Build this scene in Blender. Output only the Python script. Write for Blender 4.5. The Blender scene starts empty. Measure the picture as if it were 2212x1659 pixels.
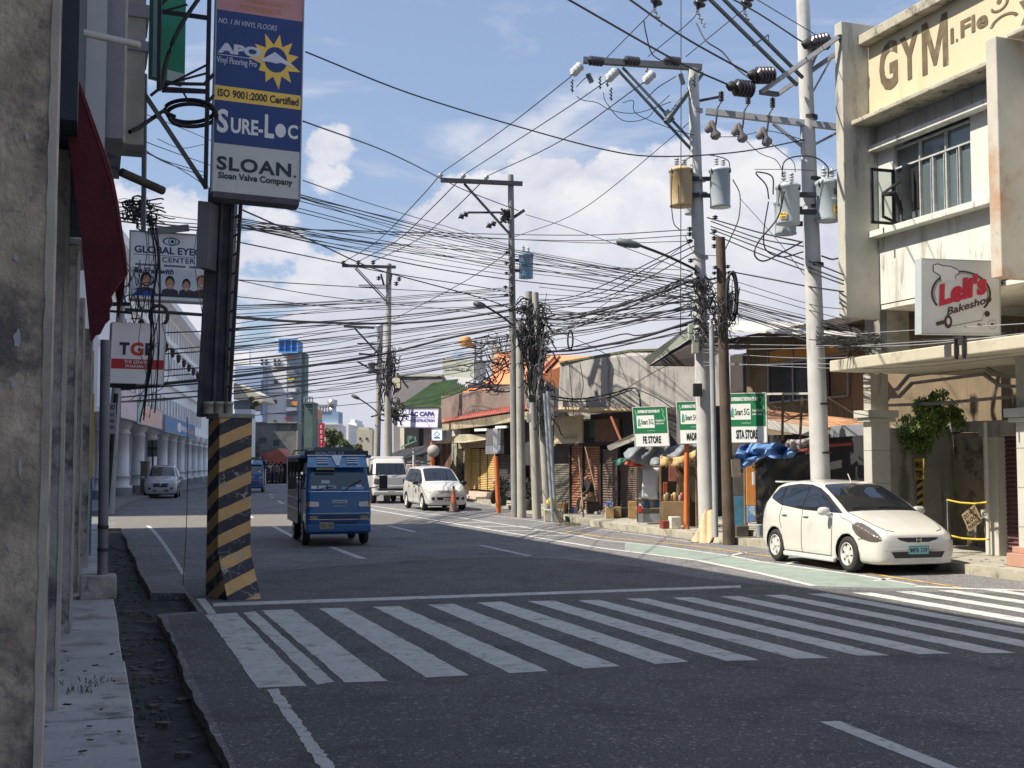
import bpy, bmesh, math, random
from mathutils import Vector, Matrix
from mathutils.geometry import delaunay_2d_cdt
random.seed(7)
C = bpy.context.scene.collection
R = math.radians
# ---------------------------------------------------------------- camera
HC = 1.78; FPX = 2650.0; TH = math.atan(170.5/FPX)
cam = bpy.data.cameras.new('camera'); camo = bpy.data.objects.new('camera', cam); C.objects.link(camo)
camo.location = (0, 0, HC); camo.rotation_euler = (math.pi/2+TH, 0, 0)
cam.sensor_fit = 'HORIZONTAL'; cam.angle = 2*math.atan(1106/FPX); cam.clip_start = .05; cam.clip_end = 3000
bpy.context.scene.camera = camo
sc = bpy.context.scene
sc.view_settings.view_transform = 'Standard'; sc.view_settings.look = 'None'
sc.view_settings.gamma = 1; sc.view_settings.exposure = 1.0
# ---------------------------------------------------------------- sun + sky
SUN_EL = R(52); sx, sy = -.955, -.297
sun_az = math.atan2(sx, sy)            # compass style: 0 = +Y, clockwise
sl = bpy.data.lights.new('sun', 'SUN'); sl.energy = 3.9; sl.angle = R(.5); sl.color = (1, .91, .77)
so = bpy.data.objects.new('sun', sl); C.objects.link(so); so.location = (-30, -10, 60)
sdir = Vector((sx*math.cos(SUN_EL), sy*math.cos(SUN_EL), math.sin(SUN_EL)))
so.rotation_euler = sdir.to_track_quat('Z', 'Y').to_euler()
W = bpy.data.worlds.new('World'); sc.world = W; W.use_nodes = True
def make_world():
    nt = W.node_tree; N = nt.nodes; L = nt.links; N.clear()
    out = N.new('ShaderNodeOutputWorld'); bg = N.new('ShaderNodeBackground'); L.new(bg.outputs[0], out.inputs[0])
    sky = N.new('ShaderNodeTexSky'); sky.sky_type = 'NISHITA'; sky.sun_disc = False
    sky.sun_elevation = SUN_EL; sky.sun_rotation = sun_az; sky.dust_density = 1.6; sky.ozone_density = 1.6
    tc = N.new('ShaderNodeTexCoord')
    nrm = N.new('ShaderNodeVectorMath'); nrm.operation = 'NORMALIZE'; L.new(tc.outputs['Generated'], nrm.inputs[0])
    def math_(op, a, b=None, clamp=False):
        m = N.new('ShaderNodeMath'); m.operation = op; m.use_clamp = clamp
        for i, v in enumerate((a, b)):
            if v is None: continue
            if isinstance(v, (int, float)): m.inputs[i].default_value = v
            else: L.new(v, m.inputs[i])
        return m.outputs[0]
    def noise(scale, det, rough, vec, dist=0):
        n = N.new('ShaderNodeTexNoise'); n.inputs['Scale'].default_value = scale; n.inputs['Detail'].default_value = det
        n.inputs['Roughness'].default_value = rough; n.inputs['Distortion'].default_value = dist; L.new(vec, n.inputs['Vector']); return n.outputs['Fac']
    v = nrm.outputs[0]
    mp = N.new('ShaderNodeMapping'); mp.inputs['Scale'].default_value = (1, 1, 1.5); L.new(v, mp.inputs['Vector'])
    n1 = noise(7.5, 9, .6, mp.outputs[0], .3); n2 = noise(26, 7, .6, mp.outputs[0], .2)
    sep = N.new('ShaderNodeSeparateXYZ'); L.new(v, sep.inputs[0]); el = sep.outputs[2]
    # cumulus masses, each given by its direction in the world
    blobs = None
    def dirv(u, vv): return Vector(((u-1106)/FPX, 1, (1000-vv)/FPX)).normalized()
    for (u, vv, r, w) in [(1240, 560, .125, .5), (1480, 470, .10, .5), (1330, 370, .055, .42), (1080, 480, .07, .42), (960, 600, .08, .35), (1700, 520, .10, .45),
                          (705, 310, .036, .38), (690, 370, .036, .34), (730, 350, .026, .3), (1900, 300, .07, .3), (600, 470, .05, .3), (1830, 230, .04, .15), (1180, 420, .05, .3), (2100, 500, .12, .4), (780, 640, .08, .25), (350, 500, .12, .25)]:
        d = N.new('ShaderNodeVectorMath'); d.operation = 'DISTANCE'; L.new(v, d.inputs[0]); d.inputs[1].default_value = dirv(u, vv)
        f = math_('MULTIPLY', math_('SUBTRACT', 1, math_('DIVIDE', d.outputs['Value'], r*1.35), True), w*2.0)
        blobs = f if blobs is None else math_('MAXIMUM', blobs, f)
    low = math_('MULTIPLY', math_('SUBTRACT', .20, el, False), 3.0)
    low = math_('ADD', math_('MAXIMUM', low, -.25), math_('MULTIPLY', math_('MULTIPLY', math_('SUBTRACT', el, .42), 5.0, True), .52))  # extra cloud cover overhead, out of view, added to brighten the shade
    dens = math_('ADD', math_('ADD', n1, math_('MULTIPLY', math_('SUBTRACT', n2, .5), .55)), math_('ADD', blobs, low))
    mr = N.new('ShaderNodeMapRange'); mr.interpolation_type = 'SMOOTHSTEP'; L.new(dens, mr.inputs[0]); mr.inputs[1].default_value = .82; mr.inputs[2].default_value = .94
    mask1 = mr.outputs[0]
    # thin streaked cirrus higher up
    mp2 = N.new('ShaderNodeMapping'); mp2.inputs['Scale'].default_value = (1.0, 1, 3.6); mp2.inputs['Rotation'].default_value = (0, R(-6), 0); L.new(v, mp2.inputs['Vector'])
    n3 = noise(4.6, 6, .55, mp2.outputs[0], .5)
    mr2 = N.new('ShaderNodeMapRange'); mr2.interpolation_type = 'SMOOTHSTEP'; L.new(n3, mr2.inputs[0]); mr2.inputs[1].default_value = .52; mr2.inputs[2].default_value = .74; mr2.inputs[4].default_value = .7
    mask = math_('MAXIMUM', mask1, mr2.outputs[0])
    # cloud brightness: bright tops, greyer inside and toward the horizon
    n4 = noise(14, 6, .6, mp.outputs[0], .4)
    cr = N.new('ShaderNodeValToRGB'); L.new(n4, cr.inputs[0])
    cr.color_ramp.elements[0].position = .3; cr.color_ramp.elements[0].color = (3.7, 3.85, 4.6, 1)
    cr.color_ramp.elements[1].position = .62; cr.color_ramp.elements[1].color = (5.3, 5.3, 5.5, 1)
    base = N.new('ShaderNodeMix'); base.data_type = 'RGBA'
    hz = N.new('ShaderNodeMapRange'); L.new(el, hz.inputs[0]); hz.inputs[1].default_value = .02; hz.inputs[2].default_value = .22
    L.new(hz.outputs[0], base.inputs[0]); base.inputs[6].default_value = (3.9, 4.0, 4.6, 1); L.new(cr.outputs[0], base.inputs[7])
    tint = N.new('ShaderNodeMix'); tint.data_type = 'RGBA'; tint.inputs[0].default_value = .5; L.new(sky.outputs[0], tint.inputs[6]); tint.inputs[7].default_value = (2.1, 2.7, 4.1, 1)
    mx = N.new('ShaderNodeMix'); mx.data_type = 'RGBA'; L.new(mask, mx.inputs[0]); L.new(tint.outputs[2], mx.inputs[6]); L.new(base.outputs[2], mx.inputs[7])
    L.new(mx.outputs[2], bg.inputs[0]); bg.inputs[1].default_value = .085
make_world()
# ---------------------------------------------------------------- pixels of the photograph (2212 wide) to places
def ray(u, v):
    x = (u-1106)/FPX; z = (829.5-v)/FPX
    return Vector((x, math.cos(TH)-z*math.sin(TH), math.sin(TH)+z*math.cos(TH)))
def at(u, v, Y):
    d = ray(u, v); t = Y/d.y; return Vector((d.x*t, Y, HC+d.z*t))
def G(u, v, z=0.0):
    d = ray(u, v); t = (z-HC)/d.z; return Vector((d.x*t, d.y*t, z))
class Fr:
    """a vertical frame: a runs along dir, b to its right, z up"""
    def __init__(s, o, d):
        s.o = Vector((o[0], o[1])); s.d = Vector((d[0], d[1])).normalized(); s.n = Vector((s.d.y, -s.d.x))
    def P(s, a, b, z):
        p = s.o+s.d*a+s.n*b; return Vector((p.x, p.y, z))
    def px(s, u, v, b=0):
        r = ray(u, v); r2 = Vector((r.x, r.y)); t = (b+s.o.dot(s.n))/r2.dot(s.n)
        p = r2*t-s.o; return p.dot(s.d), HC+r.z*t
    def loc(s, p):
        q = Vector((p.x, p.y))-s.o; return q.dot(s.d), q.dot(s.n)
def fr2(u0, Y0, u1, Y1, v=1000):
    p = at(u0, v, Y0); q = at(u1, v, Y1); return Fr((p.x, p.y), (q.x-p.x, q.y-p.y))
SF = Fr((0, 0), (-.3236, .9462))
# ---------------------------------------------------------------- object helpers
def tag(o, label=None, cat=None, group=None, kind=None):
    if label: o['label'] = label
    if cat: o['category'] = cat
    if group: o['group'] = group
    if kind: o['kind'] = kind
    return o
def empty(name, loc, label=None, cat=None, group=None, rz=0):
    o = bpy.data.objects.new(name, None); C.objects.link(o); o.location = loc; o.rotation_euler = (0, 0, rz); o.empty_display_size = .2
    return tag(o, label, cat, group)
def copy_tree(o, parent=None):
    c = o.copy(); C.objects.link(c); c.parent = parent
    for ch in list(o.children):
        copy_tree(ch, c)
    return c
class MB:
    def __init__(s): s.v = []; s.f = []; s.sm = []; s.mi = []
    def add(s, vs, fs, smooth=False, mi=0):
        n = len(s.v); s.v += [tuple(p) for p in vs]
        for f in fs: s.f.append([i+n for i in f]); s.sm.append(smooth); s.mi.append(mi)
        return s
    def hexa(s, p, mi=0):   # 8 corners: bottom 4 ccw, top 4 ccw
        return s.add(p, [(0, 3, 2, 1), (4, 5, 6, 7), (0, 1, 5, 4), (1, 2, 6, 5), (2, 3, 7, 6), (3, 0, 4, 7)], mi=mi)
    def box(s, x0, x1, y0, y1, z0, z1, M=None, mi=0):
        p = [Vector(q) for q in ((x0, y0, z0), (x1, y0, z0), (x1, y1, z0), (x0, y1, z0), (x0, y0, z1), (x1, y0, z1), (x1, y1, z1), (x0, y1, z1))]
        if M is not None: p = [M @ q for q in p]
        return s.hexa(p, mi)
    def fbox(s, F, a0, a1, b0, b1, z0, z1, z2=None, z3=None, mi=0):  # z2,z3: bottom/top at a1 if different
        z2 = z0 if z2 is None else z2; z3 = z1 if z3 is None else z3
        return s.hexa([F.P(a0, b0, z0), F.P(a1, b0, z2), F.P(a1, b1, z2), F.P(a0, b1, z0), F.P(a0, b0, z1), F.P(a1, b0, z3), F.P(a1, b1, z3), F.P(a0, b1, z1)], mi)
    def bar(s, p, q, w, h=None, up=(0, 0, 1), mi=0):
        h = w if h is None else h; p = Vector(p); q = Vector(q); d = (q-p).normalized(); up = Vector(up)
        if abs(d.dot(up)) > .97: up = Vector((1, 0, 0))
        r = d.cross(up).normalized(); t = r.cross(d)
        c = [(-w/2, -h/2), (w/2, -h/2), (w/2, h/2), (-w/2, h/2)]
        return s.hexa([p+r*a+t*b for a, b in c]+[q+r*a+t*b for a, b in c], mi)
    def cyl(s, p, q, r0, r1=None, n=12, cap=True, mi=0):
        r1 = r0 if r1 is None else r1; p = Vector(p); q = Vector(q); d = (q-p).normalized()
        up = Vector((0, 0, 1)) if abs(d.z) < .9 else Vector((1, 0, 0)); a = d.cross(up).normalized(); b = d.cross(a)
        vs = []
        for k in range(n):
            t = 2*math.pi*k/n; e = a*math.cos(t)+b*math.sin(t); vs += [p+e*r0, q+e*r1]
        s.add(vs, [(2*k, 2*k+1, (2*k+3) % (2*n), (2*k+2) % (2*n)) for k in range(n)], True, mi)
        if cap:
            s.add([vs[2*k] for k in range(n)], [list(range(n))], mi=mi); s.add([vs[2*k+1] for k in range(n)], [list(range(n))[::-1]], mi=mi)
        return s
    def lathe(s, p, axis, prof, n=14, mi=0):   # prof: (dist along axis, radius)
        p = Vector(p); d = Vector(axis).normalized(); up = Vector((0, 0, 1)) if abs(d.z) < .9 else Vector((1, 0, 0)); a = d.cross(up).normalized(); b = d.cross(a)
        vs = []
        for (t, r) in prof:
            for k in range(n):
                w = 2*math.pi*k/n; vs.append(p+d*t+(a*math.cos(w)+b*math.sin(w))*r)
        fs = [(i*n+k, i*n+(k+1) % n, (i+1)*n+(k+1) % n, (i+1)*n+k) for i in range(len(prof)-1) for k in range(n)]
        s.add(vs, fs, True, mi); s.add([vs[k] for k in range(n)], [list(range(n))], mi=mi); s.add([vs[(len(prof)-1)*n+k] for k in range(n)], [list(range(n))[::-1]], mi=mi)
        return s
    def tube(s, pts, r, n=5, mi=0):
        pts = [Vector(p) for p in pts]; vs = []
        for i, p in enumerate(pts):
            d = (pts[min(i+1, len(pts)-1)]-pts[max(i-1, 0)])
            if d.length < 1e-9: d = Vector((0, 0, 1))
            d.normalize(); up = Vector((0, 0, 1)) if abs(d.z) < .95 else Vector((1, 0, 0)); a = d.cross(up).normalized(); b = d.cross(a)
            for k in range(n):
                t = 2*math.pi*k/n; vs.append(p+(a*math.cos(t)+b*math.sin(t))*r)
        fs = [(i*n+k, i*n+(k+1) % n, (i+1)*n+(k+1) % n, (i+1)*n+k) for i in range(len(pts)-1) for k in range(n)]
        return s.add(vs, fs, True, mi)
    def prism(s, poly, vec, mi=0):   # poly: 3D points, extruded by vec
        n = len(poly); vec = Vector(vec); a = [Vector(p) for p in poly]; b = [p+vec for p in a]
        return s.add(a+b, [list(range(n))[::-1], list(range(n, 2*n))]+[(i, (i+1) % n, n+(i+1) % n, n+i) for i in range(n)], mi=mi)
    def build(s, name, mat, parent=None, bev=0, shade=None):
        me = bpy.data.meshes.new(name); me.from_pydata(s.v, [], s.f)
        bm = bmesh.new(); bm.from_mesh(me); bmesh.ops.recalc_face_normals(bm, faces=bm.faces); bm.to_mesh(me); bm.free()
        mats = mat if isinstance(mat, (list, tuple)) else [mat]
        for m in mats: me.materials.append(m)
        for i, p in enumerate(me.polygons): p.use_smooth = s.sm[i]; p.material_index = s.mi[i]
        o = bpy.data.objects.new(name, me); C.objects.link(o)
        if parent is not None:
            o.parent = parent; loc_parent(o, parent)
        if bev:
            b = o.modifiers.new('b', 'BEVEL'); b.width = bev; b.segments = 2; b.limit_method = 'ANGLE'; b.angle_limit = R(40)
        return o
WORLD = {}
def wm(o):
    m = Matrix.LocRotScale(o.location, o.rotation_euler, o.scale)
    return (wm(o.parent) @ o.matrix_parent_inverse @ m) if o.parent else m
def loc_parent(o, parent):   # geometry given in world space stays where it is
    o.matrix_parent_inverse = wm(parent).inverted()
class LMB(MB):   # geometry given in the parent's own space
    def build(s, name, mat, parent=None, bev=0, shade=None):
        o = MB.build(s, name, mat, None, bev); o.parent = parent; return o
def struct(o): o['kind'] = 'structure'; return o
# ---------------------------------------------------------------- materials
MC = {}
def mat(name, col, rough=.8, var=.12, scale=2.5, bump=.15, bscale=40, metal=0, stain=None, amt=.5, streak=False, sscale=.8, coat=0, spec=.5, alpha=1, stain2=None, amt2=.4, s2scale=2.0):
    if name in MC: return MC[name]
    m = bpy.data.materials.new(name); m.use_nodes = True; nt = m.node_tree; N = nt.nodes; L = nt.links
    b = N['Principled BSDF']; b.inputs['Roughness'].default_value = rough; b.inputs['Metallic'].default_value = metal
    b.inputs['Coat Weight'].default_value = coat; b.inputs['Specular IOR Level'].default_value = spec
    tc = N.new('ShaderNodeTexCoord')
    def noise(sc_, det, vec=None, rgh=.6):
        n = N.new('ShaderNodeTexNoise'); n.inputs['Scale'].default_value = sc_; n.inputs['Detail'].default_value = det; n.inputs['Roughness'].default_value = rgh
        L.new(vec or tc.outputs['Object'], n.inputs['Vector']); return n
    def mix(fac, a, bb):
        x = N.new('ShaderNodeMix'); x.data_type = 'RGBA'
        for i, q in ((0, fac), (6, a), (7, bb)):
            if hasattr(q, 'default_value'): L.new(q, x.inputs[i])
            else: x.inputs[i].default_value = q if i == 0 else (*q[:3], 1)
        return x.outputs[2]
    c = Vector(col[:3]); n1 = noise(scale, 6)
    r1 = N.new('ShaderNodeMapRange'); L.new(n1.outputs['Fac'], r1.inputs[0]); r1.inputs[1].default_value = .3; r1.inputs[2].default_value = .7
    out = mix(r1.outputs[0], c*(1-var), [min(1, q*(1+var)) for q in c])
    def stn(out, scol, a, ss, seed):
        mp = N.new('ShaderNodeMapping'); mp.inputs['Scale'].default_value = (1, 1, .16) if streak else (1, 1, 1); mp.inputs['Location'].default_value = (seed, seed*2, 0)
        L.new(tc.outputs['Object'], mp.inputs['Vector']); n2 = noise(ss*(3 if streak else 1), 8, mp.outputs[0], .68)
        r2 = N.new('ShaderNodeMapRange'); r2.interpolation_type = 'SMOOTHSTEP'; L.new(n2.outputs['Fac'], r2.inputs[0]); r2.inputs[1].default_value = .62-.2*a; r2.inputs[2].default_value = .70-.06*a; r2.inputs[4].default_value = min(1, .55+.5*a)
        return mix(r2.outputs[0], out, scol)
    if stain: out = stn(out, stain, amt, sscale, 3)
    if stain2: out = stn(out, stain2, amt2, s2scale, 11)
    L.new(out, b.inputs['Base Color'])
    if bump:
        nb = noise(bscale, 5); bp = N.new('ShaderNodeBump'); bp.inputs['Strength'].default_value = bump; bp.inputs['Distance'].default_value = .02; L.new(nb.outputs['Fac'], bp.inputs['Height']); L.new(bp.outputs[0], b.inputs['Normal'])
    MC[name] = m; return m
def srgb(r, g, b):
    return tuple(((x/255+.055)/1.055)**2.4 if x > 10 else x/255/12.92 for x in (r, g, b))
def glass(name, col=(.02, .025, .03), rough=.06, spec=.8):
    return mat(name, col, rough, 0, 1, 0, spec=spec)
def clear(name, col=(.75, .82, .82), rough=.02):
    if name in MC: return MC[name]
    m = mat(name, col, rough, 0, 1, 0); b = m.node_tree.nodes['Principled BSDF']; b.inputs['Transmission Weight'].default_value = .85; b.inputs['IOR'].default_value = 1.1
    return m
def emit(name, col, s):
    m = mat(name, col, .5, 0, 1, 0); b = m.node_tree.nodes['Principled BSDF']; b.inputs['Emission Color'].default_value = (*col, 1); b.inputs['Emission Strength'].default_value = s; return m
CONC = mat('concrete_grey', (.32, .31, .28), .9, .2, 1.5, .3, 30, stain=(.09, .085, .075), amt=.55, streak=True)
CONCL = mat('concrete_light', (.42, .40, .35), .9, .15, 1.5, .25, 40, stain=(.2, .19, .16), amt=.4, streak=True)
POLEC = mat('pole_concrete', (.50, .50, .49), .85, .12, 2, .2, 50, stain=(.28, .27, .26), amt=.4, streak=True, sscale=1.2)
WOODP = mat('pole_wood', (.10, .075, .055), .9, .3, 3, .5, 30, stain=(.04, .03, .025), amt=.5, streak=True, sscale=2)
STEEL = mat('galvanised_steel', (.30, .31, .33), .5, .15, 6, .1, metal=.35)
DSTEEL = mat('dark_steel', (.035, .035, .045), .6, .3, 5, .1, stain=(.09, .05, .035), amt=.25, metal=.2)
PSTEEL = mat('painted_arm', (.10, .12, .13), .6, .2, 5, .1, metal=.2)
CABLE = mat('black_cable', (.02, .02, .023), .55, .1, 3, 0)
CABLEG = mat('grey_cable', (.30, .31, .33), .5, .1, 3, 0)
RUBBER = mat('rubber', (.025, .025, .025), .8, .2, 8, .1)
WHITEP = mat('white_paint', (.78, .77, .74), .5, .04, 3, 0)
BLACK = mat('matt_black', (.015, .015, .017), .6, .2, 3, 0)
CHROME = mat('chrome', (.7, .7, .7), .15, 0, 1, 0, metal=1)
DGLASS = glass('dark_glass')
# ---------------------------------------------------------------- flat panels (signs) and lettering
def text_mesh(s, bold=0.0, shear=0.0, sx=1.0, space=1.0, align='LEFT'):
    cu = bpy.data.curves.new('t', 'FONT'); cu.body = s; cu.size = 1; cu.offset = bold; cu.shear = shear; cu.space_character = space; cu.resolution_u = 3; cu.align_x = align; cu.space_line = .85
    ob = bpy.data.objects.new('t', cu); C.objects.link(ob)
    dg = bpy.context.evaluated_depsgraph_get(); me = bpy.data.meshes.new_from_object(ob.evaluated_get(dg))
    vs = [v.co.copy() for v in me.vertices]; fs = [list(p.vertices) for p in me.polygons]
    bpy.data.objects.remove(ob); bpy.data.curves.remove(cu); bpy.data.meshes.remove(me)
    return vs, fs
class Panel:
    """flat sign face: origin lower left, R right, U up (metres), details given in fractions"""
    def __init__(s, bl, Rv, Uv, parent=None):
        s.o = Vector(bl); s.R = Vector(Rv); s.U = Vector(Uv); s.N = s.R.cross(s.U).normalized(); s.par = parent; s.k = 0
    def p(s, x, y, off=0): return s.o+s.R*x+s.U*y+s.N*off
    def body(s, name, m, t=.15, frame=None, fw=.02):
        mb = MB(); q = [s.p(0, 0, -t), s.p(1, 0, -t), s.p(1, 0), s.p(0, 0), s.p(0, 1, -t), s.p(1, 1, -t), s.p(1, 1), s.p(0, 1)]; mb.hexa(q)
        o = mb.build(name, m, s.par)
        if frame:
            f = MB(); w = fw/s.R.length; h = fw/s.U.length
            for (a, b, c, d) in ((-w, -h, 1+w, 0), (-w, 1, 1+w, 1+h), (-w, 0, 0, 1), (1, 0, 1+w, 1)):
                f.hexa([s.p(a, b, -t-.004), s.p(c, b, -t-.004), s.p(c, b, .012), s.p(a, b, .012), s.p(a, d, -t-.004), s.p(c, d, -t-.004), s.p(c, d, .012), s.p(a, d, .012)])
            f.build('frame', frame, s.par)
        return o
    def rect(s, name, x0, y0, x1, y1, m, off=.003):
        mb = MB(); mb.hexa([s.p(x0, y0, off-.002), s.p(x1, y0, off-.002), s.p(x1, y0, off), s.p(x0, y0, off), s.p(x0, y1, off-.002), s.p(x1, y1, off-.002), s.p(x1, y1, off), s.p(x0, y1, off)])
        return mb.build(name, m, s.par)
    def poly(s, name, pts, m, off=.004):
        mb = MB(); mb.prism([s.p(x, y, off-.002) for x, y in pts], s.N*.002); return mb.build(name, m, s.par)
    def ring(s, name, cx, cy, rx, ry, w, m, off=.005, a0=0, a1=360, n=40, tilt=0):
        mb = MB(); vs = []; tl = R(tilt)
        for k in range(n+1):
            t = R(a0+(a1-a0)*k/n)
            for q in (1, 1-w):
                ex = math.cos(t)*rx*q; ey = math.sin(t)*ry*q
                vs.append(s.p(cx+ex*math.cos(tl)-ey*math.sin(tl), cy+ex*math.sin(tl)+ey*math.cos(tl), off))
        mb.add(vs, [(2*k, 2*k+1, 2*k+3, 2*k+2) for k in range(n)]); return mb.build(name, m, s.par)
    def disc(s, name, cx, cy, rx, ry, m, off=.004, n=28):
        return s.poly(name, [(cx+rx*math.cos(2*math.pi*k/n), cy+ry*math.sin(2*math.pi*k/n)) for k in range(n)], m, off)
    def line(s, name, pts, w, m, off=.005):
        mb = MB(); vs = []; P = [s.p(x, y, off) for x, y in pts]
        for i, q in enumerate(P):
            d = (P[min(i+1, len(P)-1)]-P[max(i-1, 0)]).normalized(); t = d.cross(s.N)*w/2; vs += [q+t, q-t]
        mb.add(vs, [(2*k, 2*k+1, 2*k+3, 2*k+2) for k in range(len(P)-1)]); return mb.build(name, m, s.par)
    def text(s, body, x0, y0, x1, y1, m, off=.006, bold=.02, shear=0, rot=0, name='lettering', space=1.0, align='LEFT'):
        vs, fs = text_mesh(body, bold, shear, 1, space, align)
        if not vs: return
        xs = [v.x for v in vs]; ys = [v.y for v in vs]; a0, a1, b0, b1 = min(xs), max(xs), min(ys), max(ys)
        c_, s_ = math.cos(R(rot)), math.sin(R(rot)); asp = s.U.length/s.R.length
        mb = MB(); out = []
        for v in vs:
            fx = (v.x-a0)/(a1-a0)-.5; fy = (v.y-b0)/(b1-b0)-.5; X = fx*(x1-x0); Y = fy*(y1-y0)*asp
            X, Y = X*c_-Y*s_, X*s_+Y*c_
            out.append(s.p((x0+x1)/2+X, (y0+y1)/2+Y/asp, off))
        mb.add(out, fs); return mb.build(name, m, s.par)
def panel_px(bl, br, tl, parent=None):   # each (u,v,Y)
    a = at(*bl); b = at(*br); c = at(*tl); up = c-a
    return Panel(a, b-a, up, parent)
INK = {}
def ink(r, g, b, rough=.5):
    k = (r, g, b)
    if k not in INK: INK[k] = mat('ink_%d_%d_%d' % k, srgb(r, g, b), rough, .05, 3, 0)
    return INK[k]
# ================================================================ GROUND, ROAD, MARKINGS
def asphalt(name='asphalt', k=1.0):
    m = bpy.data.materials.new(name); m.use_nodes = True; nt = m.node_tree; N = nt.nodes; L = nt.links; b = N['Principled BSDF']
    tc = N.new('ShaderNodeTexCoord')
    def noise(s, d, r=.6, dist=0, vec=None):
        n = N.new('ShaderNodeTexNoise'); n.inputs['Scale'].default_value = s; n.inputs['Detail'].default_value = d; n.inputs['Roughness'].default_value = r; n.inputs['Distortion'].default_value = dist; L.new(vec or tc.outputs['Object'], n.inputs['Vector']); return n.outputs['Fac']
    def ramp(f, a, bb, c0, c1):
        r = N.new('ShaderNodeValToRGB'); L.new(f, r.inputs[0]); r.color_ramp.elements[0].position = a; r.color_ramp.elements[1].position = bb; r.color_ramp.elements[0].color = c0; r.color_ramp.elements[1].color = c1; return r.outputs[0]
    def mul(a, c):
        x = N.new('ShaderNodeMix'); x.data_type = 'RGBA'; x.blend_type = 'MULTIPLY'; x.inputs[0].default_value = 1; L.new(a, x.inputs[6]); L.new(c, x.inputs[7]); return x.outputs[2]
    base = ramp(noise(.35, 5), .35, .65, (.15*k, .15*k, .155*k, 1), (.20*k, .195*k, .19*k, 1))
    grain = ramp(noise(55, 3, .8), .40, .62, (.42, .42, .44, 1), (1.6, 1.6, 1.62, 1))
    oil = ramp(noise(1.3, 6, .7, .5), .5, .68, (1, 1, 1, 1), (.62, .62, .62, 1))
    # wavy cracks
    mp = N.new('ShaderNodeMapping'); L.new(tc.outputs['Object'], mp.inputs[0])
    wn = N.new('ShaderNodeTexNoise'); wn.inputs['Scale'].default_value = 1.6; wn.inputs['Detail'].default_value = 6; L.new(mp.outputs[0], wn.inputs['Vector'])
    ad = N.new('ShaderNodeVectorMath'); ad.operation = 'MULTIPLY_ADD'; L.new(wn.outputs['Color'], ad.inputs[0]); ad.inputs[1].default_value = (.9, .9, .9); L.new(mp.outputs[0], ad.inputs[2])
    vo = N.new('ShaderNodeTexVoronoi'); vo.feature = 'DISTANCE_TO_EDGE'; vo.inputs['Scale'].default_value = .33; L.new(ad.outputs[0], vo.inputs['Vector'])
    crack = ramp(vo.outputs['Distance'], .001, .005, (.72, .72, .72, 1), (1, 1, 1, 1))
    vs_ = N.new('ShaderNodeTexVoronoi'); vs_.inputs['Scale'].default_value = 38; L.new(tc.outputs['Object'], vs_.inputs['Vector']); sx_ = N.new('ShaderNodeSeparateColor'); L.new(vs_.outputs['Color'], sx_.inputs[0]); speck = ramp(sx_.outputs[0], .88, .97, (1, 1, 1, 1), (2.1, 2.1, 2.1, 1))
    L.new(mul(mul(mul(mul(base, grain), oil), crack), speck), b.inputs['Base Color']); b.inputs['Roughness'].default_value = .82; b.inputs['Specular IOR Level'].default_value = .35
    bp = N.new('ShaderNodeBump'); bp.inputs['Strength'].default_value = .55; bp.inputs['Distance'].default_value = .012; L.new(noise(85, 4, .75), bp.inputs['Height']); L.new(bp.outputs[0], b.inputs['Normal'])
    return m
ASPH = asphalt(); ASPH2 = asphalt('asphalt_new', .66)
ROADP = mat('road_paint', (.54, .54, .52), .75, .12, 3, .3, 90, stain=(.22, .22, .22), amt=.42, sscale=3.5, stain2=(.12, .12, .12), amt2=.38, s2scale=9)
YELP = mat('road_paint_yellow', (.60, .38, .10), .75, .2, 4, .3, 90, stain=(.2, .17, .13), amt=.6, sscale=4)
GREENP = mat('road_paint_green', (.24, .30, .265), .8, .15, 2, .3, 90, stain=(.22, .225, .21), amt=.72, sscale=2.5)
SIDEW = mat('sidewalk_concrete', (.46, .455, .46), .9, .2, .8, .35, 30, stain=(.22, .21, .20), amt=.6, sscale=1.6, stain2=(.06, .06, .06), amt2=.28, s2scale=4)
SIDER = mat('sidewalk_concrete_right', (.36, .34, .29), .9, .2, .8, .35, 30, stain=(.2, .18, .15), amt=.5, sscale=1.2)
KERBM = mat('kerb_mossy', (.36, .34, .27), .95, .25, 2, .5, 25, stain=(.13, .13, .08), amt=.6, sscale=2.5)
DIRT = mat('gutter_dirt', (.035, .037, .038), .95, .6, 5, 1.0, 14, stain=(.10, .105, .105), amt=.45, sscale=4, stain2=(.012, .012, .013), amt2=.5, s2scale=2)
g = MB(); g.box(-900, 900, -60, 1500, -1.3, -.30); struct(g.build('ground', mat('earth', (.22, .2, .17), .95, .2, .5, .2)))
edge = []
a = -6.0
while a < 35.4:
    e = .79+.018*math.sin(a*1.1)+.010*math.sin(a*5.7+1)+random.uniform(-.010, .010)
    if 15.3 < a < 17.6: e = 1.25
    edge.append(SF.P(a, e, 0)); a += .13
poly = edge+[SF.P(35.4, .8, 0), SF.P(35.4, -160, 0), Vector((-500, 700, 0)), Vector((500, 700, 0)), Vector((220, -40, 0)), Vector((6, -20, 0))]
m = MB(); m.prism(poly, (0, 0, -.296)); road = struct(m.build('road', ASPH))
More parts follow.
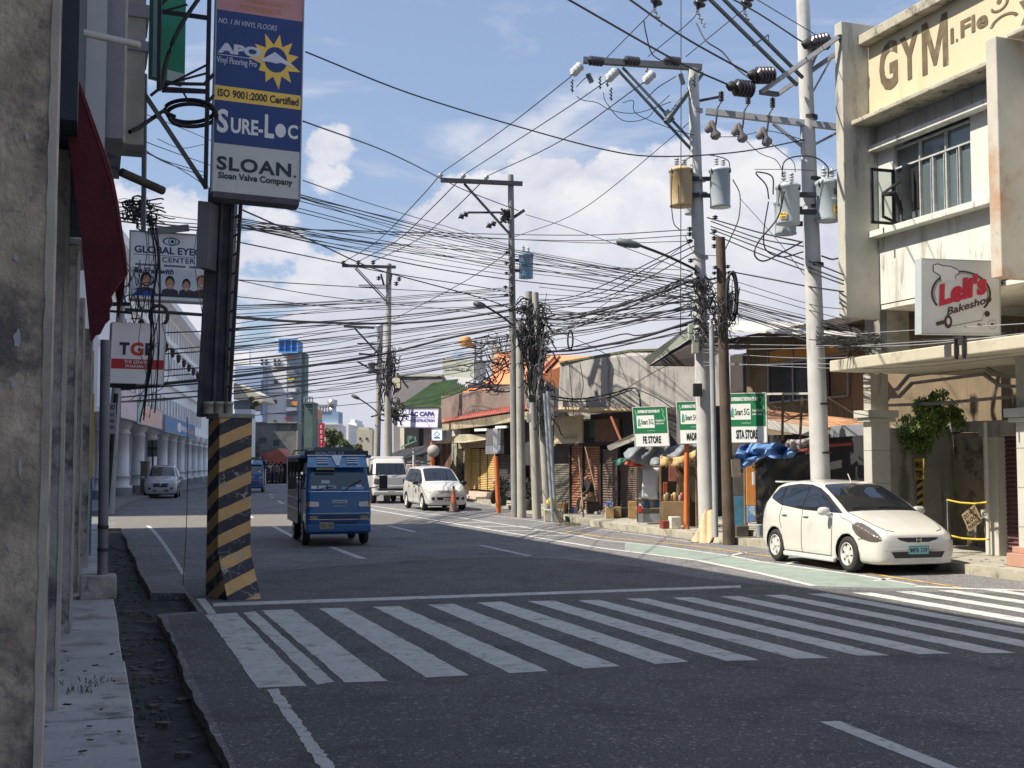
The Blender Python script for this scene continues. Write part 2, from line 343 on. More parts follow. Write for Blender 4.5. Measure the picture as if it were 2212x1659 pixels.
# raised lip of patched asphalt along the gutter
def strip(name, prs, mt, z=.004, kind='structure', amp=0):
    m = MB(); vs = []
    for (p, q) in prs:
        P = G(*p); Q = G(*q); P.z = Q.z = z; vs += [P, Q]
    n = len(prs); m.add(vs, [(2*i, 2*i+1, 2*i+3, 2*i+2) for i in range(n-1)]); o = m.build(name, mt); o['kind'] = kind; return o
def lineg(pts, w, z, mb):   # line along ground points
    P = [Vector(p) for p in pts]
    vs = []
    for i, q in enumerate(P):
        d = (P[min(i+1, len(P)-1)]-P[max(i-1, 0)]).normalized(); t = Vector((d.y, -d.x, 0))*w/2; vs += [Vector((q.x+t.x, q.y+t.y, z)), Vector((q.x-t.x, q.y-t.y, z))]
    mb.add(vs, [(2*k, 2*k+1, 2*k+3, 2*k+2) for k in range(len(P)-1)])
bars = [((444.5, 1328.7), (511.7, 1324), (663, 1482), (557, 1486.5)), ((525.7, 1324), (552, 1321), (722.6, 1474), (685, 1480)), ((565, 1319), (632, 1317), (838, 1472), (746, 1475.5)),
 ((689, 1314.6), (748.6, 1313.7), (1014.8, 1460), (921, 1464.6)), ((806, 1311.5), (864.8, 1310), (1184.6, 1450), (1100.7, 1455)), ((924, 1306.8), (979, 1304.6), (1342, 1439.8), (1260, 1445)),
 ((1030, 1302), (1084.7, 1300), (1488.5, 1430), (1416.8, 1435.5)), ((1140.5, 1299), (1196, 1298), (1641.5, 1426.5), (1568, 1428.6)), ((1247.8, 1297.4), (1295.6, 1296.3), (1792, 1422), (1717, 1423.8)),
 ((1351, 1293.6), (1398, 1293), (1921.5, 1416.4), (1852.4, 1417.4)), ((1451, 1291.5), (1496.5, 1290.5), (2054, 1412.7), (1982.6, 1414)), ((1553, 1289), (1597, 1288), (2195, 1411), (2123.4, 1412))]
m = MB()
def rag(P, Q, n=26, amp=.008):
    return [P.lerp(Q, i/n)+Vector((random.uniform(-amp, amp), random.uniform(-amp, amp), 0)) for i in range(n+1)]
def barq(q):
    q = [Vector((p.x, p.y, .004)) for p in q]
    L0 = rag(q[0], q[3]); R0 = rag(q[1], q[2]); m.add(L0+R0, [(i, i+1, 28+i, 27+i) for i in range(26)])
for q in bars: barq([G(*p) for p in q])
last = [G(*p) for p in bars[-1]]; prev = [G(*p) for p in bars[5]]
stp = [(last[i]-prev[i])/6 for i in range(4)]
for k in range(1, 7): barq([last[i]+stp[i]*k for i in range(4)])
struct(m.build('crosswalk', ROADP))
m = MB(); vs = []
for i in range(61):
    t = i/60; P = G(461+(1600-461)*t, 1310.5-(1310.5-1270)*t); Q = G(461+(1600-461)*t, 1303-(1303-1265)*t)
    P.z = Q.z = .004; vs += [P+Vector((0, random.uniform(-.01, .01), 0)), Q+Vector((0, random.uniform(-.01, .01), 0))]
m.add(vs, [(2*i, 2*i+1, 2*i+3, 2*i+2) for i in range(60)]); struct(m.build('stop_line', ROADP))
strip('edge_line_marking', [((424, 1294), (443, 1293)), ((450, 1327), (468, 1326))], ROADP)
m = MB(); vs = []
for i in range(60):
    t = i/59; P = G(575.7+(740-575.7)*t, 1491+(1730-1491)*t); Q = G(599+(776-599)*t, 1488+(1730-1488)*t); P.z = Q.z = .004
    n_ = Vector((.95, .32, 0)); vs += [P+n_*random.uniform(-.012, .012), Q+n_*random.uniform(-.012, .012)]
m.add(vs, [(2*i, 2*i+1, 2*i+3, 2*i+2) for i in range(59)]); struct(m.build('edge_line_marking', ROADP))
m = MB(); vs = []
for i in range(40):
    t = i/39; P = G(314.4+(392-314.4)*t, 1136+105*t**1.25); Q = G(323+(400.5-323)*t, 1136+105*t**1.25); P.z = Q.z = .004; vs += [P, Q]
m.add(vs, [(2*i, 2*i+1, 2*i+3, 2*i+2) for i in range(39)]); struct(m.build('edge_line_marking', ROADP))
for q in [((586, 1137), (596, 1137), (640, 1160), (628, 1160)), ((709, 1182), (721.6, 1182), (793.5, 1207), (774.8, 1207.5)), ((834, 1136), (845, 1136), (900.4, 1148.7), (890.4, 1149.3)),
          ((1031, 1178), (1045, 1178), (1151, 1201), (1137, 1201)), ((1770, 1560), (1815, 1558.8), (2120, 1680), (2070, 1680)), ((597, 1082), (603, 1082), (616, 1088), (608, 1088)), ((583, 1073.5), (590, 1073.5), (592, 1075.5), (584, 1075.5)),
          ((583, 1067.5), (590, 1067.5), (588, 1069.5), (581, 1069.5)), ((524, 1110), (534, 1110), (550, 1119), (540, 1119))]:
    strip('lane_dash', [(q[0], q[1]), (q[3], q[2])], ROADP)
strip('far_line_marking', [((565, 1048), (565, 1046.3)), ((620, 1047), (620, 1045.3))], ROADP)
m = MB()
lineg([G(800, 1100.5), G(1000, 1134.5), G(1209.8, 1170), G(1296, 1184), G(1507, 1211), G(1641.8, 1239), G(1757.8, 1266)], .13, .006, m)
lineg([G(780, 1089.5), G(893, 1106), G(993.5, 1118.7), G(1210, 1151.5), G(1296, 1166.6), G(1427, 1180), G(1577, 1201), G(1641.8, 1213.6), G(1855.8, 1243), G(1977, 1264)], .11, .006, m)
for (u0, u1, v) in ((975, 1060, 1128.7), (1031, 1140, 1137.5), (1081, 1184, 1146.8), (1131, 1260, 1157.8), (880, 950, 1113)):
    P, Q = G(u0, v), G(u1, v); lineg([P, Q], .22, .005, m)
struct(m.build('parking_line_marking', ROADP))
m = MB(); lineg([G(1977, 1267), G(2075, 1271.6), G(2300, 1279)], .2, .006, m); struct(m.build('stop_line', ROADP))
m = MB()
lineg([G(1210, 1146), G(1296, 1159.6), G(1500, 1180), G(1728, 1211), G(1925, 1247), G(2075, 1270)], .09, .006, m); struct(m.build('kerb_line_marking', YELP))
m = MB(); lineg([G(1000, 1106), G(1090, 1117), G(1296, 1143), G(1490, 1171)], .07, .006, m); lineg([G(1728, 1211), G(1700, 1219)], .1, .006, m); lineg([G(1925, 1249), G(1890, 1256)], .1, .006, m); lineg([G(1578, 1201), G(1610, 1193)], .1, .006, m)
struct(m.build('parking_line_marking', ROADP))
up = [(1350, 1171), (1427, 1180), (1577, 1201), (1641.8, 1213.6), (1855.8, 1243), (1977, 1264), (2040, 1269.5)]
lo = [(1350, 1190), (1507, 1211), (1600, 1230), (1641.8, 1239), (1757.8, 1266), (1886.7, 1270.5), (2040, 1271.5)]
m = MB(); vs = []
for p, q in zip(up, lo): P = G(*p); Q = G(*q); P.z = Q.z = .0025; vs += [P, Q]
m.add(vs, [(2*i, 2*i+1, 2*i+3, 2*i+2) for i in range(len(up)-1)]); struct(m.build('bike_lane', GREENP))
P = [SF.P(a, .86+.02*math.sin(a*3), .0008) for a in (2, 4, 6, 8, 10, 12, 14, 15)]+[SF.P(15.1, 1.3, .0008), SF.P(19.5, 1.3, .0008)]
for (u, v) in ((480, 1246), (640, 1229), (760, 1220), (900, 1210), (1060, 1203), (1200, 1206), (1360, 1222), (1500, 1246), (1640, 1264), (1900, 1276), (2212, 1283), (2400, 1290)): q = G(u, v); P.append(Vector((q.x, q.y, .0008)))
P += [SF.P(4, 12.9, .0008), SF.P(-4, 12.9, .0008), SF.P(-4, 2, .0008)]
m = MB(); m.add(P, [list(range(len(P)))]); struct(m.build('asphalt_patch', ASPH2))
# strip of sun across the road, put into the asphalt as a warmer tone
for k, (pts, c) in enumerate([([(250, 1139), (620, 1138), (900, 1127), (980, 1140), (850, 1112), (620, 1105), (250, 1117)], (.155, .148, .135))]):
    m = MB(); P = []
    n = len(pts)
    for i in range(n):
        A, B = G(*pts[i]), G(*pts[(i+1) % n])
        for j in range(14): q = A.lerp(B, j/14); P.append(Vector((q.x+random.uniform(-.04, .04), q.y+random.uniform(-.04, .04), .0012)))
    m.add(P, [list(range(len(P)))]); struct(m.build('asphalt_patch', mat('asphalt_patch_%d' % k, c, .85, .35, 60, .5, 85, stain=tuple(q*.8 for q in c), amt=.4, sscale=.8)))
# dusty tyre-worn seam crossing the lanes, and tar lines
m = MB(); lineg([G(530, 1237), G(640, 1226), G(760, 1217), G(900, 1207), G(1060, 1200)], .14, .002, m); struct(m.build('dusty_seam', mat('dust', (.16, .16, .15), .9, .4, 20, .3, stain=(.09, .09, .09), amt=.7, sscale=5)))
# gutter, sidewalks
m = MB(); m.fbox(SF, -6, 35.4, .26, 1.6, -.299, -.10); struct(m.build('gutter', DIRT))
m = MB(); a = -6.0; ks = 0
while a < 35.0:
    L_ = [2.05, 1.9, 2.3, 2.0, 2.2][ks % 5]; ks += 1; z = .15+random.uniform(-.012, .008); e = .28+random.uniform(-.012, .015)
    e2 = min(a+L_, 35.3)
    m.fbox(SF, a+.008, e2-.008, -.75, e, -.3, z); m.fbox(SF, a+.008, e2-.008, -5.0, -.765, -.3, z-.005); a += L_
struct(m.build('left_sidewalk', SIDEW, bev=.012))
LITTER = mat('litter', (.3, .29, .27), .8, .3, 4, .2)
random.seed(3); m = MB()
for k in range(420):
    a = random.uniform(3.5, 30); b = random.uniform(.3, .78); s = random.uniform(.008, .035)*(1 if k % 9 else 2.0); p = SF.P(a, b, -.10)
    n_ = 5; m.prism([p+Vector((s*math.cos(t*1.256+k)*random.uniform(.6, 1.2), s*math.sin(t*1.256+k)*random.uniform(.6, 1.2), 0)) for t in range(n_)], (0, 0, s*.5))
o = m.build('gutter_rubble', mat('rubble', (.09, .09, .085), .95, .6, 20, .3)); o['kind'] = 'stuff'; tag(o, 'small stones and dirt scattered along the dark gutter', 'rubble')
# moss and grass tufts in the gutter
GRASSM = mat('grass_blade', (.06, .09, .035), .8, .3, 8, 0)
def tufts(name, spots, label, n=26, h=.10, col=GRASSM):
    m = MB()
    for (p, r) in spots:
        for k in range(n):
            t = random.uniform(0, 6.28); d = random.uniform(0, r); q = p+Vector((math.cos(t)*d, math.sin(t)*d, 0)); w = random.uniform(.003, .007); hh = h*random.uniform(.4, 1.1)
            ln = Vector((random.uniform(-.5, .5), random.uniform(-.5, .5), 0))*hh; sd = Vector((math.cos(t*3), math.sin(t*3), 0))*w
            m.add([q-sd, q+sd, q+ln*.4+sd*.7+Vector((0, 0, hh*.6)), q+ln+Vector((0, 0, hh))], [(0, 1, 2), (0, 2, 3)])
    o = m.build(name, col); o['kind'] = 'stuff'; return tag(o, label, 'grass')
tufts('grass', [(SF.P(9.3+random.uniform(-.15, .5), random.uniform(-.18, .16), .15), .12) for _ in range(9)], 'tuft of grass growing from the cracked sidewalk by the pillar', 9, .05)
tufts('gutter_weeds', [(SF.P(random.uniform(3.8, 7.2), random.uniform(.32, .5), -.10), .12) for _ in range(16)]+[(SF.P(random.uniform(8, 11), random.uniform(.35, .6), -.10), .1) for _ in range(6)], 'low bluish green weeds in the gutter at the bottom left', 30, .045, mat('weed', (.07, .13, .12), .8, .3, 8, 0))
tufts('roadside_grass', [(G(1225+random.uniform(-22, 22), 1135+random.uniform(-2, 2)), .15) for _ in range(9)], 'dry grass tuft by the kerb beside the concrete block', 26, .12, mat('dry_grass', (.16, .17, .06), .8, .3, 8, 0))
# right sidewalk
KB = [SF.P(a, 13.32, 0) for a in (-12, 0, 8, 16, 24, 32)]
d2 = Vector((-.183, .983, 0)); k0 = KB[-1]
KB += [k0+d2*t for t in (4, 10, 20, 30, 45, 60, 78)]
def offs(pts, w): return [Vector((p.x+w*(.95 if i < 6 else .983), p.y+w*(.31 if i < 6 else .183), p.z)) for i, p in enumerate(pts)]
m = MB(); inner = offs(KB, .22)
for i in range(len(KB)-1):
    m.hexa([KB[i]+Vector((0, 0, -.29)), inner[i]+Vector((0, 0, -.29)), inner[i+1]+Vector((0, 0, -.29)), KB[i+1]+Vector((0, 0, -.29)), KB[i]+Vector((0, 0, .155)), inner[i]+Vector((0, 0, .155)), inner[i+1]+Vector((0, 0, .155)), KB[i+1]+Vector((0, 0, .155))])
struct(m.build('right_kerb', KERBM))
m = MB(); o2 = offs(KB, 14)
in2 = offs(KB, .222)
for i in range(len(KB)-1):
    n = max(1, int((KB[i+1]-KB[i]).length/2.4))
    for j in range(n):
        t0, t1 = j/n+.003, (j+1)/n-.003
        for w0, w1 in ((0, .12), (.1215, 1)):
            c = [in2[i].lerp(in2[i+1], t0).lerp(o2[i].lerp(o2[i+1], t0), w0), in2[i].lerp(in2[i+1], t0).lerp(o2[i].lerp(o2[i+1], t0), w1), in2[i].lerp(in2[i+1], t1).lerp(o2[i].lerp(o2[i+1], t1), w1), in2[i].lerp(in2[i+1], t1).lerp(o2[i].lerp(o2[i+1], t1), w0)]
            zz = .15+random.uniform(-.006, .004); m.hexa([Vector((q.x, q.y, -.29)) for q in c]+[Vector((q.x, q.y, zz)) for q in c])
struct(m.build('right_sidewalk', SIDER))
# far left block sidewalk with curved kerb
kb = [G(*p) for p in ((246, 1112), (262, 1099), (285, 1087), (308, 1080), (330, 1075), (430, 1058), (560, 1046.5), (600, 1041))]
poly = kb+[Vector((-30, 260, 0)), Vector((-160, 260, 0)), Vector((-160, 60, 0)), SF.P(43.5, -60, 0), SF.P(43.5, -3, 0)]
m = MB(); m.prism([Vector((p.x, p.y, -.29)) for p in poly], (0, 0, .44)); struct(m.build('far_sidewalk', mat('far_sidewalk_conc', (.2, .2, .2), .9, .2, 2, .3)))
# ================================================================ LEFT SIDE OF THE STREET
PILM = mat('pillar_plaster', (.56, .46, .34), .92, .4, 3.5, .9, 22, stain=(.15, .13, .13), amt=.78, sscale=2.6, stain2=(.50, .34, .28), amt2=.4, s2scale=1.8)
PILD = mat('pillar_plaster_dark', (.44, .41, .38), .92, .35, 3, .8, 22, stain=(.10, .098, .10), amt=.65, sscale=2.6, stain2=(.45, .43, .42), amt2=.18, s2scale=2.5)
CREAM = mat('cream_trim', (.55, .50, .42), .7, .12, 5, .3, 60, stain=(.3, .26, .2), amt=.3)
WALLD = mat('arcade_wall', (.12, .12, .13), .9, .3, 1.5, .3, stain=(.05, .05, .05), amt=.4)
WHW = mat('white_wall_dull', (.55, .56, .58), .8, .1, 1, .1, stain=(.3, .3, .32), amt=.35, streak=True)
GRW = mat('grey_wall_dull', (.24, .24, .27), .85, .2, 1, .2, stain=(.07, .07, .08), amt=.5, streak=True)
lb = empty('arcade_building', SF.P(10, -.6, .15), 'stained concrete arcade building with pillars along the left edge', 'building')
PA = [(5.35, -.17, .55), (8.72, -.18, .5), (12.6, -.15, .5), (16.6, -.12, .45), (20.4, -.02, .45), (24.4, 0, .45), (28.4, 0, .45), (32.4, 0, .45)]
for i, (a, b, w) in enumerate(PA):
    m = MB(); m.fbox(SF, a, a+.5, b-w, b, .14, 3.9 if i else 5.2)
    p = m.build('pillar', PILM if i == 0 else PILD, lb, bev=.012)
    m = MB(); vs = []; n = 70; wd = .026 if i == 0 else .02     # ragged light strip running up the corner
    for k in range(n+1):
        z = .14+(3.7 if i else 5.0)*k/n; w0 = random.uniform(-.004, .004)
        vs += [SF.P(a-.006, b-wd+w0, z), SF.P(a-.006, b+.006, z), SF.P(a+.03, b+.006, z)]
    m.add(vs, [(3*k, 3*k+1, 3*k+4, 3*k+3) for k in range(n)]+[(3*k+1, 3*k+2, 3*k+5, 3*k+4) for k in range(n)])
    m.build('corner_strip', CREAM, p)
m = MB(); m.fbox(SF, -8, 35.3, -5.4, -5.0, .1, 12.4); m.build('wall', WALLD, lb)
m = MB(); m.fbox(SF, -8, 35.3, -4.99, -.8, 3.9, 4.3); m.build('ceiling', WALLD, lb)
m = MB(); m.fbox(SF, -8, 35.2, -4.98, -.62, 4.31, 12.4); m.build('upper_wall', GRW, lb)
m = MB(); m.fbox(SF, -8.2, 35.4, -5.5, -.1, 12.41, 12.55); m.build('roof', GRW, lb)
m = MB(); m.fbox(SF, 8.0, 12.2, -.61, -.13, 3.91, 9.8); m.build('dark_blue_panel', mat('dark_blue_panel', (.03, .04, .06), .7, .2, 2, .1), lb)
m = MB(); m.fbox(SF, 12.3, 14.3, -.61, .055, 3.91, 9.8); m.build('white_panel', WHW, lb)
m = MB(); m.fbox(SF, 14.4, 16.5, -.61, .26, 5.45, 10.8); m.build('overhang', GRW, lb)
m = MB(); m.fbox(SF, 16.6, 17.3, -.61, .56, 5.95, 11.2); m.build('concrete_fin', CONC, lb)
m = MB(); m.fbox(SF, 16.55, 16.6, -.61, .33, 5.96, 11.2); m.build('fin_edge', CREAM, lb)
m = MB(); m.fbox(SF, 16.56, 17.4, .33, .60, 7.65, 7.82); m.fbox(SF, 16.56, 17.4, .33, .60, 7.2, 7.33); m.build('ledge', GRW, lb)
m = MB(); m.fbox(SF, 20.9, 21.0, -.3, .02, 1.55, 2.9); m.build('painted_panel', mat('yellow_panel', (.5, .36, .06), .7, .2, 4, .1), lb)
m = MB(); m.fbox(SF, 20.9, 21.0, -.3, .02, .3, 1.54); m.build('painted_panel', mat('blue_panel', (.05, .2, .34), .7, .2, 4, .1), lb)
random.seed(9)
for (u, v, w_, h_) in ((38, 735, 9, 26), (30, 830, 6, 14), (44, 1010, 5, 22), (36, 560, 5, 9), (24, 1180, 7, 12), (60, 300, 5, 10)):
    n = 11; P = [at(u+w_*(.6+.5*random.random())*math.cos(t*6.283/n), v+h_*(.5+.6*random.random())*math.sin(t*6.283/n), 5.0) for t in range(n)]
    fr = SF.loc(P[0]); P = [SF.P(5.345, SF.px(u+w_*(.5+.5*random.random())*math.cos(t*6.283/n), 1000, 0)[0]*0+SF.loc(p)[1], p.z) for t, p in enumerate(P)]
    m = MB(); m.prism(P, SF.P(-.004, 0, 0)-SF.P(0, 0, 0)); m.build('paper_scrap', ink(190, 188, 190, .9), lb)
# torn red awning
AW = [(143, 112), (152, 130), (175, 185), (200, 255), (225, 325), (243, 380), (255, 440), (263, 495), (271, 545), (275, 590), (262, 606), (258, 612), (240, 640), (243, 655), (236, 668), (236, 690), (226, 700), (215, 722), (206, 724), (197, 738), (193, 715), (187, 650), (176, 520), (163, 425), (152, 335), (143, 280)]
RED = mat('red_canvas', (.15, .024, .034), .8, .25, 3, .5, 14, stain=(.05, .012, .02), amt=.5)
awn = empty('awning', SF.P(9.4, -.1, 2.5), 'torn dark red canvas awning hanging from the arcade pillars', 'awning')
P = [at(u, v, 7.9) for u, v in AW]
m = MB(); vs = []
m.prism(P, (0, .015, 0)); m.build('side_curtain', RED, awn)
m = MB(); top = P[:10]; n = len(top); k = 8
for j in range(k+1):
    for i, p in enumerate(top): q = p+Vector((-.3236, .9462, 0))*(.3*j); vs.append(q+Vector((0, 0, -.04*math.sin(j*1.3+i*.3))))
m.add(vs, [(j*n+i, j*n+i+1, (j+1)*n+i+1, (j+1)*n+i) for j in range(k) for i in range(n-1)], True)
o = m.build('canvas_top', RED, awn); s = o.modifiers.new('s', 'SOLIDIFY'); s.thickness = .012
m = MB(); m.cyl(at(130, 60, 9.3), at(297, 96, 10.6), .030, .030, 10); m.cyl(at(290, 94.5, 10.55), at(298, 96.5, 10.62), .034, .034, 10)
tag(m.build('pipe', mat('pvc', (.35, .35, .34), .6, .1, 4, .1)), 'grey plastic pipe sticking out above the red awning', 'pipe')
# metal post with concrete foot on the left sidewalk
po = empty('metal_post', G(221, 1290, .15), 'grey steel pipe post in a concrete foot by the arcade', 'post')
b0 = at(221, 1265, 15.1)
m = MB(); m.cyl(Vector((b0.x, b0.y, .3)), at(228, 735, 15.2), .062, .06, 14); m.build('pipe', mat('post_pipe', (.17, .17, .2), .6, .2, 3, .1, stain=(.1, .09, .09), amt=.4, streak=True), po)
m = MB(); aa, bb = SF.loc(b0); m.fbox(SF, aa-.28, aa+.2, bb-.26, bb+.16, .14, .42); m.build('concrete_foot', PILD, po, bev=.02)
m = MB(); [m.lathe(at(221+(228-221)*(1265-v)/530, v, 15.1)-Vector((0, 0, .01)), (0, 0, 1), [(0, .066), (.02, .07), (.04, .066)], 12) for v in (1140, 1189)]; m.build('clamp', DSTEEL, po)
# small notice board fixed beside the post
bd = empty('notice_board', at(240, 905, 17), 'small grey board with zeros beside the pipe post', 'sign')
pn = panel_px((230, 938, 17), (250, 937, 17.05), (231, 871, 17), bd); pn.body('board', ink(150, 150, 160), .02); pn.text('00', .15, .78, .9, .95, ink(70, 70, 80), shear=.2, bold=.04)
for i in range(3): pn.rect('panel_block', .12, .16+.2*i, .8, .28+.2*i, ink(95, 95, 105))
# leaning posts behind the pharmacy sign
lp = empty('leaning_pole', G(238, 1108, .15), 'leaning grey utility pole behind the pharmacy sign', 'pole')
m = MB(); m.cyl(at(236, 1110, 27), at(264, 615, 27), .11, .09, 12); m.build('pole', POLEC, lp)
m = MB(); m.cyl(at(231, 1095, 26.5), at(251, 850, 26.5), .05, .05, 8); m.build('cable_duct', DSTEEL, lp)
m = MB(); m.bar(at(236, 657, 26.8), at(280, 657, 26.8), .08); m.bar(at(238, 672, 26.8), at(283, 676, 26.8), .05); m.build('crossarm', DSTEEL, lp)
# ---- steel lattice and green board above
tr = empty('steel_bracket', at(380, 200, 15.8), 'rusty dark steel lattice bracket holding the tall billboard', 'bracket')
def barsx(name, L_, mt, par, Y=16.0):
    for q in L_: m = MB(); m.bar(at(q[0], q[1], q[5] if len(q) > 5 else Y), at(q[2], q[3], q[6] if len(q) > 6 else (q[5] if len(q) > 5 else Y)), q[4]*Y/FPX); m.build(name, mt, par)
barsx('upright', [(453, -40, 444, 408, 8), (346, -40, 343, 196, 8, 15.6)], DSTEEL, tr, 16)
barsx('lattice_bar', [(345, 22, 452, 37, 5), (350, 28, 450, 42, 4), (348, 10, 372, -12, 5), (350, 184, 447, 158, 4), (350, 190, 447, 140, 4), (345, 180, 448, 182, 6), (345, 190, 448, 196, 6), (350, 197, 446, 200, 5), (346, 190, 325, 207, 5), (390, 190, 405, 215, 4), (405, 10, 350, 25, 4), (443, 180, 462, 160, 6), (440, 232, 462, 205, 5)], DSTEEL, tr, 16)
barsx('strut', [(277, 150, 446, 406, 10, 15.9, 16.1)], mat('weathered_steel', (.10, .10, .10), .7, .4, 6, .3, stain=(.05, .04, .03), amt=.4), tr, 16)
barsx('upright', [(313, 160, 310, 500, 9, 16.5)], mat('grey_tube', (.17, .18, .2), .6, .2, 3, .1), tr, 16)
pts = [at(450+(350-450)*t-22*math.sin(t*3.1), -30+220*t, 15.9) for t in [i/14 for i in range(15)]][::1]
m = MB(); m.tube(pts, .03, 8); m.build('bent_pipe', DSTEEL, tr)
hs = empty('hose_coil', at(395, 240, 16.2), 'thick black hose looped under the steel bracket', 'hose')
m = MB(); pts = []
for i in range(70):
    t = i/69*2*math.pi*2.15; pts.append(at(408+52*math.cos(t+2.2)+i*.15, 234+22*math.sin(t+2.2)+i*.28, 16.1+.12*math.sin(t*1.3)))
pts = [at(280, 285, 15.6), at(300, 276, 15.8), at(330, 255, 16), at(352, 240, 16)]+pts
m.tube(pts, .028, 8); m.build('hose', BLACK, hs)
m = MB(); m.cyl(at(262, 372, 15), at(352, 412, 15.6), .055, .055, 10); tag(m.build('log', mat('log_bark', (.05, .045, .04), .9, .3, 6, .4)), 'short dark log jammed below the concrete fin', 'log')
gs = empty('green_signboard', at(360, 80, 17), 'plain green signboard with torn edge behind the steel bracket', 'signboard')
pn = panel_px((329, 165, 17.3), (399, 182, 17.6), (333, -60, 17.3), gs); pn.body('board', mat('green_board', srgb(0, 120, 85), .5, .12, 2, 0), .16); pn.rect('torn_edge', .45, .0, 1.0, .10, ink(170, 180, 178)); pn.rect('grey_edge', .0, .0, .2, 1, mat('green_grey', (.12, .2, .2), .7, .2, 3, .1))
# ---------------------------------------------------------------- striped column, steel mast and billboard
def stripes():
    m = bpy.data.materials.new('striped_paint'); m.use_nodes = True; nt = m.node_tree; N = nt.nodes; L = nt.links; b = N['Principled BSDF']; b.inputs['Roughness'].default_value = .75
    tc = N.new('ShaderNodeTexCoord'); uv = N.new('ShaderNodeUVMap'); sp = N.new('ShaderNodeSeparateXYZ'); L.new(uv.outputs[0], sp.inputs[0])
    def M2(op, a, c):
        x = N.new('ShaderNodeMath'); x.operation = op
        for i, v in enumerate((a, c)):
            if isinstance(v, (int, float)): x.inputs[i].default_value = v
            else: L.new(v, x.inputs[i])
        return x.outputs[0]
    nz = N.new('ShaderNodeTexNoise'); nz.inputs['Scale'].default_value = 7; nz.inputs['Detail'].default_value = 5; L.new(tc.outputs['Object'], nz.inputs[0])
    ph = M2('ADD', M2('SUBTRACT', sp.outputs[1], M2('MULTIPLY', sp.outputs[0], .42)), M2('MULTIPLY', M2('SUBTRACT', nz.outputs['Fac'], .5), .03))
    st = M2('GREATER_THAN', M2('FRACT', M2('DIVIDE', ph, .33), 0), .5)
    def ramp(f, a, bb, c0, c1):
        r = N.new('ShaderNodeValToRGB'); L.new(f, r.inputs[0]); r.color_ramp.elements[0].position = a; r.color_ramp.elements[1].position = bb; r.color_ramp.elements[0].color = c0; r.color_ramp.elements[1].color = c1; return r.outputs[0]
    def noise(s, d=6, dist=0):
        n = N.new('ShaderNodeTexNoise'); n.inputs['Scale'].default_value = s; n.inputs['Detail'].default_value = d; n.inputs['Distortion'].default_value = dist; n.inputs['Roughness'].default_value = .65; L.new(tc.outputs['Object'], n.inputs[0]); return n.outputs['Fac']
    yel = ramp(noise(5), .35, .7, (.66, .42, .18, 1), (.52, .31, .12, 1)); blk = ramp(noise(5), .3, .7, (.03, .032, .045, 1), (.055, .055, .07, 1))
    def mix(f, a, c):
        x = N.new('ShaderNodeMix'); x.data_type = 'RGBA'; L.new(f, x.inputs[0])
        for i, q in ((6, a), (7, c)):
            if hasattr(q, 'default_value'): L.new(q, x.inputs[i])
            else: x.inputs[i].default_value = q
        return x.outputs[2]
    col = mix(st, yel, blk)
    # white plaster showing where the paint has cracked off
    ad = N.new('ShaderNodeVectorMath'); ad.operation = 'MULTIPLY_ADD'; L.new(nz.outputs['Color'], ad.inputs[0]); ad.inputs[1].default_value = (.35, .35, .35); L.new(tc.outputs['Object'], ad.inputs[2])
    vo = N.new('ShaderNodeTexVoronoi'); vo.feature = 'DISTANCE_TO_EDGE'; vo.inputs['Scale'].default_value = 3.6; L.new(ad.outputs[0], vo.inputs[0])
    big = noise(1.6, 4); lim = M2('MULTIPLY', M2('MAXIMUM', M2('SUBTRACT', big, .42), 0), .16)
    crack = M2('LESS_THAN', vo.outputs['Distance'], lim)
    flake = M2('GREATER_THAN', noise(9, 8), .66)
    col = mix(M2('MAXIMUM', crack, flake), col, (.34, .33, .31, 1)); L.new(col, b.inputs['Base Color'])
    bp = N.new('ShaderNodeBump'); bp.inputs['Strength'].default_value = .4; bp.inputs['Distance'].default_value = .01; L.new(noise(30), bp.inputs['Height']); L.new(bp.outputs[0], b.inputs['Normal'])
    return m
STR = stripes()
sc_ = empty('striped_column', G(470, 1289), 'thick concrete column painted in yellow and black diagonal stripes', 'column')
k0_ = at(469, 1289, 16.35); cx, cy = k0_.x, k0_.y
nr = Vector((.545, -.839, 0)).normalized(); tr_ = Vector((.839, .545, 0)); nl = Vector((-.839, -.545, 0)); tl_ = Vector((-.545, .839, 0))
w = .45; K = Vector((cx, cy, 0)); HT = 2.38
def uvbuild(quads, name, mt, par):
    me = bpy.data.meshes.new(name); vs = []; fs = []; uvs = []
    for q, uq in quads:
        n = len(vs); vs += [tuple(p) for p in q]; fs.append(list(range(n, n+len(q)))); uvs += uq
    me.from_pydata(vs, [], fs); l = me.uv_layers.new(name='UVMap')
    for i, t in enumerate(uvs): l.data[i].uv = t
    me.materials.append(mt); o = bpy.data.objects.new(name, me); C.objects.link(o); o.parent = par; loc_parent(o, par); return o
A0 = K; B0 = K+tr_*w; C0_ = B0+tl_*w; D0 = K+tl_*w; Z = Vector((0, 0, 1)); fl = nr*.40; zf = .62
def q4(a, b, c, d, u0, u1, z0, z1, u2=None, u3=None): return ([a, b, c, d], [(u0, z0), (u1, z0), (u1 if u2 is None else u2, z1), (u0 if u3 is None else u3, z1)])
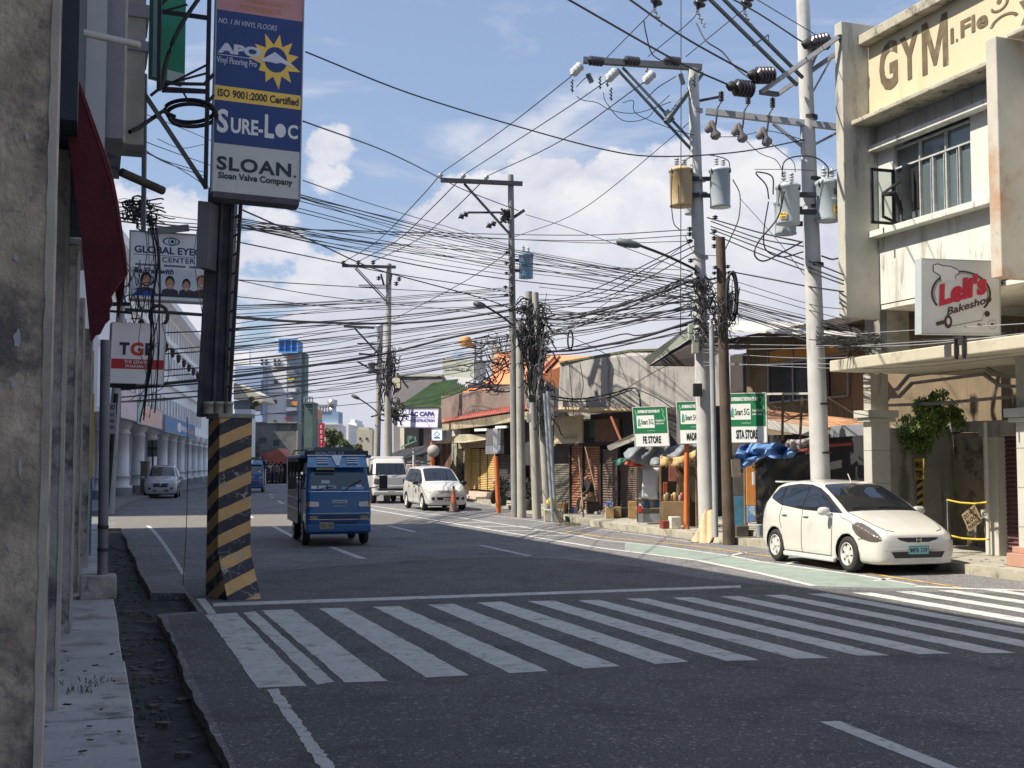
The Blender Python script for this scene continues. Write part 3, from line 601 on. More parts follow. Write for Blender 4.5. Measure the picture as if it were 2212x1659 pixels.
quads = [q4(A0+fl, B0+fl, B0+Z*zf, A0+Z*zf, 0, w, -.06, zf), q4(A0+Z*zf, B0+Z*zf, B0+Z*HT, A0+Z*HT, 0, w, zf, HT),
         q4(D0, A0, A0+Z*HT, D0+Z*HT, -w, 0, 0, HT), ([A0, A0+fl, A0+Z*zf], [(0, 0), (.4, 0), (0, zf)]), ([B0, B0+Z*zf, B0+fl], [(0, 0), (0, zf), (.4, 0)]),
         q4(B0, C0_, C0_+Z*HT, B0+Z*HT, w, 2*w, 0, HT), q4(C0_, D0, D0+Z*HT, C0_+Z*HT, 0, w, 0, HT)]
uvbuild(quads, 'shaft', STR, sc_)
m = MB(); e = .03; m.hexa([A0-tr_*e-tl_*e+Z*HT, B0+tr_*e-tl_*e+Z*HT, C0_+tr_*e+tl_*e+Z*HT, D0-tr_*e+tl_*e+Z*HT]+[q+Z*(HT+.06) for q in (A0-tr_*e-tl_*e, B0+tr_*e-tl_*e, C0_+tr_*e+tl_*e, D0-tr_*e+tl_*e)]); m.build('cap', CONC, sc_, bev=.015)
for (u, v, r) in ((452, 893, .075), (474, 897, .065), (494, 902, .055)):
    m = MB(); p = at(u, v, 16.45); m.lathe(Vector((p.x, p.y, HT+.06)), (0, 0, 1), [(0, r), (.12, r*.95), (.12, r*1.12), (.16, r*1.12), (.16, r*.8), (.1, r*.7)], 14)
    tag(m.build('pot', mat('pot_clay', (.4, .37, .3), .8, .15, 4, .1)), {452: 'leftmost clay pot on the striped column', 474: 'middle clay pot on the striped column', 494: 'rightmost small clay pot on the striped column'}[u], 'pot', 'pots on the striped column')
mast = empty('steel_mast', at(465, 890, 16.7), 'dark steel mast of bundled channels standing on the striped column', 'mast')
MASTM = mat('mast_steel', (.085, .085, .095), .7, .5, 3, .2, stain=(.14, .14, .16), amt=.3, streak=True, sscale=1.5, metal=.2)
def mem(u0, u1, t0, t1, Y0, dep, v0=900, v1=405):
    m = MB(); a, b, c, d = at(u0, v0, Y0), at(u1, v0, Y0), at(t0, v1, Y0), at(t1, v1, Y0); e = Vector((0, dep, 0))
    m.hexa([a, b, b+e, a+e, c, d, d+e, c+e]); return m.build('channel', MASTM, mast, bev=.006)
mem(424, 433, 450, 458, 16.62, .25); mem(434, 456, 459, 477, 16.66, .06); mem(457, 464, 478, 485, 16.60, .28); mem(466, 480, 487, 500, 16.68, .10); mem(481, 488, 501, 508, 16.62, .2)
m = MB(); m.bar(at(494, 900, 16.6), at(522, 405, 16.6), .045); m.build('angle_bar', DSTEEL, mast)
for i in range(12): t = i/11; u = 485+24*t; v = 880-450*t; m = MB(); m.bar(at(u, v, 16.64), at(u+13, v-9, 16.64), .025); m.build('lacing', DSTEEL, mast)
m = MB(); c = [at(423, 578, 16.3), at(449, 580, 16.35), at(455, 436, 16.35), at(427, 433, 16.3)]; m.prism(c, (.05, .28, 0)); tag(m.build('meter_box', mat('box_grey', (.12, .12, .14), .6, .1, 3, .05), None, bev=.01), 'tall dark grey metal box strapped to the steel mast', 'box')
bb_ = empty('billboard', at(553, 420, 16.4), 'tall vertical billboard in navy and white with a yellow sun', 'billboard')
pn = panel_px((459, 412, 16.2), (646, 431, 16.58), (471, -70, 16.2), bb_)
NAVY = mat('navy_board', srgb(32, 62, 122), .45, .08, 2, 0, stain=srgb(38, 66, 118), amt=.3); OFFW = mat('offwhite_board', srgb(205, 208, 205), .5, .05, 1.5, 0, stain=srgb(165, 165, 165), amt=.25, streak=True); YEL = ink(250, 205, 90)
pn.body('box', OFFW, .20, STEEL, .018)
pn.rect('navy_field', 0, .215, 1, .407, NAVY); pn.rect('navy_field', 0, .472, 1, .812, NAVY); pn.rect('yellow_band', 0, .407, 1, .472, YEL); pn.rect('pink_field', 0, .812, 1, 1, mat('pink_board', srgb(196, 140, 140), .5, .1, 2, 0))
m = MB(); m.hexa([pn.p(0, -.035, -.22), pn.p(1, -.035, -.22), pn.p(1, -.028, .02), pn.p(0, -.028, .02), pn.p(0, -.002, -.22), pn.p(1, -.002, -.22), pn.p(1, -.002, .02), pn.p(0, -.002, .02)]); m.build('base_tray', mat('tray_grey', (.10, .09, .11), .8, .3, 5, .2), bb_)
WT = ink(235, 235, 235); DK = ink(30, 42, 60)
pn.text('SLOAN', .04, .096, .90, .158, DK, bold=.03, space=1.1); pn.text('.', .93, .096, .96, .106, DK, bold=.04); pn.text('Sloan Valve Company', .06, .05, .92, .088, DK, bold=.03)
pn.text('S', .03, .262, .16, .368, WT, bold=.03); pn.text('URE-', .19, .266, .56, .335, WT, bold=.03); pn.text('L', .58, .262, .69, .368, WT, bold=.03); pn.disc('letter_disc', .765, .302, .062, .031, WT); pn.text('C', .85, .27, .97, .335, WT, bold=.03)
pn.text('ISO 9001:2000 Certified', .03, .422, .97, .458, DK, bold=.03)
pn.text('NO. 1 IN VINYL FLOORS', .02, .752, .70, .776, ink(190, 195, 205), shear=.25, bold=.01)
st = []
random.seed(5); ns = 22
for k in range(ns):
    t = 2*math.pi*k/ns; rr = random.uniform(.8, 1.12) if k % 2 else .62; st.append((.69+.285*rr*math.cos(t), .615+.118*rr*math.sin(t)))
pn.poly('sun_logo', st, YEL, .004); pn.disc('sun_hole', .69, .62, .135, .058, NAVY, .006)
pn.poly('peak', [(.50, .606), (.68, .655), (.90, .600), (.80, .604), (.76, .612), (.70, .603), (.62, .607)], ink(215, 220, 235), .008)
pn.text('APO', .02, .618, .52, .665, ink(205, 212, 228), .009, bold=.06); pn.rect('rule', .02, .609, .80, .612, ink(205, 212, 228), .0085); pn.text('Vinyl Flooring Pro', .01, .565, .47, .602, ink(205, 212, 228), .009, bold=.01)
pn.text('PVC PRODUCTS', .26, .826, .74, .850, ink(190, 130, 70)); pn.text('DESIGN QUALITY', .34, .858, .86, .880, ink(190, 130, 70))
# ---------------------------------------------------------------- eye care sign and pharmacy sign
ey = empty('eye_clinic_sign', at(360, 570, 24), 'white eye care lightbox sign with four smiling portraits', 'sign')
pn = panel_px((281, 644, 24), (478, 654, 24.5), (283, 500, 24), ey); pn.body('box', ink(238, 242, 248), .25, STEEL, .03)
EB = ink(40, 62, 105)
pn.ring('eye_outline', .44, .885, .095, .062, .18, EB); pn.ring('eye_outline', .45, .885, .045, .055, .25, ink(60, 130, 150)); pn.disc('pupil', .45, .885, .018, .026, EB)
pn.text('GLOBAL EYECARE', .04, .69, .98, .80, EB, bold=.03); pn.rect('rule', .03, .66, .97, .668, EB); pn.text('CENTER', .34, .565, .70, .645, EB, bold=.02, space=1.15)
for x0, x1 in ((.05, .30), (.36, .60), (.64, .9)): pn.rect('small_print', x0, .50, x1, .53, ink(100, 115, 140))
pn.rect('picture_field', .0, .04, .97, .475, ink(215, 225, 235)); pn.text('Be Free with', .04, .385, .47, .47, ink(40, 50, 90), .008, bold=.03, shear=.2); pn.text('ORTHO-K', .52, .385, .86, .47, WT, .008, bold=.05, shear=.2)
for (x, y, s, hc) in ((.17, .27, 1.15, (60, 45, 40)), (.43, .24, 1, (45, 35, 40)), (.61, .22, .9, (40, 35, 40)), (.78, .28, 1.1, (110, 80, 60))):
    pn.poly('shoulders', [(x-.10*s, .05), (x+.10*s, .05), (x+.085*s, .15), (x, .19), (x-.085*s, .15)], ink(60, 60, 80) if x < .7 else ink(90, 50, 60), .0055)
    pn.disc('hair', x, y+.03, .052*s, .10*s, ink(*hc), .006); pn.disc('face', x, y, .040*s, .082*s, ink(196, 150, 125), .0075); pn.poly('smile', [(x-.018*s, y-.03), (x+.018*s, y-.03), (x, y-.048)], WT, .009)
pn.poly('blue_swirl', [(.03, .05), (.25, .05), (.24, .1), (.15, .14), (.06, .12)], ink(50, 90, 190), .0085); pn.rect('caption_band', .28, .055, .9, .085, ink(60, 60, 70), .009)
m = MB(); m.bar(at(320, 561-60, 24.1), at(408, 492, 24.2), .12); m.build('top_bar', STEEL, ey)
ph_ = empty('pharmacy_sign', at(295, 760, 20), 'white pharmacy lightbox with red band and navy letters', 'sign')
pn = panel_px((238, 826, 20), (352, 829, 20.35), (244, 697, 20), ph_); pn.body('box', ink(245, 245, 250), .3, ink(215, 216, 225), .012)
RB = ink(190, 42, 48); TB = ink(35, 40, 80)
pn.text('T', .14, .47, .33, .68, TB, bold=.05); pn.text('G', .35, .46, .60, .69, ink(205, 70, 50), bold=.05); pn.text('P', .63, .47, .80, .68, TB, bold=.05); pn.ring('registered_mark', .86, .655, .045, .035, .3, TB)
pn.rect('red_band', 0, .235, 1, .40, RB); pn.text('THE GENERICS', .24, .328, .77, .382, WT, .008, bold=.01); pn.text('PHARMACY', .27, .255, .72, .308, WT, .008, bold=.01)
m = MB(); m.hexa([pn.p(0, -.07, -.3), pn.p(.5, -.09, -.3), pn.p(.5, -.01, -.02), pn.p(0, -.01, -.02), pn.p(0, -.015, -.3), pn.p(.5, -.015, -.3), pn.p(.5, -.005, -.02), pn.p(0, -.005, -.02)]); m.build('bracket', DSTEEL, ph_)
# ---------------------------------------------------------------- white colonnaded building
WH = mat('white_render', (.86, .87, .88), .8, .06, 1, .05, stain=(.7, .71, .73), amt=.3, streak=True); WHS = mat('base_grey', (.3, .31, .33), .8, .1, 2, .1)
pA = at(264, 1000, 61.7); pB = at(418, 1000, 105); CF = Fr((pA.x, pA.y), (pB.x-pA.x, pB.y-pA.y)); LN = (pB-pA).length
wb = empty('colonnade_building', CF.P(0, 0, .15), 'long white building with a colonnade and lantern lights', 'building')
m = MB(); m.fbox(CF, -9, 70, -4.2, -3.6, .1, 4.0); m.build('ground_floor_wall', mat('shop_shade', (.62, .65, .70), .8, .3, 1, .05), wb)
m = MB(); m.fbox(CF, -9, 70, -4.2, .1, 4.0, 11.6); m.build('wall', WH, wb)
m = MB(); m.fbox(CF, -9, 70, -4.2, .9, 11.61, 12.1); m.build('roof', WH, wb)
m = MB(); [m.fbox(CF, -9, 70, .1, .35, z, z+.22) for z in (4.0, 6.9, 9.6)]; m.build('cornice', WH, wb)
i = 0
for k in range(-1, 11):
    a = k*LN/7
    m = MB(); m.lathe(CF.P(a, 0, .15), (0, 0, 1), [(0, .5), (.5, .5), (.5, .36), (.95, .36), (.95, .42), (1.0, .42), (1.0, .34), (3.1, .32), (3.1, .38), (3.18, .38), (3.18, .32), (3.35, .32), (3.35, .4), (3.5, .42), (3.6, .5), (3.86, .5)], 16); o = m.build('column', WH, wb)
    m = MB(); m.lathe(CF.P(a, 0, .15), (0, 0, 1), [(0, .52), (.4, .52)], 16); m.build('base_band', WHS, o)
DW = glass('window_dark', (.03, .04, .05), .15)
for f, z in enumerate((4.6, 7.5, 9.9)):
    for k in range(-2, 24):
        a = k*LN/21+.8
        m = MB(); m.fbox(CF, a, a+.75, .06, .115, z+.3, z+1.45); w_ = m.build('window', DW, wb)
        m = MB(); [m.fbox(CF, a+x0, a+x1, .115, .16, z+z0, z+z1) for x0, x1, z0, z1 in ((-.08, 0, .22, 1.53), (.75, .83, .22, 1.53), (0, .75, .22, .3), (0, .75, 1.45, 1.53))]; m.build('frame', WH, w_)
for k in range(12):
    a = k*LN/10.5+1.4; m = MB(); z = 9.2; m.fbox(CF, a-.03, a+.03, .1, .6, z, z+.06); m.lathe(CF.P(a, .6, z), (0, 0, -1), [(0, .03), (.1, .16), (.5, .12), (.6, .03)], 6); m.build('lantern', BLACK, wb)
def sgn(u0, u1, vt0, vb0, vt1, vb1, b, name, label, col, par=None):
    a0, zt0 = CF.px(u0, vt0, b); _, zb0 = CF.px(u0, vb0, b); a1, _ = CF.px(u1, vt1, b)
    e = empty(name, CF.P((a0+a1)/2, b, zb0), label, 'sign'); p = Panel(CF.P(a0, b, zb0), CF.P(a1, b, zb0)-CF.P(a0, b, zb0), Vector((0, 0, zt0-zb0)), e); p.body('board', col, .2, STEEL, .05); return p
p = sgn(298, 351, 869, 913, 885, 926, .9, 'shop_sign', 'pinkish shop signboard over the colonnade', mat('pink_sign', srgb(225, 195, 182), .6, .1, 2, 0)); p.rect('band', .05, .3, .6, .7, ink(235, 190, 170)); p.text('SHOP', .1, .4, .5, .62, ink(200, 110, 90))
p.rect('band', 0, 0, .12, 1, ink(120, 190, 180))
p = sgn(262, 296, 838, 900, 866, 912, .9, 'shop_sign', 'plain pale pink signboard at the near end of the colonnade', mat('pink_sign2', srgb(226, 208, 210), .6, .1, 2, 0))
p = sgn(357, 421, 897, 931, 915, 943, .9, 'shop_sign', 'blue shop signboard with white and orange letters', mat('blue_sign', srgb(80, 135, 185), .6, .1, 2, 0)); p.disc('emblem', .42, .5, .07, .35, WT); p.text('MERALCO', .5, .3, .74, .7, WT, bold=.04); p.text('CASH', .76, .25, .95, .62, ink(240, 130, 60), bold=.04)
bs = empty('sign_post', G(329, 1063, .15), 'back of a square grey road sign on a post before the colonnade', 'sign')
m = MB(); m.cyl(G(330, 1064, .15), at(330, 984, 66), .05, .05, 8); m.build('post', DSTEEL, bs)
m = MB(); q = [at(318, 987, 66), at(339.5, 986, 66), at(340, 950, 66), at(318.5, 951, 66)]; m.prism(q, (0, .05, 0)); m.build('board', mat('sign_back', (.10, .13, .13), .6, .1, 3, 0), bs)
m = MB(); m.bar(at(318, 968, 65.95), at(340, 968, 65.95), .08); m.bar(at(329, 952, 65.95), at(329, 986, 65.95), .06); m.build('brace', BLACK, bs)
m = MB(); p0 = at(302, 1062, 66); p1 = at(317.5, 1062, 66); m.box(p0.x, p1.x, p0.y, p0.y+.4, .15, at(310, 999, 66).z); m.box(p0.x-.03, p1.x+.03, p0.y-.03, p0.y+.43, at(310, 999, 66).z, at(310, 996, 66).z); tag(m.build('cabinet', mat('brown_cab', (.20, .16, .12), .7, .15, 2, .05), bev=.02), 'brown utility cabinet between the white columns', 'cabinet')
m = MB(); p0 = G(330, 1066); m.box(p0.x-1.2, p0.x+.3, p0.y-.5, p0.y+.3, .0, .3); tag(m.build('planter', mat('yellow_kerb', (.35, .3, .1), .8, .3, 4, .1), bev=.03), 'low yellow painted kerb block beside the silver car', 'kerb block')
# second left block (beyond the side street), mostly hidden, it shades the road
sb = empty('shop_block', SF.P(52, -4, 0), 'plain grey shop block at the corner of the side street', 'building')
m = MB(); m.fbox(SF, 43.6, 57, -18, -.3, .15, 12); m.build('wall', WHW, sb); m = MB(); m.fbox(SF, 43.4, 57.2, -18.2, -.1, 12.01, 12.3); m.build('roof', GRW, sb)
# ---------------------------------------------------------------- far buildings
def fb(mb, u0, u1, vt, vb, Y, dep):
    p0 = at(u0, vb, Y); p1 = at(u1, vb, Y); zt = at(u0, vt, Y).z; mb.box(p0.x, p1.x, Y, Y+dep, max(p0.z, -.25), zt); return mb
def fpart(name, lst, mt, par, Y, dep, bev=0):
    if name in ('ac_unit', 'window', 'post', 'floor_band'):
        for q in lst: m = MB(); fb(m, *q, Y, dep); o = m.build(name, mt, par, bev)
        return o
    m = MB(); [fb(m, *q, Y, dep) for q in lst]; return m.build(name, mt, par, bev)
YT = 150
tw = empty('tower_block', at(580, 1000, YT), 'pale grey and blue tower block with a bright blue rooftop room', 'building')
TG = mat('tower_grey', srgb(228, 226, 226), .8, .05, .2, 0, stain=(.38, .39, .42), amt=.3, sscale=.1); TBL = mat('tower_blue', srgb(155, 172, 200), .8, .08, .2, 0); TD = mat('tower_slate', srgb(135, 144, 155), .8, .1, .3, 0)
fpart('wall', [(538, 617, 758, 1020)], TG, tw, YT, 3); fpart('side_wing', [(504, 538, 758, 792)], TG, tw, YT+3, 3); fpart('blue_wing', [(505, 565, 790, 1020)], TBL, tw, YT-3, 2.9)
fpart('balcony_bay', [(617.3, 645, 760, 1020)], TD, tw, YT-.6, 3.5); fpart('scaffold_screen', [(646, 657, 762, 1000)], mat('green_screen', (.14, .22, .19), .9, .5, .6, 0), tw, YT+1, 2.5)
rr = fpart('rooftop_room', [(602, 642, 734, 759.5)], mat('bright_blue', srgb(20, 105, 190), .5, .1, 1, 0), tw, YT-1.5, 4)
fpart('room_frame', [(601, 643, 731, 734), (601, 603, 734, 760), (614.5, 616, 734, 760), (628, 630, 734, 760), (641, 643, 734, 760), (601, 643, 759.6, 762)], mat('light_blue', srgb(110, 175, 225), .5, .05, 1, 0), rr, YT-1.8, .25)
for u in (563, 572, 591, 600):
    for v in (776, 784): fpart('window', [(u, u+5.5, v, v+5)], DW, tw, YT-.15, .1)
fpart('window', [(592, 600, 820, 829)], DW, tw, YT-.15, .1); fpart('window', [(590, 598, 864, 872)], DW, tw, YT-.15, .1); fpart('window', [(565, 573, 908, 912)], DW, tw, YT-.15, .1); fpart('window', [(592, 597, 908, 913)], DW, tw, YT-.15, .1)
fpart('floor_band', [(566, 617, 848, 850), (566, 617, 892, 894.5), (617, 645, 848, 850.5), (617, 645, 892, 895), (617, 645, 803, 805)], mat('slate_band', srgb(85, 98, 118), .8, .1, 1, 0), tw, YT-1.0, .3)
fpart('ac_unit', [(622, 638, 839, 846), (618, 640, 880, 888), (618, 632, 859, 862)], mat('acwhite', (.7, .7, .7), .6, .05, 1, 0), tw, YT-1.1, .4)
fpart('laundry', [(622, 635, 815, 821)], ink(215, 180, 60), tw, YT-1.2, .3); fpart('laundry', [(628, 642, 867, 876)], ink(220, 140, 70), tw, YT-1.2, .3); fpart('laundry', [(622, 634, 769, 774)], ink(190, 110, 90), tw, YT-1.2, .3); fpart('laundry', [(615, 634, 902, 906)], ink(170, 80, 80), tw, YT-1.2, .3)
fpart('post', [(563.5, 567, 820, 850), (562, 567, 865, 895)], mat('slate_band', (.1, .1, .1)), tw, YT-3.2, .2)
oc = empty('old_concrete_building', at(590, 1000, 130), 'blackened bare concrete building below the tower', 'building')
fpart('wall', [(545, 640, 913, 1030)], mat('old_conc', (.2, .2, .2), .9, .3, .3, .1, stain=(.05, .05, .055), amt=.7, sscale=.35), oc, 130, 3)
fpart('parapet', [(544, 641, 911, 914)], CONC, oc, 129.8, 3.3); fpart('pipe', [(640, 642, 930, 1000)], CONCL, oc, 129, .2); fpart('window', [(560, 575, 945, 955), (590, 603, 950, 962)], DW, oc, 129.9, .1)
ew = empty('white_annex', at(525, 1000, 96), 'low white building with a cream flared eave', 'building')
fpart('wall', [(505, 541, 884, 1040)], mat('annex_white', (.6, .62, .64), .8, .05, 1, 0), ew, 96, 1.6)
fpart('window', [(534, 538, 955, 985)], DW, ew, 95.9, .08)
m = MB(); q = [at(505, 826, 100), at(520, 832, 100), at(560, 852, 100), at(570, 866, 100), at(560, 870, 100), at(505, 862, 100)]; m.prism(q, (0, 5, 0)); m.build('eave', mat('cream_eave', (.58, .54, .42), .7, .1, 1, 0), ew)
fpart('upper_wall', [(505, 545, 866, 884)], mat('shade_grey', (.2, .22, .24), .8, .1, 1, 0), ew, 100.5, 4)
gn = empty('green_building', at(665, 1000, 125), 'narrow dark green building with a rooftop railing', 'building')
fpart('wall', [(656, 674, 872, 1020)], mat('dull_green', (.10, .15, .13), .8, .2, .5, 0), gn, 125, 3); fpart('water_tank_slab', [(655, 676, 868, 872)], mat('dull_green', (.1, .1, .1)), gn, 124.6, 3.5)
m = MB(); [m.bar(at(u, 868, 124.7), at(u, 858, 124.7), .12) for u in (657, 663, 669, 675)]; m.bar(at(657, 858, 124.7), at(675, 858, 124.7), .12); m.build('railing', STEEL, gn)
ob_ = empty('orange_building', at(680, 1000, 128), 'narrow building with an orange top floor', 'building')
fpart('wall', [(674.5, 686, 905, 1020)], mat('dull_blue', (.25, .29, .33), .8, .1, 1, 0), ob_, 128, 3); fpart('orange_panel', [(674.5, 686, 884, 905)], mat('orange_panel', (.55, .23, .12), .7, .1, 1, 0), ob_, 127.8, 3)
bl_ = empty('blue_roof_building', at(708, 1000, 160), 'weathered light blue building with roof posts and tank', 'building')
fpart('wall', [(686, 731, 889, 914)], mat('weathered_blue', srgb(135, 160, 185), .8, .1, .2, 0, stain=(.35, .36, .37), amt=.5, streak=True, sscale=.1), bl_, 160, 4); fpart('lower_wall', [(687, 729, 917, 1020)], TG, bl_, 160.5, 8); fpart('white_band', [(684, 730, 913.5, 917)], WHITEP, bl_, 159.5, 5)
m = MB(); [m.bar(at(u, 889, 160), at(u, 874, 160), .22) for u in (686, 692, 698, 704, 710)]; m.bar(at(669, 876, 160), at(712, 876.5, 160), .25); m.build('roof_posts', STEEL, bl_)
m = MB(); p = at(718, 889, 161); m.lathe(p, (0, 0, 1), [(0, .5), (.6, .5), (.6, .25), (.7, .65), (1.5, .65), (1.6, .2)], 12); m.build('water_tank', mat('tank_steel', (.5, .5, .5), .3, .1, 2, 0, metal=.8), bl_)
wt = empty('white_hall', at(726, 1000, 190), 'plain white low building above the distant tree', 'building'); fpart('wall', [(700, 752, 916, 1000)], mat('hall_white', (.68, .66, .66), .8, .03, 1, 0), wt, 190, 10)
gb = empty('grey_flats', at(760, 1000, 200), 'pale grey flats with small windows far down the street', 'building'); fpart('wall', [(751, 770, 914, 1000), (757, 767, 906, 914)], TG, gb, 200, 10); fpart('window', [(760, 763, 925, 929), (760, 763, 936, 940), (754, 757, 925, 929)], DW, gb, 199.9, .1)
cb = empty('cream_flats', at(785, 1000, 180), 'cream flat roofed building at the end of the street', 'building'); fpart('wall', [(770, 803, 928, 1010)], mat('cream_far', (.46, .42, .32), .8, .05, 1, 0), cb, 180, 10); fpart('roof_room', [(775, 797, 923, 928)], mat('cream_far', (.4, .4, .4)), cb, 181, 6); fpart('window', [(776, 780, 945, 950), (790, 794, 945, 950)], DW, cb, 179.9, .1)
rs = empty('red_banner_sign', at(694, 950, 110), 'tall red vertical banner sign with white letters', 'sign')
pn = panel_px((688, 985, 110), (700.5, 985, 110), (688, 914, 110), rs); pn.body('board', ink(180, 35, 55), .2)
for i, ch in enumerate('RESTAU'): pn.text(ch, .3, .84-.155*i, .7, .94-.155*i, ink(235, 205, 205), .03, bold=.03)
m = MB(); m.cyl(at(694, 1040, 110.3), at(694, 985, 110.3), .12, .12, 8); m.build('post', DSTEEL, rs)
rd = empty('street_stall_row', at(590, 1020, 104), 'row of red and dark stall roofs beyond the far kerb', 'stall')
ORR = mat('rust_orange_roof', (.42, .13, .08), .8, .25, 1.5, .1)
m = MB(); m.prism([at(560, 985, 104), at(600, 968, 104), at(622, 990, 104), at(620, 1000, 104), at(604, 1002, 104), at(560, 995, 104)], (0, 4, 0)); m.build('roof', ORR, rd)
fpart('dark_interior', [(540, 622, 1002, 1046)], BLACK, rd, 107, .6); fpart('post', [(568, 569.5, 1000, 1045), (619, 621, 990, 1045)], CONCL, rd, 103.8, .25)
m = MB(); m.prism([at(505, 985, 103), at(560, 975, 103), at(562, 992, 103), at(505, 996, 103)], (0, 4, 0)); m.build('roof', mat('dark_roof', (.07, .06, .07), .8, .2, 2, .1), rd)
# ---------------------------------------------------------------- foliage helper
def leaves(mb, c, rad, n, size, squash=(1, 1, 1), droop=0):
    for k in range(n):
        while True:
            p = Vector((random.uniform(-1, 1), random.uniform(-1, 1), random.uniform(-1, 1)))
            if p.length < 1: break
        p = p*(.55+.45*random.random()) if p.length < .5 else p
        q = Vector(c)+Vector((p.x*rad*squash[0], p.y*rad*squash[1], p.z*rad*squash[2])); s = size*random.uniform(.6, 1.3)
        a = Vector((random.gauss(0, 1), random.gauss(0, 1), random.gauss(0, 1)-droop)).normalized(); b = a.cross(Vector((random.gauss(0, 1), random.gauss(0, 1), random.gauss(0, 1)))).normalized()
        mb.add([q-a*s, q+b*s*.38, q+a*s, q-b*s*.38], [(0, 1, 2, 3)])
def leafmat(name, c1, c2):
    m = mat(name, c1, .6, .35, 6, 0, stain=c2, amt=.5, sscale=3); m.node_tree.nodes['Principled BSDF'].inputs['Transmission Weight'].default_value = 0; return m
LF1 = leafmat('leaf_far', (.09, .12, .045), (.15, .17, .07))
def far_tree(u, v, Y, wpx, hpx, label, n=7):
    t = empty('tree', Vector((at(u, v, Y).x, Y, 0)), label, 'tree', 'trees at the end of the street'); m = MB(); s = Y/FPX; c = at(u, v, Y)
    m.cyl(Vector((c.x, Y, -.2)), Vector((c.x, Y, c.z)), .2, .12, 8); m.build('trunk', WOODP, t)
    m = MB()
    for k in range(n): leaves(m, c+Vector((random.uniform(-.42, .42)*wpx*s, random.uniform(-1, 1), random.uniform(-.35, .4)*hpx*s)), wpx*s*.2, 420, .16)
    m.build('crown', LF1, t)
random.seed(11)
far_tree(722, 950, 140, 50, 40, 'bright green tree left of the distant poles', 9); far_tree(755, 962, 135, 44, 44, 'dark green tree under the cream flats', 8); far_tree(548, 872, 98, 16, 26, 'small dark tree beside the cream eave', 4)
# ================================================================ RIGHT SIDE OF THE STREET
GW = mat('gym_wall', (.60, .60, .56), .85, .08, .8, .12, 30, stain=(.33, .32, .27), amt=.58, streak=True, sscale=.8, stain2=(.14, .13, .11), amt2=.26, s2scale=2.6)
GF = mat('gym_fin', (.44, .43, .38), .9, .16, 1.2, .4, 30, stain=(.22, .21, .18), amt=.62, stain2=(.12, .12, .10), amt2=.22, streak=True, sscale=.8)
GP = mat('gym_fin_peeling', (.48, .46, .40), .9, .14, 1.2, .3, 30, stain=(.42, .24, .14), amt=.55, sscale=.45, stain2=(.16, .15, .13), amt2=.2, s2scale=2)
LEDGE = mat('gym_ledge', (.42, .39, .31), .95, .25, 2, .6, 18, stain=(.07, .065, .05), amt=.6, sscale=2.6)
SIGNY = mat('gym_sign_paint', (.57, .50, .34), .8, .05, .6, .1, stain=(.56, .45, .26), amt=.4, streak=True)
gy = empty('gym_building', SF.P(15, 13.9, .15), 'weathered pale gym building with painted sign and fins on the right', 'building')
bW = 13.9; bF = 13.3
def ax(u, b, v=1000): return SF.px(u, v, b)[0]
def zx(u, v, b): return SF.px(u, v, b)[1]
aL = ax(1818, bF); aR = ax(2151, bF)
zf0 = zx(1818, 687, bF); zf1 = zx(1834, 35, bF)
zw0 = zx(1873, 662, bW)
def gpart(name, lst, mt, bev=0, par=None):
    m = MB()
    for q in lst: m.fbox(SF, *q)
    return m.build(name, mt, par or gy, bev)
gpart('fin', [(aL-.24, aL, bF, bW+.15, zf0, zf1)], GF, .015)
gpart('fin', [(aR-.24, aR, bF, bW+.3, zx(2151, 614, bF)+.1, zx(2151, 77, bF))], GP, .015)
wz0, wz1 = zx(1941, 483, 14.05), zx(1941, 319, 14.05); wa0, wa1 = ax(2113, 14.05), ax(1941, 14.05)
a1 = aL-.24
# walls round the window opening
gpart('wall', [(1.0, a1, bW+.15, 22, wz1+.25, zx(1890, 120, bW)+.5), (1.0, a1, bW+.15, 22, zw0+.02, wz0-.1), (wa1, a1, bW+.15, 22, wz0-.1, wz1+.25), (1.0, wa0, bW+.15, 22, wz0-.1, wz1+.25)], GW)
gpart('end_wall', [(a1, a1+.22, bW+.16, 22, zw0, zf1-.3)], GF)
zl0 = zx(1880, 327, bW-.05); gpart('lintel_band', [(aR, a1-.01, bW-.06, bW+.14, zl0, zl0+.11)], GW, .01)
zs0 = zx(1877, 515, bW-.05); gpart('sill_band', [(aR, a1-.01, bW-.08, bW+.14, zs0, zs0+.12)], GW, .01)
zg0 = zx(1848, 267, bF+.18); zg1 = zx(1848, 257, bF+.18)
gpart('ledge', [(aR+.01, ax(1848, bF+.18), bF+.18, bW+.13, zg0, zg1)], LEDGE, .02); gpart('ledge', [(-1, aR-.25, bF+.2, bW+.13, zg0+.3, zg1+.3)], LEDGE, .02)
zt0 = zx(1871, 89, bF+.36); zt1 = zx(1871, 67, bF+.36)
gpart('top_ledge', [(aR-6, ax(1871, bF+.36), bF+.36, bW+.13, zt0, zt1)], LEDGE, .02)
gpart('canopy_edge', [(1, a1, bW-.02, bW+.12, zg1+.01, zt0-.01)], SIGNY)
def rz(n): return [(.5+random.uniform(-.5, .5)) for _ in range(n)]
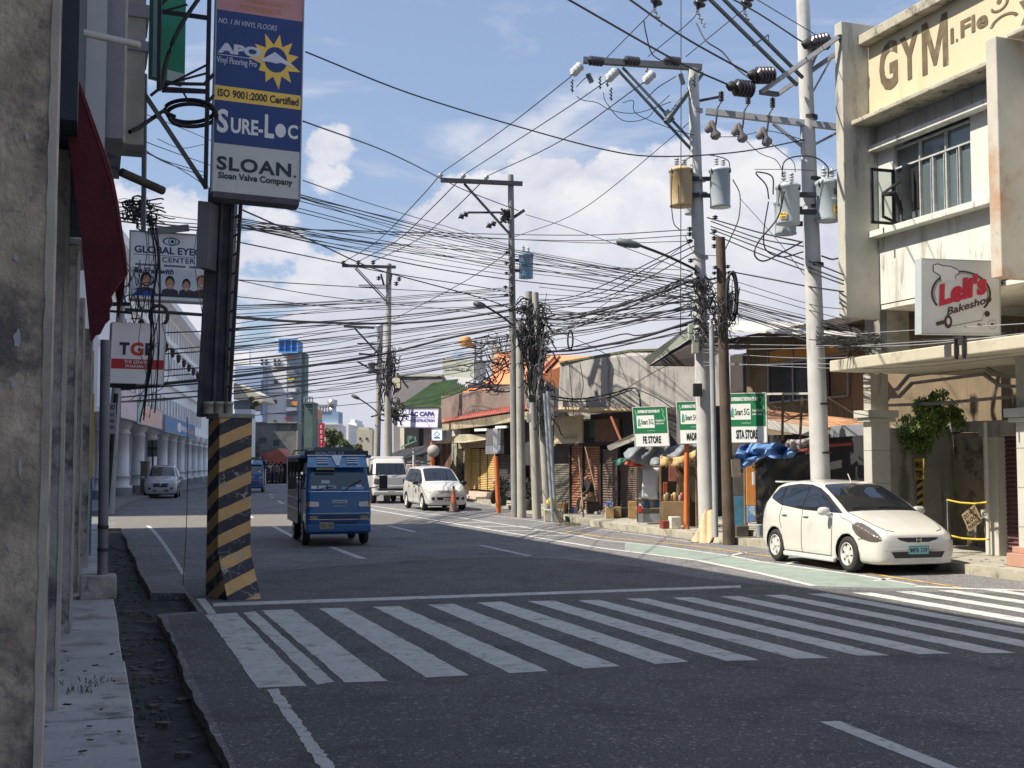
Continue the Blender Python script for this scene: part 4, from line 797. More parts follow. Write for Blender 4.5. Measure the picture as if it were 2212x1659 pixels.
# painted sign band
sp_ = Panel(SF.P(ax(1893, bW-.02), bW-.025, zg1+.02), SF.P(ax(1893, bW-.02)-10, bW-.025, zg1+.02)-SF.P(ax(1893, bW-.02), bW-.025, zg1+.02), Vector((0, 0, zt0-zg1-.04)), gy)
GL = mat('sign_letters', (.13, .10, .06), .9, .3, 6, 0, stain=(.45, .38, .25), amt=.36, streak=True, sscale=2.5)
def spx(u, v): a, z = SF.px(u, v, bW-.03); return ((ax(1893, bW-.02)-a)/10, (z-zg1-.02)/(zt0-zg1-.04))
def gtext(s, u0, v0t, v0b, u1, bold=.05):
    x0, y1 = spx(u0, v0t); _, y0 = spx(u0, v0b); x1, _ = spx(u1, v0t); return sp_.text(s, x0, y0, x1, y1, GL, .004, bold=bold)
gtext('G', 1898, 100, 205, 1938, .04); gtext('Y', 1943, 85, 182, 1984, .04); x0, y1 = spx(1990, 54); _, y0 = spx(1990, 166); x1, _ = spx(2046, 40); sp_.poly('lettering', [(x0+(x1-x0)*a, y0+(y1-y0)*b) for a, b in ((0, 0), (0, 1), (.22, 1), (.5, .38), (.78, 1), (1, 1), (1, 0), (.8, 0), (.8, .62), (.56, .1), (.44, .1), (.2, .62), (.2, 0))], GL, .004); gtext('i', 2052, 62, 96, 2060, .05); gtext('.', 2064, 84, 92, 2069, .06); gtext('Fle', 2074, 46, 84, 2134, .03)
x0, y0 = spx(2158, 12); sp_.ring('swoosh', x0, y0+.02, .022, .09, .28, GL, a0=190, a1=380); x1, y1 = spx(2168, 30); sp_.ring('swoosh', x1, y1-.12, .035, .12, .22, GL, a0=20, a1=165); sp_.disc('dot', x0, y0+.05, .006, .03, GL); gtext('X', 2200, 5, 66, 2240, .05)
# window
WFR = mat('window_frame_grey', (.45, .47, .46), .6, .2, 8, .1); WGL = glass('gym_glass', (.10, .13, .14), .08, .9)
win = gpart('window', [(wa0, wa1, 14.16, 14.2, wz0, wz1)], WGL)
zt = zx(1941, 362, 14.1); W3 = (wa1-wa0)
fr = [(wa0, wa1, 14.1, 14.155, wz0-.03, wz0), (wa0, wa1, 14.1, 14.155, wz1, wz1+.03), (wa0, wa1, 14.1, 14.155, zt-.015, zt+.015)]
for k in range(4): fr.append((wa0+W3*k/3-.012, wa0+W3*k/3+.012, 14.1, 14.156, wz0, wz1))
for k in (1, 3, 5): fr.append((wa0+W3*k/6-.01, wa0+W3*k/6+.01, 14.1, 14.156, wz0, zt-.015))
for k in (1.12, 1.9, 2.1, 2.9, 3.1): fr.append((wa0+W3*k/6-.006, wa0+W3*k/6+.006, 14.09, 14.156, wz0+.03, zt-.05))
gpart('frame', fr, WFR, 0, win)
gpart('curtain', [(wa0+W3*.68, wa0+W3*.97, 14.14, 14.157, wz0+.2, zt-.1)], BLACK, 0, win)  # black panel standing in for the dark room behind the opened panes
# opened casements
def casement(a, b0, b1, z0, z1, mt, name='casement'):
    m = MB(); t = .022
    for q in ((b0, b1, z0, z0+.05), (b0, b1, z1-.05, z1), (b0, b0+.05, z0, z1), (b1-.05, b1, z0, z1)): m.fbox(SF, a-t, a+t, *q)
    o = m.build(name, mt, gy); g_ = MB(); g_.fbox(SF, a-.004, a+.004, b0+.05, b1-.05, z0+.05, z1-.05); g_.build('pane', clear('clear_pane'), o)
casement(wa1+.0, 14.08-.52, 14.08, wz0, zt-.02, DSTEEL)
m = MB(); A = SF.P(wa1-.50, 14.07, 0); B_ = SF.P(wa1-.56, 13.84, 0)
m.hexa([A+Z*wz0, B_+Z*wz0, B_+Z*wz0+Vector((.02, .02, 0)), A+Z*wz0+Vector((.02, .02, 0)), A+Z*(zt-.03), B_+Z*(zt-.03), B_+Z*(zt-.03)+Vector((.02, .02, 0)), A+Z*(zt-.03)+Vector((.02, .02, 0))]); m.build('casement', mat('dusty_glass', (.12, .13, .14), .3, .3, 3, 0), gy)
m = MB()

c0 = SF.P(wa1-.1, 13.75, wz0+.1); 
m.bar(c0, c0+Z*.45, .04); m.bar(c0+Z*.45, SF.P(wa1-.45, 13.85, wz0+.7), .04); m.bar(c0+Z*.42, SF.P(wa1-.1, 14.05, wz0+.55), .04); m.bar(c0+Z*.42, SF.P(wa1-.5, 13.7, wz0+.5), .04); m.bar(SF.P(wa1-.5, 13.7, wz0+.5), SF.P(wa1-.35, 14.05, wz0+.02), .05); m.bar(c0+Z*.02, SF.P(wa1-.1, 14.05, wz0+.02), .04)
m.build('bracket', BLACK, gy)
# canopy and ground floor
bC = 12.95; zc0 = zx(1795, 803, bC); zc1 = zx(1795, 779, bC); aC = ax(1795, bC)
cano = gpart('canopy', [(1, aC, bC, 17.5, zc0, zc1)], mat('canopy_cream', (.50, .46, .36), .85, .1, 1, .2, stain=(.30, .27, .21), amt=.5, sscale=1.2), .02)
CL = mat('column_tile', (.50, .49, .44), .6, .08, 2, .08, stain=(.36, .34, .30), amt=.3, streak=True)
def column(u, wa, wb, cap=True):
    a = ax(u, bW); z = .15
    o = gpart('column', [(a-wa, a, bW, bW+wb, z, zx(u, 912, bW))], CL, .01)
    zc = zx(u, 912, bW); gpart('capital', [(a-wa-.08, a+.08, bW-.08, bW+wb+.08, zc, zc+.07), (a-wa-.12, a+.12, bW-.13, bW+wb+.12, zc+.08, zc+.22)], CL, .008, o)
    gpart('upper_column', [(a-wa+.01, a-.01, bW+.01, bW+wb-.01, zc+.221, zc0)], CONCL, .01, o)
    j = gpart('tile_joint', [(a-wa-.002, a+.002, bW-.003, bW+wb+.002, z+.62*k, z+.62*k+.012) for k in range(1, 4)], mat('joint', (.25, .24, .2)), 0, o)
    return a, o
column(1866, .25, .42); a2, c2 = column(2196, .3, .5)
gpart('plinth', [(a2-.42, a2+.12, bW-.14, bW+.6, .151, .36), (a2-.36, a2+.06, bW-.08, bW+.56, .361, .46)], mat('pink_plinth', (.42, .24, .18), .7, .1, 3, .1), .01, c2)
# upper storey back opening, dark columns
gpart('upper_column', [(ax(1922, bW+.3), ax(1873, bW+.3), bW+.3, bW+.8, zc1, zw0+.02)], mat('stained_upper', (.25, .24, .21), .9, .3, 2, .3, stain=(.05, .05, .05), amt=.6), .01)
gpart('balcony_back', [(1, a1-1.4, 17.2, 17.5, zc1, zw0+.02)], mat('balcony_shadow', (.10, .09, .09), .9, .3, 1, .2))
gpart('soffit', [(1, a1, bW+.16, 17.4, zw0-.08, zw0)], GW)
# back wall with moss stains, doorway and red shutter
bM = 16.4
gpart('stained_wall', [(ax(2135, bM), ax(1925, bM), bM, bM+.25, .15, zx(1935, 940, bM))], mat('mossy_wall', (.28, .25, .19), .95, .25, 1.3, .6, 12, stain=(.035, .035, .03), amt=.78, sscale=1.3, stain2=(.45, .42, .36), amt2=.22, s2scale=2.6))
gpart('wall_cap', [(ax(2135, bM), ax(1930, bM), bM-.04, bM+.3, zx(1935, 938, bM), zx(1935, 918, bM))], CONC)
gpart('side_wall', [(ax(1932, 15.0), ax(1922, 15.0), 14.4, bM+.2, .15, zx(1925, 925, 15))], CONC)
bD = 15.2
gpart('door_post', [(ax(2163, bD), ax(2134, bD), bD-.1, bD+.3, .15, zx(2140, 943, bD))], CL, .01)
gpart('door_lintel', [(ax(2212, bD)-1, ax(2128, bD), bD-.12, bD+.4, zx(2140, 943, bD)+.002, zx(2140, 909, bD))], CONC, .01)
def slats(name, F, a0, a1, b, z0, z1, n, mt, par, dep=.03):
    m = MB(); vs = []; h = (z1-z0)/n
    for k in range(n):
        z = z0+k*h; vs += [F.P(a0, b, z), F.P(a1, b, z), F.P(a0, b-dep, z+h*.5), F.P(a1, b-dep, z+h*.5), F.P(a0, b-dep*.4, z+h*.82), F.P(a1, b-dep*.4, z+h*.82)]
    vs += [F.P(a0, b, z1), F.P(a1, b, z1)]
    r = len(vs)//2; m.add(vs, [(2*i, 2*i+1, 2*i+3, 2*i+2) for i in range(r-1)]); nb = len(vs)
    m.fbox(F, a0, a1, b+.01, b+.06, z0, z1); return m.build(name, mt, par)
slats('roller_shutter', SF, ax(2212, bD)-1.5, ax(2163, bD)-.01, bD+.1, .18, zx(2140, 943, bD), 26, mat('maroon_shutter', (.10, .045, .05), .5, .15, 3, .05), gy)
m = MB(); m.cyl(SF.P(ax(2131, 15.0), 15.0, .15), SF.P(ax(2131, 15.0), 15.0, zx(2131, 912, 15)), .035, .035, 8); m.build('white_pipe', ink(200, 198, 190), gy)
# steel channels under the canopy
for lst in ([(1925, 842), (1938, 841), (1962, 812), (2125, 792), (2150, 806), (2172, 814), (2200, 814)], [(1925, 858), (1942, 857), (1970, 828), (2125, 808), (2160, 833), (2200, 835)], [(1905, 876), (2020, 872), (2200, 856)]):
    m = MB()
    for i in range(len(lst)-1):
        Y0 = 24.5-(lst[i][0]-1900)*.012; Y1 = 24.5-(lst[i+1][0]-1900)*.012; m.bar(at(*lst[i], Y0), at(*lst[i+1], Y1), .055)
    m.build('ceiling_channel', mat('channel_grey', (.22, .21, .2), .6, .2, 3, .1), gy)
m = MB(); m.fbox(SF, ax(2094, bC-.02)-.0, ax(2075, bC-.02), bC-.05, bC-.02, zc0-.1, zc1+.12); 
fq = [(ax(2078, bC), ax(2075, bC)), (ax(2095, bC), ax(2092, bC))]
m = MB(); [m.fbox(SF, a, b, bC-.08, bC-.02, zc0-.05, zc1+.1) for a, b in fq]; m.fbox(SF, ax(2095, bC), ax(2075, bC), bC-.079, bC-.021, zc1+.06, zc1+.1); m.build('bracket', DSTEEL, gy)
# bakeshop sign
bk = empty('bakeshop_sign', at(2075, 720, 19.6), 'white bakeshop lightbox with red script in a brown ring', 'sign')
pn = panel_px((1991, 719.8, 19.36), (2160, 721.6, 19.86), (1991, 559.6, 19.36), bk); pn.body('box', ink(205, 205, 203), .15, ink(170, 178, 182), .012)
BR = ink(70, 50, 38); RED2 = ink(190, 30, 60)
pn.ring('brown_ring', .50, .545, .385, .315, .075, BR, a0=-38, a1=214, tilt=0); pn.ring('inner_ring', .50, .545, .345, .28, .02, BR, a0=-20, a1=200)
pn.line('hat_outline', [(.24, .70), (.225, .78), (.20, .80), (.14, .84), (.14, .92), (.20, .945), (.26, .92), (.36, .915), (.44, .88), (.48, .84), (.46, .80), (.42, .79), (.43, .74)], .012, BR, .008)
pn.poly('hat', [(.245, .70), (.235, .79), (.15, .84), (.15, .92), (.2, .935), (.26, .91), (.36, .905), (.44, .87), (.47, .84), (.42, .8), (.42, .73), (.33, .72)], ink(215, 215, 213), .0065)
pn.text("Leli's", .18, .46, .84, .76, RED2, .009, bold=.055, shear=.25, rot=14); pn.line('underline', [(.22, .42), (.26, .39), (.34, .44), (.46, .44), (.52, .50)], .03, RED2, .0075)
pn.text('Bakeshop', .30, .31, .90, .445, BR, .009, bold=.02, shear=.3, rot=15)
pn.line('pin_outline', [(.37, .10), (.77, .19), (.78, .28)], .008, BR, .008); pn.disc('rolling_pin', .33, .16, .05, .09, BR, .0085); pn.disc('pin_hub', .33, .165, .022, .045, ink(205, 205, 203), .010); pn.line('pin_handle', [(.18, .125), (.31, .165)], .06, BR, .0095); pn.disc('pin_knob', .83, .275, .035, .04, BR, .0085)
pn.text('By :', .71, .09, .80, .14, BR, .008, bold=.03); pn.ring('seal', .90, .13, .055, .065, .06, BR); pn.disc('seal_mark', .90, .13, .025, .02, BR)
m = MB(); m.bar(at(2160, 612, 19.9), at(2188, 612, 20.2), .04); m.build('arm', DSTEEL, bk)
# parking notices and tape
YT_ = mat('caution_tape', (.6, .45, .05), .5, .2, 9, 0)
for k, (q, lab) in enumerate((([(2046, 1080), (2075, 1086), (2105, 1088), (2133, 1085)], 'upper yellow tape strung in front of the mossy wall'), ([(2049, 1156), (2080, 1163), (2110, 1165), (2136, 1165)], 'lower yellow tape strung near the sidewalk by the mossy wall'))):
    m = MB(); m.tube([at(u, v, 22.3-(u-2046)*.01) for u, v in q], .018, 5); tag(m.build('caution_tape', YT_), lab, 'tape')
m = MB(); m.cyl(at(2046, 1078, 22.3), Vector((at(2046, 1078, 22.3).x, 22.3, .15)), .012, .012, 6); m.build('tape_post', STEEL); tag(bpy.data.objects['tape_post'], 'thin wire stake holding the yellow tape', 'stake')
cs = empty('cardboard_sign', at(2100, 1120, 22), 'tilted cardboard sign hand lettered do not block parking', 'sign')
bl, br, tl = at(2093, 1149, 22.0), at(2122, 1126, 21.9), at(2077, 1112, 22.0)
pn = Panel(bl, br-bl, tl-bl, cs); pn.body('board', mat('cardboard', (.46, .36, .22), .9, .1, 5, .1), .008)
for i, s in enumerate(('DO NOT', 'BLOCK', 'PARKING')): pn.text(s, .08, .68-.31*i, .92, .90-.31*i, BLACK, .004, bold=.02)
ns = empty('paper_sign', at(2126, 1110, 21.8), 'small white paper no parking sign beside the cardboard', 'sign')
pn = panel_px((2120, 1120, 21.8), (2136, 1119, 21.75), (2119, 1101, 21.8), ns); pn.body('paper', ink(225, 225, 215), .006); pn.text('NO', .1, .2, .6, .8, BLACK, .004, bold=.03); pn.text('P', .68, .2, .9, .8, BLACK, .004)
yb = empty('striped_marker', at(1990, 1090, 24.4), 'yellow marker board with black diagonal stripes on the mossy wall', 'marker')
pn = panel_px((1981, 1100, 24.3), (1994, 1100, 24.2), (1980, 1034, 24.3), yb); pn.body('striped_board', mat('marker_yellow', (.4, .3, .06), .7, .2, 4, .1), .02)
for i in range(4): pn.poly('black_stripe', [(0, .04+.25*i), (1, .16+.25*i), (1, .28+.25*i), (0, .16+.25*i)], BLACK)
pn = panel_px((1975, 1036, 24.3), (1996, 1036, 24.1), (1975, 991, 24.3), yb); pn.body('yellow_board', mat('marker_yellow', (.4, .3, .06)), .02)
for i in range(2): pn.text('MHD' if i else 'TIP', .12, .1+.45*i, .88, .42+.45*i, BLACK, .004, bold=.04)
# hanging shrub
sh = empty('hanging_shrub', SF.P(ax(1990, 16.2), 16.2, zx(1990, 960, 16.2)), 'leafy green shrub growing from the mossy wall under the canopy', 'shrub')
random.seed(21)
m = MB(); c = at(2005, 890, 24.0)
for k in range(5): m.tube([at(1960+k*5, 1010, 24.6), at(1970+k*8, 960, 24.4), at(1975+k*16, 905, 24.1)], .018, 5)
for k in range(3): m.tube([at(1945+k*6, 1060+k*10, 24.6), at(1950+k*5, 1000, 24.6), at(1968+k*3, 955, 24.4)], .012, 5)
m.build('stem', WOODP, sh)
m = MB()
for k in range(38):
    t = random.uniform(0, 6.28); r = random.uniform(.1, 1.18)**.75; leaves(m, at(2008+60*r*math.cos(t), 890+44*r*math.sin(t)+8*math.cos(t*3), 24.0+random.uniform(-.5, .4)), random.uniform(.09, .2), 85, .05, (1, 1, 1), 1.3)
for k in range(14): leaves(m, at(1965+random.uniform(-18, 45), 940+random.uniform(-20, 30), 24.3), .17, 90, .04, (1, 1, 1.3), 1.5)
for k in range(8): leaves(m, at(2070+random.uniform(-12, 14), 895+random.uniform(-10, 22), 23.8), .12, 60, .04, (1, 1, 1.4), 1.8)
m.build('foliage', leafmat('leaf_shrub', (.13, .22, .05), (.28, .38, .11)), sh)
# ---------------------------------------------------------------- brown corrugated house
BRN = mat('brown_siding', (.20, .155, .10), .85, .2, 1.5, .1, stain=(.11, .085, .06), amt=.5, streak=True); DKB = mat('dark_eave', (.05, .042, .042), .9, .2, 2, .1)
bh = empty('brown_house', SF.P(24, 17.6, .15), 'brown corrugated two storey house with orange window panes', 'building')
bB = 17.6
def corr(name, F, a0, a1, b, z0, z1, mt, par, pitch=.16, dep=.03):
    m = MB(); n = int((a1-a0)/pitch); vs = []
    for i in range(2*n+1): a = a0+(a1-a0)*i/(2*n); bb = b-(dep if i % 2 else 0); vs += [F.P(a, bb, z0), F.P(a, bb, z1)]
    m.add(vs, [(2*i, 2*i+1, 2*i+3, 2*i+2) for i in range(2*n)]); m.fbox(F, a0, a1, b+.01, b+.1, z0, z1); return m.build(name, mt, par)
zb1 = zx(1700, 735, bB); corr('corrugated_wall', SF, 12, ax(1615, bB), bB, .2, zb1, BRN, bh)
m = MB(); m.fbox(SF, 12, ax(1560, bB), bB+.3, 24, .2, zb1-.1); m.build('core', DKB, bh)
m = MB(); m.fbox(SF, 12, ax(1540, 16.9), 16.7, bB+.3, zb1+.001, zb1+.16); m.build('eave', DKB, bh)
def plate(name, pts, mt, par, t=.05, dirv=(0, 0, -1)):
    m = MB(); m.prism([at(*p) for p in pts], Vector(dirv)*t); return m.build(name, mt, par)
plate('roof', [(1515, 691, 35), (1830, 699, 31.5), (1850, 722, 28.0), (1560, 712, 31.5)], mat('pale_roof', (.55, .53, .50), .7, .1, 1, .1, stain=(.4, .33, .28), amt=.3), bh)
plate('rake_board', [(1390, 775, 35), (1405, 787, 35), (1512, 716, 34), (1503, 694, 34)], mat('pale_green_board', (.48, .52, .44), .7, .15, 2, .1), bh, .1, (0, 1, 0))
plate('gable_soffit', [(1404, 789, 35.05), (1500, 790, 34.2), (1560, 760, 33.6), (1560, 714, 33.6), (1512, 718, 34.2)], DKB, bh, .3, (0, 1, 0))
m = MB(); z0, z1 = zx(1670, 868, bB), zx(1670, 759, bB); aw1, aw0 = ax(1668, bB), ax(1750, bB)
m.fbox(SF, aw0-1.0, aw1, bB-.06, bB-.02, z0, z1); w_ = m.build('window', glass('house_glass', (.03, .03, .035), .12), bh)
zo = zx(1670, 785, bB-.07); m = MB(); [m.fbox(SF, aw1-(k+1)*1.25+.04, aw1-k*1.25-.04, bB-.075, bB-.062, zo, z1) for k in range(3)]; m.build('orange_pane', mat('orange_pane', (.50, .25, .05), .5, .15, 2, 0), w_)
m = MB(); [m.fbox(SF, aw1-k*1.25-.03, aw1-k*1.25+.03, bB-.1, bB-.061, z0, z1) for k in range(4)]; m.fbox(SF, aw1-3.75, aw1, bB-.101, bB-.06, zo-.05, zo); m.fbox(SF, aw1-3.75, aw1, bB-.101, bB-.06, z0-.05, z0); m.build('frame', STEEL, w_)
# lower lean-to in front of the house
lt = empty('leanto_roof', at(1720, 940, 29), 'rusty lean-to roof with white fascia above the street stalls', 'roof')
RUST = mat('rust_roof', (.44, .22, .12), .9, .35, 2.5, .3, stain=(.50, .42, .30), amt=.55, sscale=1.6)
plate('roof_sheet', [(1655, 885, 31.5), (1760, 912, 31), (1870, 907, 29), (1868, 918, 27.6), (1790, 925, 27.6), (1655, 905, 28.5)], RUST, lt)
plate('fascia', [(1655, 906, 28.3), (1790, 928, 27.4), (1790, 950, 27.4), (1655, 925, 28.3)], mat('fascia_white', (.5, .49, .47), .8, .15, 2, .1, stain=(.3, .3, .3), amt=.4), lt, .06, (0, 1, 0))
plate('fascia', [(1795, 920, 27.3), (1866, 916, 26.6), (1866, 940, 26.6), (1795, 945, 27.3)], mat('fascia_grey', (.2, .22, .25), .8, .15, 2, .1), lt, .06, (0, 1, 0))
m = MB(); p, q = at(1655, 940, 29.5), at(1868, 935, 27.4); m.hexa([Vector((p.x, p.y, .16)), Vector((q.x, q.y, .16)), Vector((q.x+.1, q.y+.4, .16)), Vector((p.x+.1, p.y+.4, .16)), p, q, q+Vector((.1, .4, 0)), p+Vector((.1, .4, 0))]); m.build('back_screen', mat('black_sheet', (.025, .025, .03), .8, .3, 2, .2), lt)
RL = mat('rusty_rail', (.14, .10, .07), .8, .3, 6, .2)
rl = empty('railing', at(1700, 905, 28), 'rusty pipe railing with a pale top rail beside the green banners', 'railing')
m = MB(); m.bar(at(1657, 851, 27.6), at(1748, 850, 27.2), .045); m.build('top_rail', ink(205, 205, 200), rl)
for (u0, u1) in ((1691, 1690), (1733, 1728)): m = MB(); m.bar(at(u0, 852, 27.3), at(u1, 952, 27.3), .05); m.build('post', RL, rl)
for q in ((1660, 871, 1705, 897), (1662, 895, 1686, 880), (1705, 863, 1750, 893), (1692, 912, 1728, 895), (1786, 858, 1850, 897)): m = MB(); m.bar(at(q[0], q[1], 27.5), at(q[2], q[3], 27.5), .03); m.build('brace', RL, rl)
# ---------------------------------------------------------------- blank concrete building with shutters
OLD = mat('old_concrete_wall', (.33, .32, .31), .95, .2, 1.2, .4, 20, stain=(.12, .115, .105), amt=.62, streak=True, sscale=1.1, stain2=(.06, .065, .05), amt2=.3, s2scale=.7)
cbx = empty('blank_wall_building', at(1340, 1000, 40), 'windowless streaked concrete building above brown roller shutters', 'building')
def fwall(pts, dep, name, mt, par, bev=0):   # pts: (u,v,Y) ring
    m = MB(); m.prism([at(*p) for p in pts], dep); return m.build(name, mt, par, bev)
fwall([(1205, 905, 43), (1210, 783, 43), (1296, 768, 42), (1360, 757, 41), (1490, 752, 39), (1560, 752, 38.2), (1560, 905, 38.2)], (.6, 6, 0), 'upper_wall', OLD, cbx)
fwall([(1209, 785, 42.9), (1209, 781, 42.9), (1296, 766, 41.9), (1360, 755, 40.9), (1490, 750, 38.9), (1490, 754, 38.9), (1360, 760, 40.9)], (0, .4, 0), 'coping', mat('mossy_coping', (.12, .13, .08), .95, .3, 4, .4), cbx)
fwall([(1203, 868, 41), (1380, 842, 38), (1382, 880, 38), (1203, 880, 41)], (.1, .9, 0), 'canopy_fascia', OLD, cbx)
fwall([(1196, 884, 40.6), (1200, 879, 40.6), (1384, 881, 37.9), (1384, 887, 37.9)], (.1, 2.2, 0), 'canopy_edge', mat('cream_soffit', (.50, .40, .26), .85, .2, 2, .1), cbx)
fwall([(1178, 905, 41.5), (1178, 850, 41.5), (1196, 845, 41.5), (1196, 905, 41.5)], (0, 2, 0), 'side_pier', OLD, cbx)
p0, p1 = at(1190, 1000, 44.5), at(1420, 1000, 37.5); HF = Fr((p0.x, p0.y), (p1.x-p0.x, p1.y-p0.y))
def hx(u): return HF.px(u, 1000, 0)[0]
def hz(u, v, b=0): return HF.px(u, v, b)[1]
# HF.n points to the right of travel (toward the street is -? ): checked below
HS = -1 if (HF.n.x*(-p0.x)+HF.n.y*(-p0.y)) < 0 else 1      # sign that moves toward the camera
def hbox(name, u0, u1, vt, vb, o0, o1, mt, par, bev=0):
    m = MB(); a0, a1 = hx(u0), hx(u1); zb = hz(u0, vb) if vb < 1090 else .15; zt = hz((u0+u1)/2, vt); b0, b1 = sorted((HS*o0, HS*o1)); m.fbox(HF, a0, a1, b0, b1, zb, zt); return m.build(name, mt, par, bev)
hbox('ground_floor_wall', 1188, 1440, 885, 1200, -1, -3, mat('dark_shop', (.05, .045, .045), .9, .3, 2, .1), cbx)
def hslat(u0, u1, vt, mt, n=24, off=0):
    a0, a1 = hx(u0), hx(u1); zt = hz((u0+u1)/2, vt); m = MB(); b = HS*off
    vs = []; h = (zt-.2)/n
    for k in range(n):
        z = .2+k*h; vs += [HF.P(a0, b, z), HF.P(a1, b, z), HF.P(a0, b+HS*.035, z+h*.5), HF.P(a1, b+HS*.035, z+h*.5)]
    vs += [HF.P(a0, b, zt), HF.P(a1, b, zt)]; r = len(vs)//2
    m.add(vs, [(2*i, 2*i+1, 2*i+3, 2*i+2) for i in range(r-1)]); return m.build('roller_shutter', mt, cbx)
SH1 = mat('shutter_redbrown', (.23, .10, .06), .6, .2, 2, .1, stain=(.13, .07, .05), amt=.4); SH2 = mat('shutter_brown', (.13, .095, .08), .6, .2, 2, .1, stain=(.08, .06, .055), amt=.4); SH3 = mat('shutter_grey', (.16, .15, .12), .6, .2, 2, .1)
hslat(1236, 1262, 963, SH1); hslat(1263.5, 1299, 963, SH1); hslat(1303, 1337, 970, SH2); hslat(1341, 1377, 1000, SH2); hslat(1199, 1233, 1002, SH3); hslat(1379, 1430, 1000, SH2)
for u in (1234, 1300.5, 1338.5, 1262.3): hbox('shutter_rail', u, u+1.6, 963, 1110, .0, .09, DSTEEL, cbx)
hbox('cream_board', 1217, 1278, 899, 959, .3, .36, mat('cream_board', (.46, .40, .28), .8, .06, 2, .05), cbx)
pb = Panel(HF.P(hx(1217), HS*.37, hz(1217, 959)), HF.P(hx(1278), HS*.37, hz(1217, 959))-HF.P(hx(1217), HS*.37, hz(1217, 959)), Vector((0, 0, hz(1217, 899)-hz(1217, 959))), cbx)
pb.text('WALLCOVERING', .32, .15, .86, .26, ink(150, 125, 85), .01); pb.rect('rule', .3, .31, .87, .325, ink(150, 125, 85), .01)
hbox('dark_opening', 1279, 1378, 892, 962, .02, .06, BLACK, cbx); hbox('curtain', 1292, 1345, 905, 955, .08, .13, mat('old_curtain', (.14, .075, .06), .9, .3, 3, .2), cbx); hbox('green_rag', 1280, 1291, 905, 945, .08, .12, mat('green_rag', (.03, .09, .08), .9), cbx)
hbox('shop_shelf', 1193, 1216, 900, 965, .1, .3, mat('wood_shelf', (.14, .10, .06), .9, .3, 4, .1), cbx)
for i in range(7): hbox('hanging_goods', 1197+i*2.5, 1198.7+i*2.5, 918, 948, .32, .36, ink(*random.choice([(150, 60, 70), (160, 150, 130), (90, 70, 60), (180, 170, 160)])), cbx)
hbox('step', 1200, 1440, 1103, 1120, .9, .2, SIDER, cbx)
m = MB(); m.prism([at(1311, 963, 37), at(1365, 938, 36.6), at(1372, 941, 36.6), at(1373, 950, 36.6), at(1317, 973, 37), at(1313, 970, 37)], (.05, .25, 0)); tag(m.build('fallen_lightbox', mat('dirty_white_box', (.42, .41, .36), .8, .25, 3, .1)), 'dirty white box fitting hanging slanted beside the first green banner', 'light fitting')
m = MB(); m.bar(at(1320, 900, 37.3), at(1343, 955, 36.9), .05); tag(m.build('rusty_strut', mat('rust_red', (.35, .12, .08), .9, .2, 5, .1)), 'thin rusty red strut holding the slanted box', 'strut')
for (q, lab) in (((1250, 983, 1260, 1130), 'shorter pole leaning upright before the red-brown shutter'), ((1264, 965, 1299, 1113), 'longer pole leaning at a slant before the red-brown shutter')):
    b = at(q[2], 1000, 37.5 if q[2] < 1280 else 39.7); b.z = .15; m = MB(); m.cyl(at(q[0], q[1], b.y+.8), b, .022, .028, 8); tag(m.build('bamboo_pole', mat('bamboo', (.25, .19, .13), .7, .2, 6, .1)), lab, 'pole')
# ---------------------------------------------------------------- rust stained parapet building
rbx = empty('parapet_building', at(1030, 1000, 60), 'rust stained parapet building with a red awning and yellow shutter', 'building')
fwall([(954, 912, 62), (954, 857, 62), (1000, 850, 60), (1045, 841, 57), (1106, 832, 53), (1180, 822, 49), (1180, 905, 49)], (1, 8, 0), 'parapet', mat('rust_concrete', (.20, .15, .13), .95, .2, .8, .3, stain=(.09, .06, .055), amt=.6, sscale=.5), rbx)
fwall([(953, 912, 61.9), (953, 855, 61.9), (956, 855, 61.9), (956, 912, 61.9)], (0, .3, 0), 'corner_post', CONCL, rbx)
REDR = mat('red_corrugated', (.42, .13, .10), .8, .25, 3, .1, stain=(.25, .09, .07), amt=.4)
m = MB(); A_, B_, C_, D_ = at(957, 909, 61.5), at(1140, 872, 51), at(1140, 886, 49.5), at(957, 914, 60.2); n = 44; vs = []
for i in range(2*n+1):
    t = i/(2*n); dz = Vector((0, 0, .09 if i % 2 else 0)); vs += [A_.lerp(B_, t)+dz, D_.lerp(C_, t)+dz]
m.add(vs, [(2*i, 2*i+1, 2*i+3, 2*i+2) for i in range(2*n)]); o = m.build('awning_roof', REDR, rbx); s = o.modifiers.new('s', 'SOLIDIFY'); s.thickness = .04
fwall([(955, 916, 60), (1140, 888, 49.5), (1140, 905, 49.5), (1060, 918, 54), (955, 930, 60)], (.2, .4, 0), 'awning_fascia', mat('fascia_cream', (.36, .31, .22), .9, .25, 2, .2, stain=(.16, .13, .1), amt=.5), rbx)
q0, q1 = at(938, 1000, 70), at(1110, 1000, 52.5); RFm = Fr((q0.x, q0.y), (q1.x-q0.x, q1.y-q0.y)); RS = -1 if RFm.n.dot(Vector((-q0.x, -q0.y))) < 0 else 1
def rx(u): return RFm.px(u, 1000, 0)[0]
def rbox(name, u0, u1, vt, vb, o0, o1, mt, par, bev=0):
    m = MB(); zb = RFm.px(u0, vb, 0)[1] if vb < 1062 else .15; zt = RFm.px((u0+u1)/2, vt, 0)[1]; b0, b1 = sorted((RS*o0, RS*o1)); m.fbox(RFm, rx(u0), rx(u1), b0, b1, zb, zt); return m.build(name, mt, par, bev)
rbox('ground_floor_wall', 940, 1180, 915, 1080, -.3, -3, mat('dark_shop', (.05, .045, .045)), rbx)
